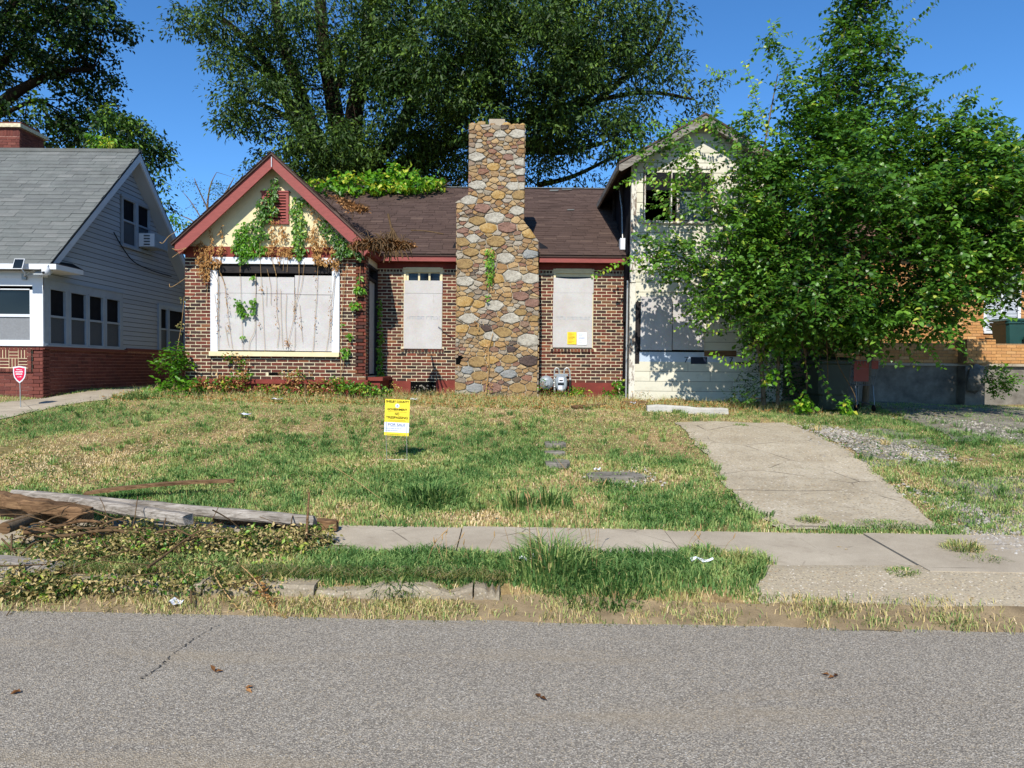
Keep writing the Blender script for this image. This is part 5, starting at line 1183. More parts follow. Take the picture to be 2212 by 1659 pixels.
lay(courses(xw0 - .4, 14, -.01, ey_.length, .14, .33, .005, hps=[(-1, k_ , -(xw0 - .4))], rndL=.2, seed=67), frame((0, ya - .01, zE2 + .002), (1, 0, 0), ey_), 'shingle', M['sh_pink'], rrf, 40, d1=.012, djit=.004, tilt=.035, seed=68, order=lambda p: -p[0][0])
# ------------------------------------------------------------------ yard sign
YS = 8.8
ps = P(858, 1004, YS); ps = Vector((ps.x, YS, gz(ps.x, YS)))
sg = thing('yard_sign', 'yellow and white no-trespassing for-sale sign on a wire stand in the lawn', 'sign', ps)
c0 = P(857.5, 902, YS); Wd, Ht = .306, .452
tiltm = Matrix.Rotation(rad(2.2), 3, 'Y')     # leans a little
ex = tiltm @ Vector((1, 0, 0)); ez = tiltm @ Vector((0, -.04, 1)).normalized(); fg = frame(c0, ex, ez)
nrm_ = fg[3]
MB().prism([(-Wd / 2, -Ht / 2), (Wd / 2, -Ht / 2), (Wd / 2, Ht / 2), (-Wd / 2, Ht / 2)], fg, -.004, 0).build('sign_board', M['yellow'], sg)
MB().prism([(-Wd / 2, -.185), (Wd / 2, -.185), (Wd / 2, -.062), (-Wd / 2, -.062)], fg, .0004, .0009).build('white_band', M['sign_white'], sg)
fm = Matrix((fg[1], fg[2], fg[3])).transposed()
def stext(s, x, z, size, width, mat, bold=0.0, name='lettering'):
    return text_mesh(name, s, size, mat, sg, fg[0] + fg[1] * x + fg[2] * z + nrm_ * .0016, fm, True, width, bold)
stext('SHELBY COUNTY', 0, .196, .038, .285, M['ink'], .0012); stext('GOVERNMENT', 0, .099, .036, .245, M['ink'], .0012)
stext('NO', 0, .043, .042, .055, M['ink'], .001); stext('TRESPASSING', 0, -.002, .042, .272, M['ink'], .001)
stext('FOR SALE', 0, -.091, .044, .21, M['ink_grey'], .0004); stext('Visit us online to view all', -.04, -.137, .017, .2, M['ink_grey']); stext('available properties.', -.062, -.162, .017, .155, M['ink_grey'])
stext('www.landbank.shelbycountytn.gov', 0, -.212, .013, .24, M['ink'])
for z, w_ in ((.070, .235), (-.033, .21), (-.047, .235), (-.114, .16)):
    MB().prism([(-w_ / 2, z - .0012), (w_ / 2, z - .0012), (w_ / 2, z + .0012), (-w_ / 2, z + .0012)], fg, .0012, .0018).build('rule', M['ink'], sg)
for r, m_, d in ((.027, 'white_sh', .0012), (.021, 'sign_white', .0018)):
    MB().prism([(math.cos(k * .3927) * r, .147 + math.sin(k * .3927) * r) for k in range(16)], fg, d - .0005, d).build('seal', M[m_], sg)
MB().prism([(-.012, .138), (.012, .138), (.012, .142), (.004, .142), (.004, .152), (.012, .156), (-.012, .156), (-.004, .152), (-.004, .142), (-.012, .142)], fg, .0018, .0024).build('seal_mark', M['ink_grey'], sg)
wr = MB()
for sx in (-1, 1): wr.tube([fg[0] + ex * sx * .128 - ez * .05, fg[0] + ex * sx * .128 - ez * .226, Vector((ps.x + sx * .125, YS, ps.z - .06))], .0032, 5)
wr.tube([(ps.x - .125, YS - .0, ps.z + .03), (ps.x + .125, YS, ps.z + .035)], .003, 5); wr.build('wire_stand', M['galv'], sg)
# notices on the right board
for (u0, v0, u1, v1, m_, ink, lb) in ((1225.5, 717, 1245, 744, 'paper_yellow', 'ink_soft', 'yellow paper notice taped to the lower right of the right-hand boarded window'), (1247.5, 718, 1267, 745, 'paper_white', 'ink_soft2', 'white paper notice beside the yellow one on the right-hand boarded window')):
    y_ = YM - .05; a = P(u0, v0, y_); b_ = P(u1, v1, y_); nt = thing('paper_notice', lb, 'notice', (a.x, y_, b_.z), 'notices stuck to the boarded window')
    bb = MB(); n = 5; vs = []
    for k in range(n + 1):
        for j in (0, 1): t = k / n; vs.append((a.x + (b_.x - a.x) * j, y_ - .004 * math.sin(t * 3.1 + j), b_.z + (a.z - b_.z) * t))
    bb.add(vs, [(2 * k, 2 * k + 1, 2 * k + 3, 2 * k + 2) for k in range(n)]); bb.build('sheet', M[m_], nt)
    ln_ = MB(); H_ = a.z - b_.z
    for k, (fr_, wd) in enumerate(((.07, .5), (.16, .8), (.24, .55), (.34, .85), (.42, .9), (.47, .9), (.53, .7), (.63, .6), (.75, .8), (.84, .5))):
        z = a.z - fr_ * H_; ln_.box((a.x + .02, y_ - .0075, z - .0022), (a.x + .02 + (b_.x - a.x - .04) * wd, y_ - .0065, z + .0022))
    ln_.build('print_lines', M[ink], nt)
# ------------------------------------------------------------------ gas meter
p = P(1200, 840, YM - .25); gm = thing('gas_meter', 'grey gas meter with round regulator and looped pipes against the brick wall', 'gas meter', (p.x, YM - .25, gz(p.x, YM - .25)))
Ym = YM - .22; Q_ = lambda u, v, d=0: P(u, v, Ym + d)
def disc(c, r, th, ax, mat, name, parent, n=18, prof=None):
    ax = Vector(ax).normalized(); b = MB(); prof = prof or [(0, .6), (.15, 1), (.85, 1), (1, .6)]
    b.tube([c + ax * th * t for t, _ in prof], [r * k for _, k in prof], n); return b.build(name, mat, parent)
c = Q_(1180, 827); disc(c + Vector((0, -.06, 0)), .155, .12, (0, 1, 0), M['metal_grey'], 'regulator', gm, 20, [(0, .45), (.05, .62), (.2, .7), (.3, .98), (.6, 1), (.95, .8)])
disc(c + Vector((0, -.085, -.03)), .045, .05, (0, 1, 0), M['metal_grey'], 'regulator_cap', gm, 10)
# meter body: two-lobed case
b = MB(); o = Q_(1212, 836); prof = [(-.115, .02), (-.13, .16), (-.10, .24), (.09, .24), (.125, .16), (.12, .02), (.07, -.11), (-.06, -.11)]
b.prism([(o.x + x * 1.0, o.z + z * .95) for x, z in prof[::-1]], frame((0, Ym, 0), (1, 0, 0), (0, 0, 1)), -.09, .075, cham=.02); b.build('meter_case', M['metal_grey'], gm)
MB().box((o.x - .06, Ym - .095, o.z + .1), (o.x + .045, Ym - .076, o.z + .2)).build('dial_window', M['paper_white'], gm); MB().box((o.x - .045, Ym - .098, o.z + .125), (o.x + .03, Ym - .096, o.z + .15)).build('dial', M['rubber'], gm)
MB().box((o.x - .075, Ym - .082, o.z + .045), (o.x + .055, Ym - .0755, o.z + .08)).build('seam', M['rubber'], gm)
MB().box((o.x - .06, Ym - .081, o.z - .05), (o.x + .02, Ym - .0755, o.z + .03)).build('tag_plate', M['paper_white'], gm)
MB().box((o.x - .14, Ym - .06, o.z + .235), (o.x + .14, Ym + .06, o.z + .275)).build('top_flange', M['metal_grey'], gm)
MB().tube(curve([Q_(1198, 822), Q_(1197.5, 805), Q_(1199, 797), Q_(1203, 795), Q_(1207, 798), Q_(1208.5, 812)], 5), .017, 8).build('left_loop_pipe', M['galv'], gm)
MB().tube(curve([Q_(1218, 812), Q_(1219, 800), Q_(1222, 796), Q_(1226, 795), Q_(1229, 798), Q_(1231, 806), Q_(1231.5, 820)], 5), .018, 8).build('right_loop_pipe', M['galv'], gm)
for (u, v, n_) in ((1208.5, 813, 2), (1218, 812, 2), (1198, 818, 2), (1231.5, 820, 2), (1198, 836, 2)): cc = Q_(u, v); disc(cc + Vector((0, 0, -.02)), .03, .045, (0, 0, 1), M['galv'], 'union_nut', gm, 6)
MB().tube([Q_(1198, 820), Q_(1198, 868)], .022, 8).build('riser_pipe', M['galv'], gm); MB().tube([Q_(1184, 827), Q_(1198, 827)], .025, 8).build('regulator_neck', M['galv'], gm); MB().tube([Q_(1231.5, 822), Q_(1231, 868)], .03, 8).build('dark_riser', M['pipe_black'], gm)
# ------------------------------------------------------------------ wheel stop
a, b_ = G(1401, 892), G(1566, 892); yy = (a.y + b_.y) / 2
ws = MB(); n = 16; vs = []; R = random.Random(2)
for k in range(n + 1):
    x = a.x + (b_.x - a.x) * k / n; z0 = gz(x, yy); h = .12 + R.uniform(-.006, .006); e = .02 if k in (0, n) else 0
    vs += [(x, yy - .06, z0 - .05), (x, yy - .045 + R.uniform(-.005, .005), z0 + h - .03 - e), (x, yy - .02, z0 + h - e), (x, yy + .08, z0 + h - e), (x, yy + .12, z0 - .05)]
fs = [tuple(range(5)), tuple(n * 5 + q for q in range(4, -1, -1))]
for k in range(n):
    for q in range(4): fs.append((k * 5 + q, (k + 1) * 5 + q, (k + 1) * 5 + q + 1, k * 5 + q + 1))
o = ws.add(vs, fs).build('wheel_stop', M['wheel_stop'], None, (a.x, yy, a.z)); tag(o, 'pale chipped concrete wheel stop lying before the cream wing', 'wheel stop')
def plank(name, a, b_, w, h, mat, label, cat, bend=0.0, seed=0, rough=.006, roll=0.0, group=None, n=14, parts=None, rnd_=False):
    """a board or timber from a to b with worn edges"""
    a, b_ = Vector(a), Vector(b_); R = random.Random(seed); d = (b_ - a); L = d.length; d.normalize(); s = d.cross(Vector((0, 0, 1))).normalized(); u_ = s.cross(d); s2 = s * math.cos(roll) + u_ * math.sin(roll); u2 = s2.cross(d); bb = MB(); vs = []
    if rnd_: pr = [(-.5, -.3), (-.5, .25), (-.36, .5), (.36, .5), (.5, .25), (.5, -.3), (.36, -.5), (-.36, -.5)]
    else: pr = [(-.5, -.5), (-.5, .42), (-.46, .5), (.46, .5), (.5, .42), (.5, -.5)]
    m = len(pr)
    for k in range(n + 1):
        t = k / n; c = a + d * L * t + Vector((0, 0, 1)) * bend * 4 * t * (1 - t); f = 1 - (.12 * R.random() if k in (0, n) else 0)
        for (x, z) in pr: vs.append(c + s2 * (x * w * f + R.uniform(-rough, rough)) + u2 * (z * h * f + R.uniform(-rough, rough)) + d * (R.uniform(-.02, .02) if k in (0, n) else 0))
    fs = [tuple(range(m)), tuple(n * m + q for q in range(m - 1, -1, -1))]
    for k in range(n):
        for q in range(m): q2 = (q + 1) % m; fs.append((k * m + q, (k + 1) * m + q, (k + 1) * m + q2, k * m + q2))
    bb.add(vs, fs, R.random()); o = bb.build(name, mat, None, a); return tag(o, label, cat, group)
g_ = G(1280, 885); plank('timber_scrap', G(1238, 884) + Vector((0, 0, .04)), G(1306, 880) + Vector((0, 0, .05)), .1, .05, M['brown_wood'], 'short flat brown scrap of wood in dry grass before the right-hand boarded window', 'scrap wood', seed=3)
plank('timber_scrap', P(1346, 872, 13.4), P(1398, 872, 13.4), .16, .1, M['brown_wood'], 'brown rotten plank end half buried left of the pale wheel stop', 'scrap wood', seed=5)
# ------------------------------------------------------------------ timbers and logs heaped at the kerb
TG = 'timbers in the debris heap at the kerb'
def tm(name, u0, v0, u1, v1, Y0, Y1, w, h, mat, label, cat='timber', **k): return plank(name, P(u0, v0, Y0), P(u1, v1, Y1), w, h, M[mat], label, cat, group=TG, **k)
tm('landscape_timber', 30, 1068, 678, 1126, 6.25, 5.85, .12, .088, 'grey_wood', 'long silvery weathered timber lying on top of the heap', seed=1, rnd_=True, roll=.15, rough=.004, n=26)
tm('landscape_timber', 158, 1082, 408, 1122, 6.0, 5.72, .12, .088, 'grey_wood', 'grey timber with sawn dark end tucked under the long silvery one', seed=2, rnd_=True, roll=.1, rough=.004, n=16)
tm('landscape_timber', 470, 1126, 728, 1134, 6.2, 6.0, .1, .085, 'brown_wood', 'brown timber whose end sticks out farthest right under the silvery one', seed=3, rough=.006)
tm('landscape_timber', -30, 1073, 190, 1112, 5.75, 5.6, .14, .105, 'brown_wood', 'thick cracked brown timber sloping down from the left edge', seed=4, rough=.009, rnd_=True)
tm('landscape_timber', -30, 1096, 160, 1122, 5.95, 5.8, .1, .09, 'brown_wood', 'dark brown timber beneath the thick cracked one', seed=5, rough=.008, rnd_=True)
tm('landscape_timber', -20, 1215, 136, 1234, 5.0, 4.95, .16, .085, 'grey_wood', 'short grey timber lying apart in front at the kerb', seed=6, rough=.005, n=10)
tm('plank', 185, 1066, 508, 1039, 6.9, 7.25, .10, .03, 'brown_wood', 'thin curved plank reaching up the lawn behind the heap', 'plank', seed=7, bend=.03, rough=.004, n=18)
lg = thing('cut_log', 'short round log with sawn end, left side of the heap', 'log', P(40, 1130, 5.45)); 
MB().tube(curve([P(10, 1141, 5.3), P(40, 1130, 5.45), P(76, 1118, 5.7)], 3), [.047] * 7, 10, cap=False).build('log_bark', M['bark_pale'], lg); p = P(10, 1141, 5.3); d = (P(40, 1130, 5.45) - p).normalized(); MB().tube([p - d * .003, p + d * .01], .046, 10).build('sawn_end', M['brown_wood'], lg)
for i, (u0, v0, u1, v1, Y0, Y1, r, lb) in enumerate(((50, 1150, 225, 1128, 5.35, 5.6, .022, 'knotty pale branch lying below the cracked timber'), (95, 1158, 300, 1150, 5.3, 5.4, .016, 'split reddish branch low in the middle of the heap'), (45, 1138, 120, 1155, 5.4, 5.25, .012, 'thin crooked stick beside the sawn log'), (320, 1225, 455, 1140, 4.7, 5.5, .010, 'long thin forked stick leaning over the kerb'), (340, 1150, 500, 1160, 5.2, 5.3, .008, 'thin straight twig lying on the wilted brush'))):
    a, b_ = P(u0, v0, Y0), P(u1, v1, Y1); R = random.Random(i + 40); mid = [(a.lerp(b_, t) + Vector((R.uniform(-.02, .02), R.uniform(-.02, .02), R.uniform(-.01, .035)))) for t in (.25, .5, .75)]
    o = MB().tube(curve([a] + mid + [b_], 3), [r * (1 - .5 * k / 12) for k in range(13)], 7); o.tube(curve([mid[1], mid[1] + Vector((.1, .02, .07)), mid[1] + Vector((.22, 0, .1))], 3), [r * .5] * 7, 5); tag(o.build('branch', M['twig'] if r < .02 else M['brown_wood'], None, a), lb, 'branch', 'branches in the debris heap')
for (u0, v0, u1, v1, Y0, Y1, r, lb, m_) in ((668, 1063, 658, 1190, 5.5, 5.45, .011, 'thin upright wooden stake standing at the right end of the heap', 'brown_wood'), (659, 700 + 128, 661, 875, 13.6, 13.6, .02, 'grey stake standing in the weeds before the gable corner', 'twig')):
    a, b_ = P(u0, v0, Y0), P(u1, v1, Y1); tag(MB().tube([a, a.lerp(b_, .5) + Vector((.004, 0, 0)), b_ - Vector((0, 0, .12))], [r * .75, r, r * 1.1], 5).build('wooden_stake', M[m_], None, b_), lb, 'stake')
# stalks with dry heads lying out on the street
for i, (pts, lb) in enumerate((([(470, 1225), (480, 1262), (510, 1318), (548, 1350)], 'long yellowing weed stalk flopped over the kerb onto the asphalt, left one'), ([(512, 1215), (560, 1268), (590, 1318), (617, 1344)], 'dry brown weed stalk lying over the kerb onto the asphalt, right one'))):
    th = thing('weed_stalk', lb, 'weed', G(*pts[-1]), 'weed stalks lying onto the street'); q = [P(u, v, 5.0 - .14 * k) if k < 2 else G(u, v) + Vector((0, 0, .015)) for k, (u, v) in enumerate(pts)]; q[1] = Vector((q[1].x, 4.75, .17)); q[2].z = max(q[2].z, .03)
    cv = curve(q, 8); MB().tube(cv, .005, 5).build('stem', M['vine_stem'], th); n = 150; cvn = np.array([list(v) for v in cv]); ii = RS.randint(len(cv) // 3, len(cv), n); tn = np.clip((ii / len(cv) - .3) / .6 + RS.normal(size=n) * .15, 0, 1)
    leaf_obj('leaves', cvn[ii] + RS.normal(size=(n, 3)) * [.012, .012, .006], rdir(n) * [1, 1, .3], rdir(n) + [0, 0, 1], .035, .014, tn, M['leaf_wilt'] if i == 0 else M['leaf_dry'], th)
# ------------------------------------------------------------------ wheeled bins and shopping cart
def bin_(name, base, W_, D_, H_, mat, lb, yaw=0):
    t = thing(name, lb, 'trash bin', base); b = MB(); R3 = Matrix.Rotation(yaw, 3, 'Z'); T = lambda x, y, z: Vector(base) + R3 @ Vector((x, y, z)); w0, w1, d0, d1 = W_ * .36, W_ * .5, D_ * .36, D_ * .5
    vs = []; 
    for (z, w, d) in ((.06, w0, d0), (H_ * .3, w0 + .02, d0 + .02), (H_ * .34, w0 + .045, d0 + .03), (H_ * .86, w1 - .015, d1 - .01), (H_ * .88, w1 + .015, d1 + .015), (H_ * .92, w1 + .015, d1 + .015)):
        c = .05; vs += [T(-w + c, -d, z), T(w - c, -d, z), T(w, -d + c, z), T(w, d - c, z), T(w - c, d, z), T(-w + c, d, z), T(-w, d - c, z), T(-w, -d + c, z)]
    fs = [tuple(range(8))[::-1]]
    for k in range(5):
        for q in range(8): q2 = (q + 1) % 8; fs.append((k * 8 + q, k * 8 + q2, (k + 1) * 8 + q2, (k + 1) * 8 + q))
    b.add(vs, fs); body = b.build('bin_body', mat, t)
    b = MB(); vs = []
    for (z, s) in ((.925, 1.04), (.945, 1.06), (.99, .9), (1.0, .5)):
        for (x, y) in ((-1, -1), (0, -1.08), (1, -1), (1, 0), (1, 1), (0, 1), (-1, 1), (-1, 0)): vs.append(T(x * w1 * s, y * d1 * s, z * H_ + (.02 if y > 0 else 0)))
    fs = [tuple(range(24, 32))]
    for k in range(3):
        for q in range(8): q2 = (q + 1) % 8; fs.append((k * 8 + q, k * 8 + q2, (k + 1) * 8 + q2, (k + 1) * 8 + q))
    b.add(vs, fs); b.build('lid', mat, t)
    MB().tube([T(-w1 * .7, d1 + .06, H_ * .95), T(w1 * .7, d1 + .06, H_ * .95)], .016, 6).build('handle', mat, t)
    for sx in (-1, 1): MB().tube([T(sx * (w0 + .03), d0 + .03, .12), T(sx * (w0 + .09), d0 + .03, .12)], .12, 14).build('wheel', M['rubber'], t)
    return t, T
p = G(1800, 893); bin_('trash_bin', (p.x, 12.9, gz(p.x, 12.9)), .66, .68, 1.0, M['bin_green'], 'dark green wheeled bin standing in the shade under the tree', .1)
p = P(2190, 780, YP + .75); t, T = bin_('trash_bin', (p.x + .05, YP + .75, zl0 + .0), .82, .72, 1.05, M['bin_teal'], 'teal green wheeled bin up on the terrace of the yellow-brick house', -.12)
MB().box(T(-.02, -.40, .76), T(.16, -.385, .82)).build('label', M['paper_white'], t); MB().box(T(-.06, -.375, .52), T(.12, -.36, .62)).build('lift_recess', M['rubber'], t)
p = P(1860, 878, 13.3); ct = thing('shopping_cart', 'rusty shopping cart with red handle flap, in the shade beside the green bin', 'shopping cart', (p.x, 13.3, gz(p.x, 13.3)))
bz = gz(p.x, 13.3); cx = p.x - .08; b = MB(); tb = lambda pts, r=.008, n=5, m=b: m.tube(pts, r, n)
x0, x1, y0, y1, x0t, x1t = cx - .18, cx + .14, 12.95, 13.55, cx - .26, cx + .22
for k in range(9):
    t = k / 8; tb([(x0 + (x1 - x0) * t, y0 + .03, bz + .48), (x0t + (x1t - x0t) * t, y0 - .04, bz + .93)], .004, 4); tb([(x0 + (x1 - x0) * t, y1, bz + .48), (x0t + (x1t - x0t) * t, y1 + .02, bz + .93)], .004, 4); tb([(x0, y0 + (y1 - y0) * t, bz + .48), (x0t, y0 + (y1 - y0) * t, bz + .93)], .004, 4); tb([(x1, y0 + (y1 - y0) * t, bz + .48), (x1t, y0 + (y1 - y0) * t, bz + .93)], .004, 4); tb([(x0 + (x1 - x0) * t, y0, bz + .48), (x0 + (x1 - x0) * t, y1, bz + .48)], .004, 4)
for z, f in ((.48, 0), (.63, .33), (.78, .66), (.93, 1)):
    a0, a1 = x0 + (x0t - x0) * f, x1 + (x1t - x1) * f; tb([(a0, y0 - .04 * f, bz + z), (a1, y0 - .04 * f, bz + z), (a1, y1, bz + z), (a0, y1, bz + z), (a0, y0 - .04 * f, bz + z)], .006, 4)
b.build('basket', M['steel'], ct); f_ = MB()
for sx in (x0, x1): f_.tube([(sx, y0 - .02, bz + .12), (sx, y0 + .05, bz + .48)], .011, 6); f_.tube([(sx, y0, bz + .12), (sx, y1, bz + .16)], .011, 6); f_.tube([(sx, y1, bz + .12), (sx, y1, bz + .5)], .011, 6); f_.tube([(sx + (.08 if sx == x1 else -.08), y0 - .06, bz + .95), (sx + (.08 if sx == x1 else -.08), y0 - .12, bz + 1.02)], .011, 6)
f_.build('frame', M['steel'], ct); MB().tube([(x0t, y0 - .12, bz + 1.02), (x1t, y0 - .12, bz + 1.02)], .016, 8).build('handle', M['red_plastic'], ct)
MB().box((x1t - .16, y0 - .055, bz + .78), (x1t - .04, y0 - .05, bz + .93)).build('flap', M['red_plastic'], ct); MB().box((x0t + .01, y0 - .03, bz + .55), (x1t - .2, y0 - .025, bz + .92)).build('seat_panel', M['red_plastic'], ct)
for (x, y) in ((x0, y0), (x1, y0), (x0, y1), (x1, y1)): disc(Vector((x - .018, y, bz + .06)), .06, .036, (1, 0, 0), M['rubber'], 'wheel', ct, 12)
# ------------------------------------------------------------------ litter
def litter(u, v, w_, h_, mat, lb, z=.02, cat='litter', name='paper_scrap', seed=0):
    c = G(u, v) + Vector((0, 0, z)); R = random.Random(seed + int(u)); vs = []; n = 4
    for i in range(n + 1):
        for j in range(n + 1): vs.append(c + Vector(((i / n - .5) * w_ + R.uniform(-.1, .1) * w_ / n, (j / n - .5) * h_ + R.uniform(-.1, .1) * h_ / n, R.uniform(0, .025) + .012 * math.sin(i * 1.9))))
    fs = [(i * (n + 1) + j, (i + 1) * (n + 1) + j, (i + 1) * (n + 1) + j + 1, i * (n + 1) + j + 1) for i in range(n) for j in range(n)]
    tag(MB().add(vs, fs).build(name, M[mat], None, c), lb, cat)
litter(530, 904, .2, .16, 'sign_white', 'pale blue and white folded leaflet lying on the lawn left of the sign', .06, 'leaflet', 'leaflet')
litter(598, 868, .22, .1, 'paper_white', 'white scrap of paper among dry leaves before the gable', .04)
litter(895, 869, .14, .1, 'white', 'crumpled white litter in the dry weeds left of the stone chimney', .05, 'litter', 'crumpled_litter')
litter(380, 1312, .1, .08, 'paper_white', 'torn white scrap at the kerb below the debris heap', .02)
litter(1137, 1240, .1, .08, 'paper_white', 'crumpled white scrap in the tall verge grass', .1, 'litter', 'crumpled_litter')
litter(1515, 1228, .16, .06, 'paper_white', 'flattened white cup half hidden in grass beside the drive apron', .05, 'litter', 'flattened_cup')
litter(1367, 877, .1, .1, 'paper_white', 'pale green crumpled wrapper left of the concrete wheel stop', .05, 'litter', 'crumpled_wrapper')
litter(1290, 1023, .08, .06, 'paper_white', 'tiny white scrap in the lawn near the brown paving', .04)
litter(413, 1430, .14, .05, 'leaf_dry', 'tuft of dry yellow leaves stuck in the crack of the asphalt', .004, 'dry leaves', 'dry_leaf_tuft')
for i, (u, v, lb) in enumerate(((45, 1523, 'dark dead leaf on the asphalt, closest to the left edge'), (465, 1478, 'small black speck of debris in the middle of the asphalt'), (1163, 1535, 'curled brown leaf on the asphalt, nearest of the leaves to the bottom edge'), (1800, 1487, 'dark curled leaf on the asphalt below the driveway apron'), (530, 1518, 'orange-brown flat leaf lying on the asphalt'))):
    c = G(u, v); c.z = .016; n = 3; pos = np.array([list(c)] * n) + RS.normal(size=(n, 3)) * [.008, .006, 0]; leaf_obj('fallen_leaf', pos, rdir(n) * [1, 1, .1], np.tile([0, -.3, 1.0], (n, 1)), .045, .022, RS.rand(n) * .5 + (.5 if 'orange' in lb else 0), M['leaf_litter'], None, .3, c)
    tag(SC.objects[-1] if False else bpy.data.objects[('fallen_leaf' if i == 0 else 'fallen_leaf.%03d' % i)], lb, 'leaf', 'leaves fallen on the road')
# ------------------------------------------------------------------ grass
# local character of the ground, read off the photograph: (u, v, ru, rv, dryness, density, height)
PATCH = [(60, 1000, 130, 45, .78, .45, .8), (250, 985, 140, 40, .74, .5, .8), (330, 950, 130, 22, .60, .7, .9), (80, 925, 90, 25, .35, 1.1, 1.0), (180, 905, 120, 16, .18, 1.4, 1.2), (380, 890, 90, 18, .25, 1.3, .9), (450, 975, 120, 14, .22, 1.4, 1.1), (700, 890, 120, 16, .35, 1.0, .8), (640, 925, 140, 14, .66, .7, .7), (760, 1000, 110, 14, .72, .8, .8), (540, 1010, 120, 22, .28, 1.3, 1.1), (700, 960, 150, 22, .22, 1.5, 1.1), (1000, 940, 160, 30, .25, 1.5, 1.1), (1040, 1000, 130, 34, .28, 1.6, 1.2), (930, 1000, 50, 12, .7, .8, .8), (1100, 1060, 70, 40, .62, .6, .9), (900, 1060, 120, 50, .2, 1.5, 1.5), (250, 1075, 200, 22, .3, 1.2, 1.0), (600, 1065, 160, 30, .33, 1.2, 1.1), (760, 1100, 60, 26, .66, .7, 1.0), (1300, 930, 120, 24, .55, .8, .8), (1250, 985, 50, 40, .62, .7, .8), (1340, 965, 120, 18, .5, .8, .8), (1430, 985, 80, 22, .35, 1.1, .8), (1380, 1035, 60, 14, .74, .4, .7), (1400, 1080, 160, 26, .25, 1.4, 1.0), (1250, 1080, 60, 30, .66, .5, .8), (1480, 1120, 130, 16, .25, 1.5, 1.0), (1200, 1090, 60, 36, .45, .9, 1.3), (1000, 1120, 220, 12, .78, .6, .8), (1600, 915, 90, 12, .55, .7, 1.0), (1850, 915, 120, 12, .28, 1.4, 1.1), (2000, 950, 140, 20, .25, 1.5, 1.1), (1800, 945, 90, 16, .75, .4, .7), (1900, 975, 90, 26, .7, .22, .7), (2030, 1030, 110, 30, .5, 1.0, .9), (2110, 1110, 90, 40, .55, .6, .9), (1990, 1060, 60, 24, .4, 1.2, .9), (1900, 1132, 110, 14, .2, 1.6, .9), (2060, 905, 150, 20, .4, .7, .8), (1560, 885, 140, 14, .6, .8, 1.1), (1100, 885, 250, 20, .68, .75, .8), (800, 860, 150, 20, .6, .8, .8), (520, 860, 140, 18, .55, .8, .9), (350, 920, 120, 14, .45, 1.1, .9),
         (980, 1215, 180, 40, .15, 1.6, 1.3), (1330, 1260, 170, 60, .16, 1.7, 1.7), (760, 1215, 80, 40, .25, 1.3, 1.2), (500, 1240, 150, 20, .45, .9, 1.0), (150, 1275, 200, 24, .70, .9, .9), (500, 1310, 200, 18, .74, .55, .8), (1560, 1280, 80, 50, .3, 1.3, 1.2), (1500, 1335, 150, 16, .72, .8, .9), (850, 1300, 140, 14, .76, .35, .8), (1100, 1330, 80, 10, .8, .3, .8), (100, 1200, 140, 40, .45, .6, .8), (1620, 1215, 40, 30, .45, 1.6, 1.3)]
PW = []
for (u, v, ru, rv, dr, de, he) in PATCH:
    c = G(u, v); a = G(u + ru, v); b_ = G(u, v - rv); PW.append((c.x, c.y, max(.12, a.x - c.x), max(.08, b_.y - c.y), dr, de, he))
def lawn(x, y):
    w = np.full(x.shape, .10); dr = w * .5; de = w * 1.0; he = w * 1.0
    for (cx, cy, rx, ry, d1, d2, h1) in PW:
        k = np.exp(-(((x - cx) / rx) ** 2 + ((y - cy) / ry) ** 2)); w = w + k; dr = dr + k * d1; de = de + k * d2; he = he + k * h1
    return dr / w, de / w, he / w
# where nothing grows: paved areas as (v -> u range) rows
PAVE = {'drive': [(1465, 1695, 916), (1488, 1740, 930), (1520, 1808, 965), (1546, 1860, 1000), (1572, 1915, 1050), (1622, 1975, 1100), (1700, 2030, 1140)],
        'apron': [(1650, 2420, 1226), (1632, 2440, 1270), (1665, 2480, 1310), (1700, 2560, 1336)], 'left': [(205, 302, 846), (150, 275, 853), (60, 205, 866), (-60, 110, 880), (-160, 30, 898)], 'rd': [(1905, 2230, 884), (1960, 2330, 905), (2020, 2380, 930)]}
def paved(x, y, z):
    u, v = uv_of(x, y, z); m = np.zeros(x.shape, bool)
    for k, rows in PAVE.items():
        vs = [r[2] for r in rows]; l = np.interp(v, vs, [r[0] for r in rows]); r = np.interp(v, vs, [r[1] for r in rows]); j = 6 * fbm(x * 3, y * 3, 2, 8)
        mm = (v > vs[0] - 3) & (v < vs[-1] + 3) & (u > l + j) & (u < r + j)
        if k in ('rd',): mm &= (RS.rand(*x.shape) < .6)
        m |= mm
    return m
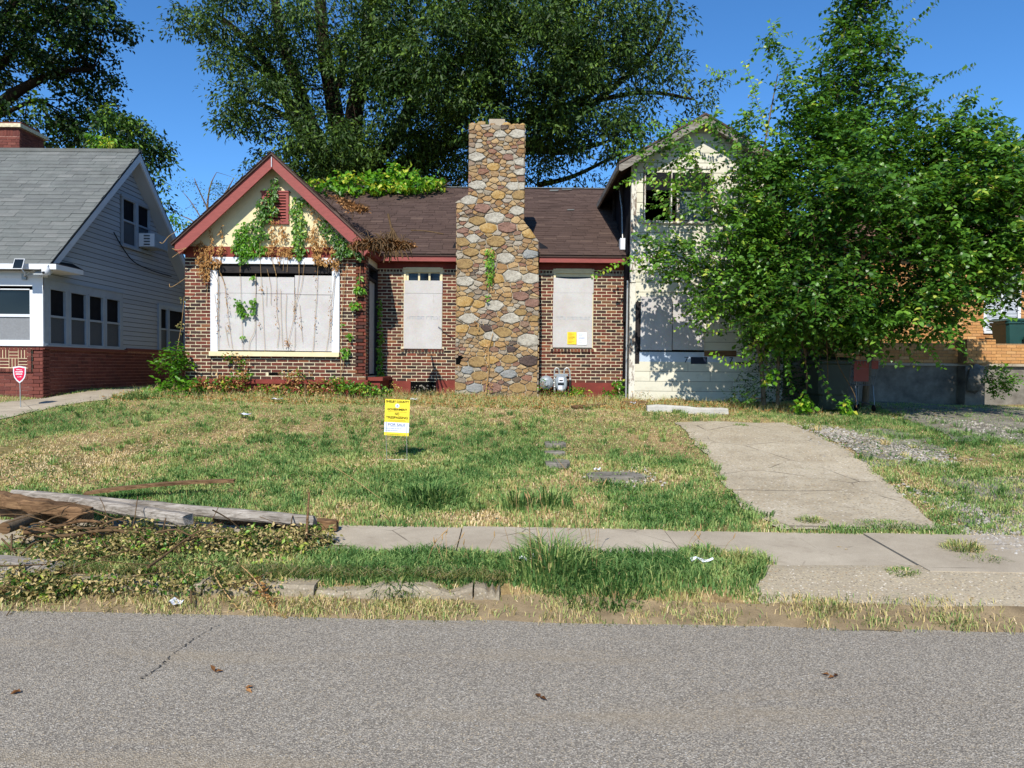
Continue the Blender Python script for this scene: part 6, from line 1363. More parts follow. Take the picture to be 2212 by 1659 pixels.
def blades(name, x, y, h, w, tint, lean=.5, segs=2, mat=None, parent=None, zoff=0, kind='stuff', origin=None, dirs=None):
    n = len(x); z = zt(x, y) + zoff; an = RS.rand(n) * 6.283 if dirs is None else dirs; ln = h * lean * (.3 + RS.rand(n))
    dx, dy = np.cos(an) * ln, np.sin(an) * ln; fa = RS.rand(n) * 3.14; wx_, wy_ = np.cos(fa) * w / 2, np.sin(fa) * w / 2 * .5
    b0 = np.stack([x - wx_, y - wy_, z - .01], -1); b1 = np.stack([x + wx_, y + wy_, z - .01], -1); tip = np.stack([x + dx, y + dy, z + h * (1 - .35 * lean)], -1)
    if segs == 1:
        V = np.stack([b0, b1, tip], 1).reshape(-1, 3); T = np.arange(n * 3).reshape(-1, 3); tt = tint
    else:
        m0 = np.stack([x - wx_ * .8 + dx * .3, y - wy_ * .8 + dy * .3, z + h * .6], -1); m1 = np.stack([x + wx_ * .8 + dx * .3, y + wy_ * .8 + dy * .3, z + h * .6], -1)
        V = np.stack([b0, b1, m0, m1, tip], 1).reshape(-1, 3); i = np.arange(n)[:, None] * 5; T = np.concatenate([i + [0, 1, 3], i + [0, 3, 2], i + [2, 3, 4]], 1).reshape(-1, 3); tt = np.repeat(tint, 3)
    if origin is not None or parent is not None: V = V - np.array(Vector(origin) if origin is not None else org(parent))
    o = link(name, npmesh(name, V, T, mat or M['grass'], tt), parent, origin); return tag(o, kind=kind) if kind else o
def scatter(n, x0, x1, s0, s1):
    x = x0 + (x1 - x0) * RS.rand(n); s = s0 + (s1 - s0) * RS.rand(n); return x, s - .035 * x
def infront(x, y):   # keep out of the buildings
    m = (y > YG - .05) & (x > XGL) & (x < XGR); m |= (y > YM - .03) & (x > XGR) & (x < XT0); m |= (y > YC - .0) & (x > cp[0][0]) & (x < cp[-1][0]); m |= (y > YT - .02) & (x > XT0) & (x < XT1); m |= (y > YH0 - .01) & (x < XH); m |= (y > YP) & (x > 6.0); return ~m
def lawngrass(name, n, x0, x1, s0, s1, hb, wb, segs, seed, hv=1.0, edge=False):
    x, y = scatter(n, x0, x1, s0, s1); dr, de, he = lawn(x, y); z = zt(x, y)
    cl = fbm(x, y, 6, 21) * .22 + fbm(x, y, 1.9, 22) * .22
    keep = (RS.rand(n) < np.clip(de / 1.65 + cl * .6, .06, 1)) & ~paved(x, y, z) & infront(x, y); u, v = uv_of(x, y, z); keep &= (u > -60) & (u < 2280)
    x, y, dr, he, cl = x[keep], y[keep], dr[keep], he[keep], cl[keep]; m = len(x)
    t = dr + RS.normal(size=m) * .12 - cl * .3 + .09 * fbm(x, y, 3.1, 15) + .06 * fbm(x, y, 11, 5) + np.where(RS.rand(m) < .15, .35, 0); t = np.clip(.42 + (t - .42) * 1.35, 0, 1)
    if edge: s = y + .035 * x; kk = s > 4.76 + .07 * fbm(x, y, 4, 71) - .03 * (x > 0) ; kk &= ~((x > 1.9 + .25 * fbm(y, x, 6, 3))); x, y, t, he, cl = x[kk], y[kk], t[kk], he[kk] * np.clip((s[kk] - 4.66) * 5, .35, 1), cl[kk]; m = len(x)
    h = hb * he * (.4 + RS.rand(m) * .8) * (1 + .45 * np.clip(cl * 1.6, -.8, 1.4)) * (1.05 - .45 * (t > .62)); blades(name, x, y, h, wb * (.6 + RS.rand(m) * .8), t, .75, segs)
lawngrass('lawn_grass', 230000, -6.5, 9, 6.11, 9.2, .062, .0085, 2, 1)
lawngrass('far_lawn_grass', 420000, -12.5, 14, 9.2, 15.6, .055, .013, 1, 2)
lawngrass('verge_grass', 52000, -4.4, 2.3, 4.70, 5.34, .085, .0085, 2, 3, edge=True)
# small tussocks that break the carpet
cx_t, cy_t = scatter(1500, -7.5, 9, 6.2, 13.6); dr, de, he = lawn(cx_t, cy_t); kk = (RS.rand(len(cx_t)) < np.clip(de / 1.5, .1, 1)) & infront(cx_t, cy_t) & ~paved(cx_t, cy_t, zt(cx_t, cy_t)); cx_t, cy_t, dr = cx_t[kk], cy_t[kk], dr[kk]
k2 = 34; n = len(cx_t) * k2; a = RS.rand(n) * 6.28; q = RS.rand(n) ** .7 * .05; x = np.repeat(cx_t, k2) + np.cos(a) * q; y = np.repeat(cy_t, k2) + np.sin(a) * q; hh = np.repeat(.07 + RS.rand(len(cx_t)) * .085, k2) * (.4 + RS.rand(n) * .7)
blades('tussocks', x, y, hh, .009, np.clip(np.repeat(dr * .7 + RS.normal(size=len(cx_t)) * .16, k2) + RS.normal(size=n) * .08, 0, 1), 1.0, 2, dirs=a)
x, y = scatter(5200, -5.2, 0, 4.83, 4.93); n = len(x); kk = fbm(x, y, 5, 9) > -.1; x, y = x[kk], y[kk]; n = len(x); blades('kerb_edge_grass', x, y, .06 + RS.rand(n) * .09, .007, np.clip(.5 + RS.normal(size=n) * .25, 0, 1), 1.35, 2, dirs=-1.57 + RS.normal(size=n) * .7)
# dry thatch lying flat
x, y = scatter(42000, -8, 8.5, 4.42, 13.8); dr, de, he = lawn(x, y); k = (RS.rand(len(x)) < np.clip((dr - .3) * 1.8, .03, 1)) & infront(x, y) & ~paved(x, y, zt(x, y)); s = y + .035 * x; k &= ~((s > 4.6) & (s < 4.86) & (x > .0) & (RS.rand(len(x)) < .5)); k &= ~((s > 5.2) & (s < 6.1) & (RS.rand(len(x)) < .95)); k &= ~((s < 4.62) & (x > 2.2) & (RS.rand(len(x)) < .8)); x, y = x[k], y[k]; n = len(x)
x, y, n = x[::2], y[::2], len(x[::2]); pos = np.stack([x, y, zt(x, y) + .012 + RS.rand(n) * .02], -1); tag(leaf_obj('dry_thatch', pos, rdir(n) * [1, 1, .22], np.tile([0, 0, 1.], (n, 1)) + RS.normal(size=(n, 3)) * .3, .05 + RS.rand(n) * .08, .0045 + RS.rand(n) * .004, .74 + RS.rand(n) * .26, M['grass']), kind='stuff')
# low broad-leaved weeds between the grass
x, y = scatter(110000, -10, 9, 6.3, 14.4); dr, de, he = lawn(x, y); k = (RS.rand(len(x)) < np.clip(.25 + fbm(x, y, 2.3, 77) * .45, 0.02, 1)) & infront(x, y) & ~paved(x, y, zt(x, y)); x, y = x[k], y[k]; n = len(x)
pos = np.stack([x, y, zt(x, y) + .01 + RS.rand(n) * .045], -1); tag(leaf_obj('lawn_weeds', pos, rdir(n) * [1, 1, .4], np.tile([0, -.2, 1.], (n, 1)) + RS.normal(size=(n, 3)) * .35, .02 + RS.rand(n) * .022, .012 + RS.rand(n) * .01, RS.rand(n) * .75, M['leaf_front']), kind='stuff')
# sidewalk edge creepers and gutter straw
x, y = scatter(17000, -5.5, 3.2, 4.36, 4.78); k = RS.rand(len(x)) < np.clip((.55 + fbm(x, y, 4, 33) * .5) * np.where(x > 2, .35, 1), 0, 1); x, y = x[k], y[k]; n = len(x); blades('gutter_grass', x, y, .045 + RS.rand(n) * .05, .006, np.clip(.66 + RS.normal(size=n) * .16, 0, 1), 1.0, 2)
def tuft(u, v, r, n, h, w, dr, lb, lean=.8, cat='grass tuft', name='grass_tuft', group=None, world=None, seeds=0):
    c = world or G(u, v); th = thing(name, lb, cat, c, group); a = RS.rand(n) * 6.28; q = np.sqrt(RS.rand(n)) * r; x = c.x + np.cos(a) * q; y = c.y + np.sin(a) * q * .7
    hh = h * (.35 + RS.rand(n) * .8) * (1.05 - .65 * (q / r) ** 1.5); blades('blades', x, y, hh, w * (.6 + RS.rand(n) * .7), np.clip(dr + .12 + RS.normal(size=n) * .2, 0, 1), lean, 2, parent=th, kind=None, dirs=a + RS.normal(size=n) * .9)
    if seeds:
        b = MB()
        for k in range(seeds): p = Vector((c.x + random.uniform(-r, r), c.y + random.uniform(-r, r) * .6, 0)); p.z = gz(p.x, p.y); q_ = p + Vector((random.uniform(-.12, .12), random.uniform(-.06, .06), h * random.uniform(1.05, 1.6))); b.tube(curve([p, p.lerp(q_, .5) + Vector((0, 0, .03)), q_], 3), .0018, 3); d = (q_ - p).normalized() + Vector((random.uniform(-.4, .4), 0, -.1)); b.tube([q_, q_ + d * .02, q_ + d * .055], [.003, .0055, .002], 5)
        b.build('seed_heads', M['vine_stem'], th)
    return th
TF = 'tufts of coarse grass'
tuft(925, 1088, .44, 1700, .31, .013, .10, 'big dark green clump of coarse grass in the middle of the front lawn', group=TF)
tuft(1120, 1100, .22, 420, .27, .012, .2, 'small bright coarse clump right of the big dark one, above the sidewalk', group=TF)
tuft(1185, 1094, .24, 560, .3, .012, .16, 'leafy coarse clump on the lawn below the paving slabs', group=TF)
tuft(1200, 1010, .16, 260, .13, .009, .1, 'dark green tuft at the front edge of the nearest paving slab', group=TF)
tuft(1190, 1240, .34, 1200, .38, .011, .14, 'tallest clump of verge grass with upright seed heads, between kerb end and sidewalk', group=TF, seeds=16, lean=.7)
tuft(1300, 1275, .34, 900, .16, .010, .18, 'spreading clump of verge grass leaning over the street edge', group=TF, lean=1.2)
tuft(860, 1265, .22, 420, .15, .012, .16, 'star-shaped coarse grass clump above the kerb', group=TF, lean=1.5)
tuft(1010, 1215, .3, 900, .13, .008, .2, 'even green grass clump between kerb and sidewalk', group=TF, seeds=8)
tuft(1600, 1215, .14, 420, .17, .007, .5, 'yellowish tuft at the corner where verge, sidewalk and apron meet', group=TF)
tuft(1520, 1200, .2, 500, .12, .009, .12, 'dark green tuft along the sidewalk edge left of the yellowish one', group=TF, seeds=5)
tuft(1750, 1128, .13, 260, .1, .006, .35, 'spiky tuft in the joint between driveway and sidewalk, left one', group=TF, lean=1.3)
tuft(1920, 1138, .33, 1100, .06, .007, .18, 'long low mat of green grass in the joint between driveway and sidewalk', group=TF, lean=1.4)
tuft(2080, 1190, .17, 380, .15, .007, .42, 'wispy tuft growing on the right part of the sidewalk', group=TF, lean=1.2)
tuft(2120, 1210, .2, 320, .06, .007, .25, 'low grass trail right below the wispy sidewalk tuft', group=TF, lean=1.4)
tuft(1950, 1238, .12, 240, .06, .008, .3, 'flat weed tuft on the apron below the sidewalk', group=TF, lean=1.6)
tuft(1790, 1318, .16, 260, .09, .007, .45, 'ragged tuft on the apron near the street, left one', group=TF, lean=1.3)
tuft(2060, 1348, .14, 240, .07, .007, .35, 'flat tuft at the street edge of the apron, right one', group=TF, lean=1.5)
tuft(1900, 1352, .10, 160, .06, .008, .25, 'small flat green tuft at the street edge of the apron, middle one', group=TF, lean=1.5)
tuft(700, 1315, .22, 360, .1, .007, .58, 'half dry tuft in the gutter before the kerb, left one', group=TF, lean=1.3)
tuft(960, 1318, .2, 300, .08, .008, .5, 'half dry tuft in the gutter before the kerb, right one', group=TF, lean=1.3)
tuft(370, 850, .35, 420, .3, .014, .15, 'arching clump of long grass at the foot of the corner bush', group=TF, lean=1.2, world=G(305, 862))
tuft(1600, 920, .13, 140, .07, .009, .2, 'little green tuft at the top end of the driveway', group=TF)
for k, (u, v) in enumerate(((1640, 1012), (1672, 1012), (1735, 1014), (1755, 1016))): c = G(u, v); n = 110; x = c.x + RS.normal(size=n) * .06; y = c.y + RS.normal(size=n) * .012; blades('crack_weeds', x, y, .015 + RS.rand(n) * .02, .008, RS.rand(n) * .5, 1.2, 1)
for k in range(5):  # long pale stalks lying through the grass
    u0, v0, u1, v1 = ((830, 1090, 690, 1020), (1290, 1120, 1195, 1010), (880, 1112, 1010, 1060), (1050, 1110, 1140, 1075), (1190, 1100, 1260, 1060))[k]; a, b_ = G(u0, v0), G(u1, v1); a.z += .03; b_.z += .16 if k < 2 else .08
    tag(MB().tube(curve([a, a.lerp(b_, .5) + Vector((0, 0, .02)), b_], 5), .0035, 4).build('grass_stalk', M['vine_stem'], None, a), ('long pale dry stalk arching over the lawn left of the big clump', 'long pale dry stalk leaning up the lawn toward the paving slabs', 'dry stalk crossing the big clump of coarse grass', 'short dry stalk right of the big clump of coarse grass', 'dry stalk in front of the leafy clump by the slabs')[k], 'grass stalk', 'dry stalks in the lawn')

# ------------------------------------------------------------------ trees
def crown_points(blobs, n_per_m2, shell=.55, rs=RS):
    """cluster centres in ellipsoids given as (u, v, ru, rv, Y, ry, density)"""
    C_, D_ = [], []
    for (u, v, ru, rv, Y, ry, de) in blobs:
        c = np.array(P(u, v, Y)); rx = ru / F * Y; rz = rv / F * Y; n = int(rx * rz * 3.14 * n_per_m2 * de)
        d = rdir(n, rs); r = (shell + (1.02 - shell) * rs.rand(n) ** .6)[:, None]; C_.append(c + d * r * [rx, ry, rz]); D_.append(d)
    return np.concatenate(C_), np.concatenate(D_)
def clusters(C_, per, rad_, L, Wd, rs=RS, droop=.25, tint0=.5, tv=.25, lit=0.0):
    n = len(C_); ct = np.clip(tint0 + rs.normal(size=n) * tv * .6, 0, 1); pos = np.repeat(C_, per, 0); m = len(pos)
    rr = np.repeat(rad_ * (.55 + rs.rand(n) * .8), per)[:, None]; off = rdir(m, rs) * rr * rs.rand(m, 1) ** .5 * [1, 1, .62]
    off[:, 2] -= droop * rr[:, 0] * (np.abs(off[:, 0]) + np.abs(off[:, 1])) / (rr[:, 0] + 1e-6)
    ax = off + rs.normal(size=(m, 3)) * rad_ * .5 + [0, 0, -droop * rad_]; nr = rs.normal(size=(m, 3)) * .6 + [0, -.4, .8]
    t = np.clip(np.repeat(ct, per) + rs.normal(size=m) * tv * .5, 0, 1); s = .65 + rs.rand(m) * .6
    return pos + off, ax, nr, L * s, Wd * s, t
def limbs(name, lines, mat, parent, n=9):
    b = MB()
    for pts, r0, r1 in lines:
        q = curve([P(u, v, Y) for u, v, Y in pts], 5); m = len(q); b.tube(q, [r0 + (r1 - r0) * k / (m - 1) for k in range(m)], n)
    return b.build(name, mat, parent)
def branchlets(name, C_, anchors, mat, parent, every, r=.03, seed=3):
    R = np.random.RandomState(seed); A = np.array([list(P(*a)) for a in anchors]); b = MB()
    for i in range(0, len(C_), every):
        c = C_[i]; d = np.linalg.norm(A - c, axis=1); a = A[np.argmin(d + R.rand(len(A)) * .8)]; mid = (a + c) / 2 + R.normal(size=3) * .12 * np.linalg.norm(a - c) ; b.tube(curve([Vector(a), Vector(mid), Vector(c)], 3), [r * (1 - .12 * k) for k in range(7)], 4, cap=False)
    return b.build(name, mat, parent)
# the big tree behind the house
bt = thing('willow_oak_tree', 'huge dark green tree with several leaning limbs, towering behind the brick house', 'tree', (-5.0, 27, 1.1))
LB = [([(742, 620, 27.5), (742, 430, 27.5), (735, 360, 27.5)], .75, .6), ([(735, 400, 27.5), (690, 350, 27), (640, 262, 27), (598, 175, 27), (540, 95, 27), (480, 40, 27)], .36, .09), ([(730, 400, 27.5), (670, 270, 28), (640, 180, 28), (606, 80, 28), (592, -30, 28)], .36, .16), ([(745, 380, 27.5), (722, 230, 27), (700, 110, 27), (690, -30, 27)], .38, .2), ([(760, 390, 27), (765, 250, 26), (790, 120, 26), (800, -20, 26)], .4, .2), ([(735, 190, 26.2), (738, 160, 26.1), (744, 118, 26)], .17, .12), ([(760, 400, 27), (850, 300, 26), (900, 180, 25.5), (890, 60, 25.5)], .34, .1), ([(770, 410, 27), (900, 340, 27), (1050, 290, 26), (1200, 240, 26), (1320, 180, 26)], .3, .08), ([(1050, 290, 26), (1200, 330, 26), (1330, 300, 26)], .14, .05), ([(640, 262, 27), (560, 225, 27), (500, 215, 27)], .12, .04), ([(598, 175, 27), (520, 120, 27), (430, 60, 27)], .14, .04), ([(1200, 240, 26), (1380, 200, 26), (1500, 215, 26)], .12, .04), ([(900, 180, 25.5), (1050, 100, 25), (1200, 20, 25)], .2, .08), ([(1250, 250, 26), (1400, 120, 26), (1450, 20, 26)], .14, .05), ([(1160, 400, 28), (1240, 380, 28), (1340, 330, 28)], .12, .05)]
limbs('trunk', LB, M['bark'], bt)
BB = [(1150, 140, 170, 130, 23.5, 3.2, 1.1), (980, 120, 170, 150, 23, 2.8, 1.1), (1290, 230, 130, 120, 24, 3, 1.0), (1100, 260, 160, 90, 24, 3, 1.05), (900, 240, 120, 110, 24.5, 3, 1.0), (1020, -10, 230, 90, 24, 3, 1.0), (1270, 60, 130, 110, 24.5, 3, 1.0), (1390, 90, 70, 110, 25, 2.2, 0.6), (1430, 20, 55, 60, 25, 1.8, 0.6), (1440, 180, 75, 42, 25, 1.8, 0.65), (1515, 190, 45, 40, 25, 1.3, 0.55), (1480, 240, 50, 22, 25, 1.2, 0.4), (1340, 300, 60, 70, 25, 1.8, 0.6), (1250, 340, 80, 60, 25.5, 2, 0.75), (1180, 350, 70, 50, 27, 2, 0.4), (850, 340, 130, 80, 25.5, 2.5, 1.0), (960, 350, 120, 55, 27, 2.5, 0.75), (1090, 350, 90, 50, 28, 2.2, 0.4), (720, 330, 90, 80, 24.4, 2.2, 1.15), (660, 360, 60, 50, 25.4, 1.8, 1.36), (820, 90, 120, 120, 25, 2.6, 0.9), (740, 30, 110, 90, 24.4, 2.6, 0.7), (700, 180, 80, 90, 26.9, 1.5, 0.5), (610, 30, 90, 70, 25.9, 2.2, 0.85), (520, 40, 90, 55, 25.4, 2, 0.85), (440, 30, 60, 48, 25.4, 1.6, 0.85), (400, 40, 36, 30, 25.4, 1.2, 0.85), (560, 120, 90, 50, 26.4, 1.8, 0.71), (510, 140, 50, 35, 25.4, 1.2, 0.68), (560, 215, 85, 42, 24.9, 1.7, 1.19), (500, 210, 42, 22, 24.9, 1.1, 1.02), (530, 262, 50, 26, 24.9, 1.1, 1.02), (620, 300, 45, 40, 25.4, 1.4, 0.85), (590, 345, 42, 28, 25.4, 1.2, 1.02), (570, 365, 30, 16, 25.4, 1, 0.85), (640, 200, 60, 60, 26.9, 1.6, 0.68), (1380, 360, 40, 40, 27, 1.2, 0.3), (1300, 390, 70, 30, 27, 1.5, 0.55), (760, 390, 120, 40, 26.4, 2, 0.9), (640, 390, 60, 30, 26.4, 1.4, 1.02)]
Cc, Dd = crown_points(BB, 16, .45); kk = RS.rand(len(Cc)) < np.clip(.62 + .55 * noise3(Cc, 1.1, 4), .05, 1); Cc = Cc[kk]; pos, ax, nr, L, Wd, t = clusters(Cc, 62, .62, .175, .07, droop=.3, tint0=.45, tv=.35)
leaf_obj('crown', pos, ax, nr, L, Wd, t, M['leaf_big'], bt)
anch = [(u, v, Y) for l in LB for (u, v, Y) in l[0]]; branchlets('branches', Cc, anch, M['bark'], bt, 5, .035)
# left tree and its smaller neighbour
lt_ = thing('maple_tree', 'tall dark tree at the left edge behind the grey house, thick limb bending right', 'tree', (-16, 24, 1.2))
LB2 = [([(-120, 420, 24), (-60, 300, 24), (0, 228, 24), (55, 188, 24), (130, 155, 24), (200, 150, 24)], .3, .06), ([(-60, 300, 24), (-20, 120, 24.5), (40, -20, 25)], .3, .12), ([(-20, 260, 24), (60, 222, 24), (90, 216, 24)], .09, .04), ([(-20, 160, 24), (80, 60, 24.5), (160, 10, 24.5)], .14, .05)]
limbs('trunk', LB2, M['bark'], lt_); BB2 = [(60, 30, 120, 80, 23.5, 2.6, 1.0), (180, 30, 75, 55, 23.5, 2, .9), (220, 80, 55, 45, 24, 1.6, .8), (130, 110, 90, 55, 23.5, 2, .85), (30, 120, 90, 50, 24, 2, .7), (-60, 100, 90, 130, 24, 2.4, .8), (180, 170, 55, 45, 24, 1.6, .75), (200, 220, 48, 40, 24, 1.4, .7), (140, 225, 60, 45, 24.5, 1.6, .6), (90, 275, 90, 42, 24, 1.8, .9), (10, 290, 70, 40, 24, 1.6, .6), (160, 285, 70, 40, 24, 1.5, .9), (-60, 300, 70, 60, 24, 1.6, .6), (100, -30, 160, 50, 24, 2.4, .9), (255, 45, 25, 30, 24, 1, .5)]
C2, _ = crown_points(BB2, 11, .4); leaf_obj('crown', *clusters(C2, 52, .5, .14, .10, droop=.2, tint0=.35, tv=.4), M['leaf_left'], lt_); branchlets('branches', C2, [(u, v, Y) for l in LB2 for (u, v, Y) in l[0]], M['bark'], lt_, 7, .03, 5)
sm = thing('small_tree', 'smaller leafy tree rising behind the peak of the grey house roof', 'tree', (-12.2, 21.5, 1.2)); limbs('trunk', [([(270, 700, 21.5), (268, 420, 21.5), (275, 320, 21.5), (285, 270, 21.5)], .14, .04)], M['bark'], sm)
C3, _ = crown_points([(270, 280, 45, 40, 21.5, 1.4, 1), (315, 320, 38, 42, 21.5, 1.2, 1), (250, 315, 50, 22, 21, 1.2, 1.1), (330, 365, 26, 34, 21.5, 1, .9), (300, 300, 55, 50, 22, 1.4, 1), (225, 300, 30, 20, 21.4, .9, .9), (345, 420, 16, 40, 21.5, .8, .6), (240, 255, 25, 20, 22, .9, .6)], 17, .4); leaf_obj('crown', *clusters(C3, 46, .36, .15, .065, droop=.3, tint0=.6, tv=.4), M['leaf_left'], sm)
ye = thing('sapling', 'small yellow-green sapling tip just above the grey roof ridge', 'tree', (-12.4, 20, 1.2)); C4, _ = crown_points([(236, 312, 30, 14, 20, .7, 1.3)], 26, .3); leaf_obj('leaves', *clusters(C4, 40, .26, .13, .05, tint0=.5, tv=.5), M['leaf_bright'], ye); limbs('stem', [([(236, 700, 20), (236, 312, 20)], .05, .02)], M['twig'], ye)
th_ = thing('thin_tree', 'sparse half-bare greyish tree between the grey house and the brick gable', 'tree', (-14.0, 34, 1.2))
LB5 = [([(450, 700, 34), (452, 520, 34), (448, 450, 34), (455, 400, 34), (468, 372, 34)], .09, .012), ([(452, 500, 34), (415, 440, 34), (395, 415, 34)], .04, .01), ([(450, 470, 34), (485, 420, 34), (505, 385, 34)], .07, .015), ([(452, 520, 34), (420, 480, 34), (388, 465, 34)], .06, .012), ([(448, 450, 34), (425, 400, 34), (420, 385, 34)], .04, .01), ([(452, 480, 34), (500, 440, 34), (520, 420, 34)], .05, .012)]
limbs('trunk', LB5, M['bark_pale'], th_, 6); C5, _ = crown_points([(450, 400, 50, 30, 34, 2, .5), (405, 440, 28, 34, 34, 1.6, .45), (500, 400, 40, 30, 34, 1.6, .5), (420, 400, 26, 18, 34, 1.4, .4), (470, 440, 50, 36, 34, 1.6, .35)], 4.2, .3); branchlets('branches', C5, [(u, v, Y) for l in LB5 for (u, v, Y) in l[0]], M['bark_pale'], th_, 1, .012, 6); leaf_obj('crown', *clusters(C5, 40, .6, .10, .05, tint0=.7, tv=.4), M['leaf_left'], th_)
lw = thing('garden_bush', 'bright low bush tip in the gap left of the brick gable', 'bush', (-12.9, 22, 1.2)); C6, _ = crown_points([(386, 478, 14, 22, 22, .6, 1)], 30, .3); leaf_obj('leaves', *clusters(C6, 34, .25, .12, .06, tint0=.4, tv=.4), M['leaf_bright'], lw)
# distant hedge line of foliage that closes the gaps at the horizon
xs = np.linspace(-60, 60, 240); C7 = np.stack([xs.repeat(3), 42 + RS.rand(720) * 5, 1.2 + RS.rand(720) * 2.6], -1); k = ~((C7[:, 0] > -17) & (C7[:, 0] < -10)); tag(leaf_obj('far_treeline', *clusters(C7, 40, 1.1, .42, .3, tint0=.35, tv=.4), M['leaf_big']), kind='stuff')

# ------------------------------------------------------------------ overgrown trees on the right, in front of the wing
def leafy(name, label, blobs, per_m2, base, trunkl, mat, L=.092, Wd=.066, tint0=.45, step=.042, seed=1, lens=(.35, 1.0), cat='tree', group=None, up=.25, droop=.35, fill=0.0, twr=.005):
    rs = np.random.RandomState(seed); t_ = thing(name, label, cat, base, group)
    C_, D_ = crown_points(blobs, per_m2 * 1.35, .35, rs); kk = rs.rand(len(C_)) < np.clip(.62 + .55 * noise3(C_, 2.6, seed), .06, 1); C_, D_ = C_[kk], D_[kk]; n = len(C_); ln = lens[0] + (lens[1] - lens[0]) * rs.rand(n) ** 1.4
    d = norm(D_ * [1, 1, .8] + rs.normal(size=(n, 3)) * .45 + [0, 0, up]); st_ = C_ - d * ln[:, None] * .55
    p, ax, nr, pk, idx = sprays(st_, d, ln, step, L, Wd, droop, rs=rs); m = len(p); ct = rs.rand(n); tt = np.clip(tint0 + (ct[idx] - .5) * .5 + rs.normal(size=m) * .14, 0, 1); s = .6 + rs.rand(m) * .65; along = (np.arange(m) % 7) / 7
    global HEX; HEX = cat == 'tree'; leaf_obj('leaves', p, ax, nr, L * s, Wd * s, tt, mat, t_, .16); HEX = False
    twig_mesh(pk, twr, M['twig'], 'twigs', t_, 2)
    if trunkl: limbs('trunk', trunkl, M['bark_pale'], t_, 7)
    return t_
def base_at(u, v, Y): x = P(u, v, Y).x; return (x, Y, gz(x, Y))
TRA = [(1860, 40, 62, 70, 13.4, 0.77, 1.0), (1870, -30, 55, 60, 13.4, 0.66, 0.8), (1855, 140, 85, 80, 13.2, 0.99, 1.0), (1800, 240, 95, 90, 13.0, 1.21, 1.0), (1900, 250, 100, 80, 13.2, 1.21, 1.0), (1820, 350, 130, 90, 12.8, 1.43, 1.05), (1940, 350, 110, 90, 13.2, 1.32, 1.0), (1760, 450, 120, 90, 12.2, 1.74, 1.0), (1880, 470, 140, 90, 12.4, 1.89, 1.0), (1800, 560, 150, 90, 12.2, 1.89, 1.0), (1730, 640, 120, 80, 12.0, 1.59, 1.0), (1880, 640, 140, 80, 12.4, 1.74, 1.0), (1800, 700, 120, 60, 12.6, 1.45, 0.9), (1960, 230, 30, 60, 13.4, 0.55, 0.6), (1700, 330, 70, 70, 13.0, 0.99, 0.8)]
leafy('mulberry_tree', 'tallest bushy tree rising as a leafy spire on the right, before the cream wing', TRA, 150, base_at(1790, 870, 13.3), [([(1790, 885, 13.3), (1795, 780, 13.3), (1815, 560, 13.3), (1840, 300, 13.4), (1862, 60, 13.6)], .09, .015), ([(1795, 780, 13.3), (1750, 640, 13.1), (1720, 480, 13.1), (1705, 320, 13.2)], .06, .012), ([(1800, 700, 13.3), (1880, 560, 13.3), (1940, 380, 13.4)], .06, .012), ([(1760, 885, 13.2), (1740, 760, 13.1), (1700, 640, 12.9), (1660, 560, 12.9)], .05, .012)], M['leaf_front'], tint0=.42, seed=2, lens=(.35, .95))
TRB = [(1700, 170, 34, 70, 13.3, 0.55, 0.57), (1665, 80, 22, 45, 13.2, 0.39, 0.52), (1730, 240, 60, 60, 13.3, 0.77, 0.92), (1590, 330, 55, 70, 13.2, 0.66, 0.69), (1620, 250, 30, 60, 13.2, 0.44, 0.57), (1600, 190, 18, 40, 13.2, 0.33, 0.4), (1650, 400, 80, 80, 13, 0.88, 1), (1540, 420, 60, 70, 13, 0.66, 0.68), (1480, 330, 70, 60, 13, 0.66, 0.57), (1440, 300, 45, 45, 13, 0.55, 0.46), (1560, 270, 40, 35, 13, 0.44, 0.46), (1470, 430, 60, 60, 12.9, 0.55, 0.34), (1600, 510, 90, 80, 12.9, 0.99, 1), (1500, 560, 75, 60, 12.8, 0.66, 0.68), (1590, 620, 100, 70, 12.8, 0.88, 1), (1660, 700, 90, 60, 12.8, 0.88, 1), (1530, 660, 60, 40, 12.8, 0.55, 0.68), (1420, 570, 50, 35, 12.8, 0.44, 0.46), (1420, 530, 40, 50, 12.9, 0.44, 0.4), (1380, 330, 40, 50, 13.0, 0.44, 0.29), (1650, 560, 100, 90, 13.3, 0.99, 1)]
leafy('mulberry_tree', 'loose sprawling sapling with bright leaves hanging over the open window of the cream wing', TRB, 95, base_at(1640, 860, 13.1), [([(1650, 875, 13.1), (1640, 760, 13.1), (1600, 620, 13), (1560, 480, 13), (1500, 340, 13)], .045, .01), ([(1640, 760, 13.1), (1650, 560, 13.1), (1640, 400, 13.1), (1680, 160, 13.3)], .045, .008), ([(1600, 620, 13), (1520, 570, 12.9), (1420, 545, 12.9)], .025, .006), ([(1680, 875, 13.1), (1680, 700, 13), (1660, 560, 13)], .035, .01)], M['leaf_front'], tint0=.58, seed=3, lens=(.35, .9), L=.095, Wd=.07)
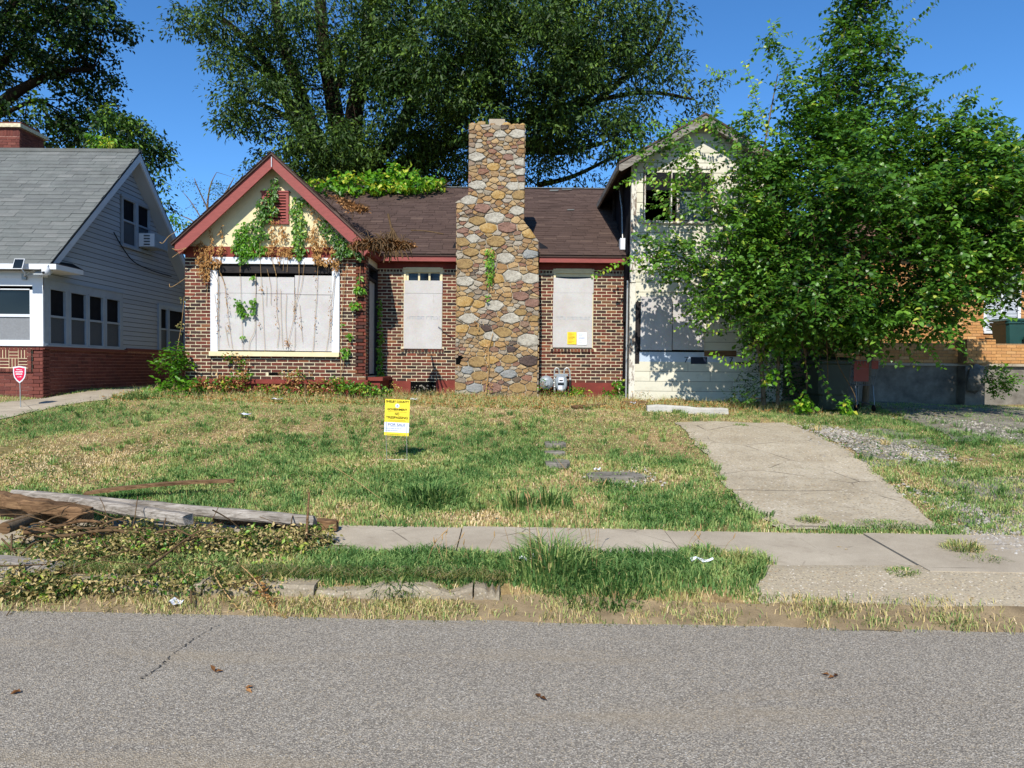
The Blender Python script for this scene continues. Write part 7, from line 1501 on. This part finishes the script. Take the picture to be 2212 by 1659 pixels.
TRC = [(2050, 290, 63.0, 63.0, 12.4, 1.16, 1.06), (2100, 360, 94.5, 73.5, 12.0, 1.45, 1.1), (2040, 430, 115.5, 84.0, 12.0, 1.59, 1.1), (2170, 340, 84.0, 63.0, 12.2, 1.3, 1.1), (2180, 430, 94.5, 84.0, 11.6, 1.45, 1.0), (2100, 520, 115.5, 73.5, 11.8, 1.45, 0.88), (2010, 560, 105.0, 73.5, 12.0, 1.45, 0.94), (2190, 540, 84.0, 63.0, 11.6, 1.16, 0.75), (2000, 650, 94.5, 52.5, 12.0, 1.16, 0.81), (2180, 620, 63.0, 52.5, 11.6, 0.87, 0.62), (2110, 620, 63.0, 52.5, 11.8, 0.87, 0.38), (2250, 480, 94.5, 189.0, 12.0, 1.74, 1.0), (2060, 690, 63.0, 42.0, 11.8, 0.87, 0.44), (1930, 690, 84.0, 42.0, 12.0, 1.01, 0.75)]
leafy('mulberry_tree', 'broad arching tree filling the right edge, before the yellow-brick house', TRC, 120, base_at(1868, 880, 14), [([(1868, 880, 14), (1890, 740, 13.9), (1990, 600, 13.5), (2080, 380, 13.2), (2100, 300, 13.2)], .07, .012), ([(1890, 740, 13.9), (1930, 600, 13.4), (2000, 420, 13.2)], .05, .012), ([(2040, 560, 13.4), (2140, 470, 13), (2220, 420, 12.8)], .04, .01)], M['leaf_front'], tint0=.55, seed=4, lens=(.4, 1.1), L=.098, Wd=.072)
def inner(parent, blobs, dens, seed, L=.1, W_=.07):  # darker-tinted leaves added inside the crowns to deepen their shade
    rs = np.random.RandomState(seed); C_, D_ = crown_points([(u, v, ru * .8, rv * .8, Y + .2, ry * .8, d) for u, v, ru, rv, Y, ry, d in blobs], dens, .0, rs); leaf_obj('inner_leaves', *clusters(C_, 26, .28, L, W_, rs=rs, tint0=.3, tv=.35), M['leaf_front'], parent)
    C_ = C_[::9]; b = MB()
    for c in C_: a = Vector(c); d = Vector(rs.normal(size=3)).normalized() * .5; b.tube([a - d, a + d * .2, a + d], [.012, .009, .005], 4, cap=False)
    b.build('inner_branches', M['twig'], parent)
inner(bpy.data.objects['mulberry_tree'], TRA, 12, 5); inner(bpy.data.objects['mulberry_tree.001'], [b_ for b_ in TRB if b_[0] > 1560 and b_[1] > 380], 9, 6); inner(bpy.data.objects['mulberry_tree.002'], [b_ for b_ in TRC if b_[1] < 600], 11, 7)
# long whips that stand out against the sky and wall
def whip(pts, lb, mat='leaf_front', L=.085, W_=.058, tint0=.6, n=3, step=.045, r=.006, name='branch_whip', pinn=False, parent=None):
    q = curve([P(*p) for p in pts], 6); t_ = parent; b = MB(); b.tube(q, [r * (1 - .7 * k / len(q)) for k in range(len(q))], 5); b.build('shoot', M['twig'], t_)
    acc = 0; pos = []; ax = []; s = 1
    for a, c in zip(q[:-1], q[1:]):
        d = (c - a); Ls = d.length; d.normalize(); sd = d.cross(Vector((0, 1, .2))).normalized(); x = 0
        while acc + x < acc + Ls:
            for e in ((1, -1) if pinn else (s,)): pos.append(a + d * x); ax.append(sd * e * (1.0) + d * (.35 if pinn else .5) + Vector((random.gauss(0, .2), random.gauss(0, .3), -.35 + random.gauss(0, .15))))
            s = -s; x += step
    pos = np.array([list(p) for p in pos]); ax = np.array([list(p) for p in ax]); m = len(pos); k = .7 + RS.rand(m) * .5
    leaf_obj('shoot_leaves', pos, ax, RS.normal(size=(m, 3)) * .4 + [0, -.8, .7], L * k, W_ * k, np.clip(tint0 + RS.normal(size=m) * .15, 0, 1), M[mat], t_)
tA, tB, tC = [bpy.data.objects[n] for n in ('mulberry_tree', 'mulberry_tree.001', 'mulberry_tree.002')]
for pts in ([(1920, 110, 13.5), (1960, 60, 13.4), (2010, 20, 13.3), (2035, -20, 13.3)], [(1900, 60, 13.5), (1950, 20, 13.4), (2000, -15, 13.3)], [(1950, 230, 13.4), (2020, 180, 13.3), (2110, 140, 13.2)], [(1960, 260, 13.4), (2040, 220, 13.3), (2118, 190, 13.2)], [(2000, 320, 13.3), (2060, 270, 13.2), (2125, 240, 13.1), (2160, 225, 13.1)], [(2030, 340, 13.2), (2100, 310, 13.1), (2150, 285, 13.0)], [(1845, 50, 13.5), (1790, 120, 13.4), (1750, 180, 13.4)], [(1830, 170, 13.4), (1770, 110, 13.3), (1735, 85, 13.3)]): whip(pts, '', parent=tA, tint0=.45)
for pts in ([(1700, 200, 13.3), (1680, 110, 13.2), (1662, 40, 13.2)], [(1660, 300, 13.2), (1630, 200, 13.2), (1605, 130, 13.1)], [(1640, 330, 13.1), (1618, 260, 13.1), (1640, 170, 13.1)], [(1600, 420, 13), (1520, 380, 12.9), (1450, 300, 12.8), (1400, 250, 12.8)], [(1560, 430, 13), (1480, 400, 12.9), (1400, 390, 12.8), (1350, 395, 12.7)], [(1520, 590, 12.8), (1440, 560, 12.7), (1360, 560, 12.6), (1275, 600, 12.5)], [(1500, 540, 12.8), (1420, 500, 12.7), (1380, 470, 12.7)], [(1560, 300, 13), (1490, 260, 12.9), (1440, 290, 12.8)], [(1590, 150, 13.2), (1560, 160, 13.1), (1525, 145, 13.1)], [(1600, 700, 12.7), (1530, 720, 12.6), (1490, 700, 12.6)], [(1660, 760, 12.7), (1590, 790, 12.6), (1540, 760, 12.6)], [(1480, 480, 12.8), (1430, 440, 12.7), (1405, 380, 12.7)], [(1540, 480, 12.8), (1500, 400, 12.7), (1460, 360, 12.7)]): whip(pts, '', parent=tB, tint0=.72, mat='leaf_bright' if random.random() < .6 else 'leaf_front')
for pts in ([(1930, 680, 12.6), (1990, 730, 12.5), (1880, 745, 12.5)][:2] + [(2040, 800, 12.4)], [(1790, 690, 12.6), (1850, 705, 12.5), (1890, 740, 12.4), (1912, 790, 12.4)], [(1700, 640, 12.5), (1740, 700, 12.4), (1700, 780, 12.4), (1715, 850, 12.4)], [(1620, 690, 12.5), (1640, 740, 12.5), (1600, 770, 12.5)], [(2140, 600, 12.4), (2080, 660, 12.4), (2030, 740, 12.4)], [(1990, 600, 12.6), (2060, 650, 12.5), (2090, 720, 12.4)]): whip(pts, '', parent=tC, tint0=.6, mat='leaf_bright', step=.04)
# feathery compound fronds
for pts in ([(1600, 600, 12.6), (1560, 640, 12.5), (1500, 640, 12.5)], [(1700, 690, 12.5), (1640, 680, 12.4), (1575, 700, 12.4)], [(1850, 560, 12.6), (1900, 600, 12.5), (1960, 640, 12.4)], [(1780, 640, 12.5), (1830, 680, 12.4), (1890, 690, 12.4)], [(2050, 520, 12.4), (2120, 560, 12.3), (2180, 600, 12.3)], [(1900, 440, 12.5), (1960, 450, 12.4), (2030, 470, 12.4)], [(1760, 420, 12.6), (1700, 440, 12.5), (1660, 430, 12.5)], [(1860, 330, 12.6), (1900, 350, 12.5), (1960, 350, 12.5)], [(1980, 380, 12.4), (2050, 400, 12.3), (2120, 410, 12.3)]):
    for k in range(2): whip([(u + k * 14, v + k * 16, Y - .1 * k) for u, v, Y in pts], '', parent=tA, L=.085, W_=.022, tint0=.62, step=.022, pinn=True, mat='leaf_front')
# creepers hanging from the trees down to the ground
hv = thing('hanging_vine', 'bare vine stems with bright leaf clusters hanging to the grass right of the cream wing', 'vine', base_at(1740, 880, 12.3))
for pts in ([(1690, 700, 12.5), (1730, 760, 12.4), (1745, 820, 12.3), (1735, 880, 12.3)], [(1770, 720, 12.5), (1800, 800, 12.4), (1830, 870, 12.3)][:0] or [(1745, 720, 12.4), (1770, 800, 12.3), (1800, 870, 12.2)]): whip(pts, '', parent=hv, L=.09, W_=.065, tint0=.6, step=.1, mat='leaf_bright')
b = MB()
for pts in ([(1700, 690), (1732, 740), (1742, 800), (1740, 870)], [(1785, 730), (1788, 800), (1787, 865)], [(1800, 740), (1812, 790), (1845, 850), (1850, 880)], [(1665, 720), (1650, 750), (1657, 790), (1662, 830)]): b.tube(curve([P(u, v, 12.35) for u, v in pts], 5), .008, 5)
b.build('bare_stems', M['twig'], hv)
for (u, v, ru, rv) in ((1738, 870, 22, 26), (1830, 880, 16, 26), (1662, 815, 12, 26)):
    C_, D_ = crown_points([(u, v, ru, rv, 12.3, .12, 1)], 300, .2); leaf_obj('leaf_cluster', *clusters(C_, 3, .06, .1, .07, tint0=.55, tv=.4), M['leaf_bright'], hv)
# bushes
leafy('bush', 'dark leafy bush at the lower right corner of the cream wing', [(1640, 830, 60, 50, 13.2, .5, 1.1), (1610, 860, 50, 26, 13, .4, 1.0), (1680, 800, 50, 50, 13.4, .5, .9)], 170, base_at(1640, 880, 13.2), None, M['leaf_front'], L=.05, Wd=.03, tint0=.3, step=.03, seed=6, lens=(.15, .4), cat='bush')
leafy('bush', 'small bright green bush before the terrace wall of the yellow-brick house', [(2160, 820, 36, 34, 14.6, .3, 1.2)], 200, base_at(2160, 850, 14.6), None, M['leaf_bright'], L=.06, Wd=.045, tint0=.35, step=.03, seed=7, lens=(.15, .35), cat='bush')
leafy('bush', 'broad-leaved bush at the left corner of the brick gable', [(365, 800, 38, 46, 13.7, .35, 1.0), (390, 840, 40, 28, 13.6, .3, 1.1), (340, 840, 36, 22, 13.5, .3, .9), (385, 770, 24, 30, 13.7, .25, .8)], 150, base_at(370, 865, 13.6), None, M['leaf_bright'], L=.1, Wd=.055, tint0=.25, step=.04, seed=8, lens=(.2, .5), cat='bush')
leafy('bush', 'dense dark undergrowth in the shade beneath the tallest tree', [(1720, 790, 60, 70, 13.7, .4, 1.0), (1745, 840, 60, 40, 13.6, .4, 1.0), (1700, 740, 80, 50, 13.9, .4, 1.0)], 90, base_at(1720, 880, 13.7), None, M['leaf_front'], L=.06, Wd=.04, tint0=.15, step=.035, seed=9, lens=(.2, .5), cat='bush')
# vines over the ridge
rvn = thing('roof_vine', 'bright green vine mound sprawling along the roof ridge left of the chimney', 'vine', P(830, 400, 18.6))
C_, D_ = crown_points([(770, 390, 40, 15, 18.4, .4, .8), (830, 390, 50, 15, 18.3, .4, .8), (854, 362, 9, 22, 18.4, .2, .8), (848, 380, 22, 20, 18.4, .3, .7), (905, 394, 50, 15, 18.3, .4, .8), (737, 376, 13, 14, 18.4, .2, .6), (940, 396, 22, 10, 18.4, .3, .7), (892, 374, 9, 14, 18.4, .2, .6), (810, 380, 12, 10, 18.4, .2, .5), (690, 396, 40, 8, 18.3, .3, .9), (840, 404, 90, 8, 18.1, .3, 1.0), (740, 406, 50, 8, 18.0, .3, .9)], 95, .3); leaf_obj('leaves', *clusters(C_, 9, .16, .14, .1, tint0=.5, tv=.5), M['leaf_bright'], rvn)
b = MB(); R = random.Random(3)
for k in range(26):
    u = R.uniform(670, 1000); q = [P(u, 405, 18.3), P(u + R.uniform(-14, 14), 395, 18.2), P(u + R.uniform(-24, 24), 388 + R.uniform(-8, 12), 18.1)]; b.tube(curve(q, 3), .008, 4)
b.build('vine_stems', M['twig'], rvn)
# dead leaves gathered in the valley of the roof
dl = thing('dead_leaf_heap', 'heap of brown dead leaves and tangled stems caught in the roof valley beside the gable', 'leaf heap', onroof(830, 510)[0])
pts = []; tri = [(700, 418), (905, 514), (845, 552), (815, 470)]
q = RS.dirichlet([.9] * 4, 6000); uvp = q @ np.array(tri, float)
P0 = []
n_r = None
for (u, v) in uvp:
    c, nn_ = onroof(u, v, 0.0); g_, n2_ = on_gable_slope(u, v)
    if c.y < YE + .02: c = onroof(u, 540, 0.0)[0]
    P0.append(list(c))
P0 = np.array(P0); dens_c = np.exp(-((uvp[:, 0] - 815) / 80) ** 2); nv = np.array(onroof(800, 500)[1]); P0 += nv * (RS.rand(len(P0), 1) * .10 * (dens_c[:, None] + .25)) + nv * .03
leaf_obj('dead_leaves', P0, rdir(len(P0)), rdir(len(P0)) + [0, -.3, .8], .07, .028, np.clip(RS.rand(len(P0)), 0, 1), M['leaf_litter'], dl); b = MB()
for k in range(150):
    i = RS.randint(len(P0)); a = Vector(P0[i]); d = Vector(rdir(1)[0]) * .22; b.tube(curve([a, a + d * .5 + Vector((0, -.02, .05)), a + d + Vector((0, 0, -.03))], 3), .007, 4)
c = onroof(848, 520)[0]
for k in range(24): d = Vector((random.gauss(0, .12), random.gauss(0, .05), -.1 - random.random() * .3)); b.tube(curve([c + Vector((0, 0, .2)), c + d * .5 + Vector((0, 0, .12)), c + d], 3), .012, 4)
b.tube([c + Vector((0, 0, .1)), c + Vector((-.08, 0, .45))], .02, 5); b.build('tangled_stems', M['twig'], dl)
c = onroof(920, 505)[0]; tag(MB().tube(curve([onroof(888, 500)[0], c + Vector((0, 0, .03)), onroof(958, 508)[0]], 4), .012, 5).build('fallen_twig', M['twig'], None, c), 'thin crooked twig lying on the brown roof left of the chimney', 'twig')
# ------------------------------------------------------------------ climbers on the gable and walls
def climber(name, label, Y, areas, mat, stems=(), L=.075, Wd=.045, tint0=.4, tv=.4, base=None, stemmat='vine_stem', r=.0045, dep=.07, hang=True, cat='vine', group=None):
    th = thing(name, label, cat, base or P(areas[0][0], areas[0][1], Y), group); Ps = []
    for (u, v, ru, rv, n) in areas:
        a = RS.rand(n) * 6.28; q = np.sqrt(RS.rand(n)); uu = u + np.cos(a) * q * ru; vv = v + np.sin(a) * q * rv; c = np.array([list(P(x_, y_, Y)) for x_, y_ in zip(uu, vv)]); c[:, 1] -= RS.rand(n) * dep; Ps.append(c)
    if Ps:
        p = np.concatenate(Ps); n = len(p); ax = np.stack([RS.normal(size=n) * .6, -.25 + RS.normal(size=n) * .3, -.9 + RS.normal(size=n) * .5], -1) if hang else rdir(n); s = .6 + RS.rand(n) * .7
        leaf_obj('leaves', p, ax, RS.normal(size=(n, 3)) * .35 + [0, -.9, .5], L * s, Wd * s, np.clip(tint0 + RS.normal(size=n) * tv * .5, 0, 1), M[mat], th, .2)
    if stems:
        b = MB()
        for s_ in stems: b.tube(curve([P(u, v, Y - .012) for u, v in s_], 5), r, 4)
        b.build('vine_stems', M[stemmat], th)
    return th
CG = 'vines climbing the brick gable'
def zz(l, ox=680, oy=560, k=2.5136): return [((ox + x / k) / 1.8445, (oy + y / k) / 1.8445) for x, y in l]
def za(l, ox=680, oy=560, k=2.5136): return [((ox + x / k) / 1.8445, (oy + y / k) / 1.8445, rx / k / 1.8445, ry / k / 1.8445, n) for x, y, rx, ry, n in l]
climber('climbing_vine', 'green vine covering the left half of the louvre vent', YG - .085, za([(1050, 430, 40, 60, 34), (1010, 500, 60, 30, 24), (1040, 570, 40, 40, 26), (960, 620, 80, 60, 60), (1000, 700, 80, 60, 66), (900, 700, 70, 60, 45), (930, 790, 90, 50, 60), (860, 860, 90, 60, 56), (900, 950, 90, 60, 60)]), 'leaf_front', [zz([(1055, 400), (1040, 560), (960, 760), (900, 1000), (890, 1180)])], tint0=.5, group=CG)
climber('climbing_vine', 'bright green leaf mass low on the cream gable left of the louvre vent', YG - .05, za([(735, 850, 40, 40, 30), (720, 930, 80, 50, 70), (760, 1010, 130, 60, 120), (700, 1080, 80, 60, 80), (850, 1090, 130, 60, 150), (760, 1140, 90, 50, 60), (730, 1210, 60, 30, 26)]), 'leaf_bright', [zz([(740, 830), (720, 1000), (700, 1180), (695, 1320)])], tint0=.4, group=CG)
climber('climbing_vine', 'green vine column on the cream gable right of the louvre vent', YG - .05, za([(1270, 620, 70, 50, 50), (1270, 720, 70, 60, 60), (1290, 820, 80, 70, 80), (1300, 920, 80, 60, 80), (1270, 1010, 60, 60, 60), (1300, 1090, 70, 50, 70), (1290, 1150, 40, 30, 22)]), 'leaf_front', [zz([(1290, 600), (1280, 900), (1280, 1180), (1285, 1330)])], tint0=.65, group=CG)
climber('climbing_vine', 'dark green vine hugging the underside of the right rake board', YG - .10, za([(1350, 600, 50, 50, 30), (1540, 830, 60, 60, 36), (1600, 930, 80, 60, 55), (1680, 1000, 90, 60, 70), (1760, 1080, 100, 60, 80), (1830, 1110, 80, 50, 60), (1700, 1150, 80, 40, 40), (1890, 1150, 40, 40, 24)]), 'leaf_front', [zz([(1360, 580), (1560, 830), (1720, 1010), (1900, 1180)])], tint0=.4, group=CG)
climber('climbing_vine', 'dead orange-brown vine tangle at the upper left corner of the picture window', YG - .05, za([(310, 1090, 60, 80, 70), (400, 1100, 60, 60, 50), (420, 1000, 20, 60, 12), (520, 920, 16, 70, 14), (510, 1100, 40, 60, 40), (350, 1200, 80, 60, 100), (450, 1230, 80, 50, 70), (340, 1300, 60, 60, 70), (360, 1380, 30, 50, 26), (400, 900, 10, 40, 5)]), 'leaf_dry', [zz([(300, 1000), (330, 1200), (370, 1400), (350, 1660)]), zz([(420, 920), (400, 1180), (470, 1330), (480, 1660)]), zz([(520, 880), (500, 1200), (490, 1310), (540, 1450), (560, 1660)])], L=.07, Wd=.026, tint0=.4, group=CG, dep=.1)
climber('climbing_vine', 'dead brown vine strands hanging at the middle of the maroon band', YG - .06, za([(1010, 900, 30, 60, 20), (1130, 900, 40, 60, 26), (1130, 980, 50, 60, 34), (1040, 1000, 40, 60, 34), (1000, 1100, 60, 60, 60), (1130, 1100, 70, 50, 66), (1200, 1120, 50, 50, 50), (1090, 1200, 20, 40, 12), (1040, 820, 30, 30, 10), (1080, 800, 40, 20, 8)]), 'leaf_dry', [zz([(1120, 860), (1100, 1050), (1090, 1250)]), zz([(1040, 880), (990, 1080), (1060, 1350)])], L=.07, Wd=.024, tint0=.5, group=CG)
climber('climbing_vine', 'dead orange vine strands right of the green column on the gable', YG - .06, za([(1440, 900, 30, 40, 22), (1410, 970, 40, 50, 40), (1450, 1050, 40, 60, 55), (1470, 1130, 50, 60, 60), (1540, 1000, 40, 60, 34), (1550, 1070, 40, 40, 20), (1490, 1200, 50, 40, 50), (1640, 1200, 60, 60, 80), (1660, 1260, 40, 40, 40), (1540, 1220, 40, 30, 24), (1420, 680, 30, 60, 22), (1470, 800, 30, 70, 22), (1630, 1100, 30, 40, 20)]), 'leaf_dry', [zz([(1420, 640), (1470, 850), (1460, 1200)]), zz([(1660, 950), (1640, 1200), (1655, 1300)])], L=.07, Wd=.026, tint0=.5, group=CG, dep=.1)
# bare stems over the boards of the picture window
def zl2(l): return zz(l, 680, 1020)
st_ = [[(415, 150), (470, 260), (480, 400), (475, 940)], [(500, 170), (540, 290), (570, 560), (600, 800), (620, 930)], [(695, 180), (705, 440), (715, 700), (725, 945)], [(850, 180), (845, 560), (840, 750), (790, 860), (785, 990)], [(895, 20), (910, 300), (925, 560), (935, 800), (945, 990)], [(965, 130), (1000, 300), (1000, 480)], [(1010, 0), (1055, 190), (1060, 550), (1085, 720), (1065, 920)], [(1100, 330), (1105, 600), (1120, 920)], [(1160, 380), (1150, 660), (1170, 900)], [(1285, 0), (1285, 220), (1240, 540), (1220, 680), (1170, 880)], [(1240, 300), (1235, 560)], [(1340, 60), (1310, 300), (1260, 470), (1240, 620)], [(1475, 30), (1465, 360), (1445, 640), (1430, 900), (1410, 1000)], [(1640, 200), (1610, 480), (1580, 800), (1550, 980)], [(1655, 150), (1620, 560), (1600, 850)], [(545, 700), (580, 900)], [(440, 380), (470, 640)], [(1245, 700), (1245, 900)], [(960, 300), (955, 500)], [(1290, 480), (1320, 860)], [(1135, 20), (1125, 150)], [(1175, 20), (1165, 160)]]
bs_ = climber('bare_vine', 'thin dry vine stems running down over the boards of the picture window', YG - .045, za([(478, 560, 20, 260, 26), (570, 500, 16, 300, 20), (915, 330, 16, 40, 12), (590, 700, 12, 60, 8), (1455, 500, 14, 400, 22), (1600, 560, 20, 300, 24), (1170, 870, 30, 50, 26), (1240, 560, 20, 200, 16), (1300, 660, 30, 60, 8), (890, 680, 14, 30, 6), (1060, 560, 16, 250, 14)], 680, 1020), 'leaf_dry', [zl2(s) for s in st_], L=.04, Wd=.016, tint0=.35, r=.0035, base=P(600, 690, YG))
climber('climbing_vine', 'two small clusters of green leaves on the left boards of the picture window', YG - .06, za([(700, 470, 50, 40, 34), (710, 530, 40, 60, 36), (750, 590, 40, 30, 18), (830, 460, 34, 30, 22), (830, 530, 30, 50, 22), (830, 210, 30, 18, 12), (720, 810, 24, 16, 8), (850, 570, 10, 16, 4)], 680, 1020), 'leaf_bright', [], tint0=.35, group=CG)
climber('climbing_vine', 'sprouting leaf tufts on a stem along the right brick pier', YG - .05, za([(1890, 340, 50, 40, 44), (1850, 490, 50, 40, 38), (1800, 800, 34, 26, 20), (1760, 940, 50, 26, 30), (1750, 1000, 40, 20, 20), (1720, 690, 16, 20, 6), (1890, 230, 30, 40, 10)], 680, 1020), 'leaf_bright', [zl2([(1760, 80), (1740, 300), (1710, 700), (1700, 1260)]), zl2([(1900, 100), (1880, 350), (1830, 550), (1820, 800), (1760, 950), (1700, 1250)])], tint0=.45, group=CG)
climber('climbing_vine', 'leafy vine climbing the wall corner right of the side door', YM - .05, [(822, 690, 5, 40, 30), (822, 740, 6, 30, 40), (822, 780, 7, 34, 60), (824, 815, 9, 20, 50), (820, 660, 4, 18, 10)], 'leaf_bright', [[(820, 650), (822, 740), (820, 830)]], tint0=.5, L=.07, Wd=.045)
climber('climbing_vine', 'single bright green vine on the middle of the stone chimney', YC - .06, [(1059, 551, 9, 16, 50), (1058, 580, 11, 22, 80), (1057, 607, 6, 12, 26), (1056, 642, 6, 6, 8)], 'leaf_bright', [[(1058, 545), (1058, 600), (1055, 640)]], tint0=.55, L=.06, Wd=.035)
climber('climbing_vine', 'pale brown vine stem forking up the foot of the stone chimney', YC - .06, [(1052, 745, 5, 5, 10), (1053, 790, 5, 8, 8), (1052, 763, 5, 6, 8), (1057, 830, 6, 12, 14), (1035, 700, 10, 20, 18)], 'leaf_dry', [[(1048, 858), (1054, 800), (1056, 770), (1052, 735)], [(1050, 850), (1057, 790), (1054, 760), (1065, 720)]], tint0=.7, L=.045, Wd=.025, r=.009)
climber('bare_vine', 'bare pale tendrils reaching left from the brick gable over the grey house', YG - .3, [], 'leaf_dry', [[(382, 500), (365, 510), (352, 525), (345, 523)], [(402, 535), (385, 540), (372, 537)], [(402, 536), (388, 545), (372, 556)], [(405, 598), (380, 615), (368, 620), (366, 613)]], r=.006, base=P(380, 560, YG - .3))
climber('climbing_vine', 'dried vine and small green leaves at the shaded left edge of the gable', YG - .15, [(394, 770, 8, 30, 20), (388, 720, 5, 30, 14), (396, 650, 5, 8, 8), (397, 700, 5, 10, 8)], 'leaf_wilt', [[(398, 640), (392, 700), (380, 770), (372, 800)]], tint0=.5, L=.05, Wd=.025)
# weeds along the foot of the walls
def weeds(label, areas, Y, mats, base=None, L=.06, Wd=.035, name='weed_patch'):
    th = thing(name, label, 'weeds', base or P(areas[0][0], areas[0][1], Y), 'weeds along the house foot')
    for mat, t0 in mats:
        C_, D_ = crown_points([(u, v, ru, rv, Y - .15, .16, d) for u, v, ru, rv, d in areas], 480 / len(mats), .15); leaf_obj('leaves', *clusters(C_, 3, .06, L, Wd, tint0=t0, tv=.5), M[mat], th)
    return th
weeds('green weeds with dead leaves at the left half of the gable foot', [(430, 835, 40, 16, 1), (480, 830, 46, 20, 1), (520, 815, 26, 26, .8), (450, 850, 60, 12, 1), (560, 845, 40, 16, 1), (520, 785, 20, 20, .45), (500, 772, 22, 10, .6)], YG, [('leaf_bright', .2), ('leaf_dry', .4)])
weeds('tall dry brown weed tangle below the middle of the gable', [(600, 845, 60, 20, 1), (660, 850, 50, 22, 1), (700, 835, 40, 20, .8), (640, 815, 40, 22, .5)], YG, [('leaf_dry', .5), ('leaf_bright', .25), ('leaf_dry', .7)])
weeds('leafy green weeds at the right end of the gable, by the door step', [(750, 835, 40, 18, 1), (790, 840, 40, 18, 1), (830, 845, 26, 14, .8), (735, 820, 20, 14, .7)], YG - .1, [('leaf_front', .6), ('leaf_bright', .3)])
weeds('low weeds before the foundation between side door and stone chimney', [(880, 855, 40, 8, .8), (940, 850, 30, 8, .8), (975, 845, 12, 10, .8), (850, 838, 20, 12, .8)], YM - .1, [('leaf_front', .7), ('leaf_dry', .6)], L=.045, Wd=.022)
weeds('green sprouts at the foot of the stone chimney', [(1000, 850, 20, 10, .6), (1075, 862, 40, 8, .8), (1130, 858, 40, 7, .6), (1055, 845, 10, 14, .5)], YC - .1, [('leaf_bright', .4), ('leaf_dry', .7)], L=.045, Wd=.025)
weeds('reddish and green leaves below the gas meter', [(1190, 848, 26, 12, 1), (1215, 850, 24, 10, 1), (1172, 830, 10, 16, .7)], YM - .3, [('leaf_bright', .3), ('leaf_dry', .2)], L=.05, Wd=.028)
weeds('yellow-green weed with broad leaves right of the gas meter', [(1250, 845, 22, 14, 1), (1240, 855, 26, 8, .8)], YM - .2, [('leaf_bright', .8), ('leaf_bright', .4)], L=.07, Wd=.04)
weeds('bright green weed in the corner between brick wall and cream wing', [(1337, 838, 16, 22, 1.2), (1315, 852, 16, 12, 1), (1345, 855, 16, 10, 1)], YM - .5, [('leaf_bright', .3)], L=.07, Wd=.04)
weeds('dry stalky weeds before the cream wing', [(1390, 850, 26, 14, .5), (1440, 868, 50, 8, .6), (1560, 872, 60, 12, .6), (1660, 885, 60, 10, .7)], YT - .6, [('leaf_dry', .7), ('leaf_wilt', .5)], L=.05, Wd=.012)
x, y = scatter(9000, -7.5, 5.5, 12.6, 15.1); k = infront(x, y); x, y = x[k], y[k]; n = len(x); blades('dry_wall_grass', x, y, .1 + RS.rand(n) * .14, .008, np.clip(.62 + RS.normal(size=n) * .2, 0, 1), .5, 1)
pos = np.stack([x, y, zt(x, y) + .01 + RS.rand(n) * .05], -1)[:6000]; tag(leaf_obj('fallen_dry_leaves', pos, rdir(len(pos)) * [1, 1, .4], rdir(len(pos)) + [0, -.3, 1], .06, .03, RS.rand(len(pos)) * .8, M['leaf_dry']), kind='stuff')
# ------------------------------------------------------------------ brush heap
bh = thing('brush_heap', 'sprawling heap of wilted leafy cuttings in front of the timbers', 'brush heap', G(380, 1230))
HB = [(350, 1148, 330, 16, 5.85, 0.3, 0.7), (150, 1150, 150, 18, 5.7, 0.3, 0.6), (300, 1258, 270, 16, 4.78, 0.1, 0.8), (80, 1262, 110, 20, 4.75, 0.12, 1), (560, 1262, 60, 12, 4.78, 0.08, 0.6), (640, 1200, 90, 30, 5.4, 0.2, 0.8), (430, 1190, 130, 50, 5.35, 0.25, 1), (300, 1195, 120, 45, 5.3, 0.25, 1), (560, 1180, 130, 42, 5.4, 0.22, 1), (660, 1160, 70, 30, 5.6, 0.18, 1), (150, 1200, 110, 36, 5.2, 0.25, 0.8), (60, 1235, 90, 26, 4.9, 0.15, 0.8), (380, 1235, 150, 25, 5.0, 0.2, 0.8), (560, 1235, 110, 22, 5.0, 0.2, 0.7), (90, 1280, 110, 22, 4.75, 0.12, 0.7), (300, 1140, 60, 20, 5.55, 0.1, 0.3)]
for nm, mat, t0, dens, L, W_ in (('wilted_leaves', 'leaf_wilt', .62, 2000, .036, .018), ('green_leaves', 'leaf_front', .6, 420, .038, .022)):
    C_, D_ = crown_points(HB, dens, .3); leaf_obj(nm, *clusters(C_, 6, .05, L, W_, tint0=t0, tv=.5), M[mat], bh)
C_, _ = crown_points(HB, 110, .4); n = len(C_); b = MB(); R = random.Random(5)
for i in range(0, min(n, 900)):
    a = Vector(C_[i]); d = Vector((R.gauss(0, 1), R.gauss(0, .5), R.gauss(0, .25))).normalized() * R.uniform(.12, .4); b.tube(curve([a, a + d * .5 + Vector((0, 0, R.uniform(-.02, .04))), a + d], 2), [R.choice((.003, .004, .006))] * 5, 3, cap=False)
b.build('twigs', M['twig'], bh)
b = MB()
for k in range(34): u = R.uniform(-10, 330); v = R.uniform(1125, 1190); a = P(u, v, 5.35 + R.uniform(-.1, .2)); d = Vector((R.gauss(0, 1), R.gauss(0, .5), R.gauss(0, .2))).normalized() * R.uniform(.15, .5); b.tube(curve([a, a + d * .5 + Vector((0, 0, R.uniform(-.03, .05))), a + d], 3), [R.choice((.003, .004, .007))] * 7, 5)
b.build('dead_sticks', M['twig'], bh)
C_, _ = crown_points([(120, 1165, 130, 26, 5.5, .2, 1), (350, 1160, 120, 20, 5.6, .15, .6)], 90, .1); leaf_obj('bark_shreds', *clusters(C_, 5, .07, .08, .014, tint0=.4, tv=.6), M['leaf_litter'], bh)
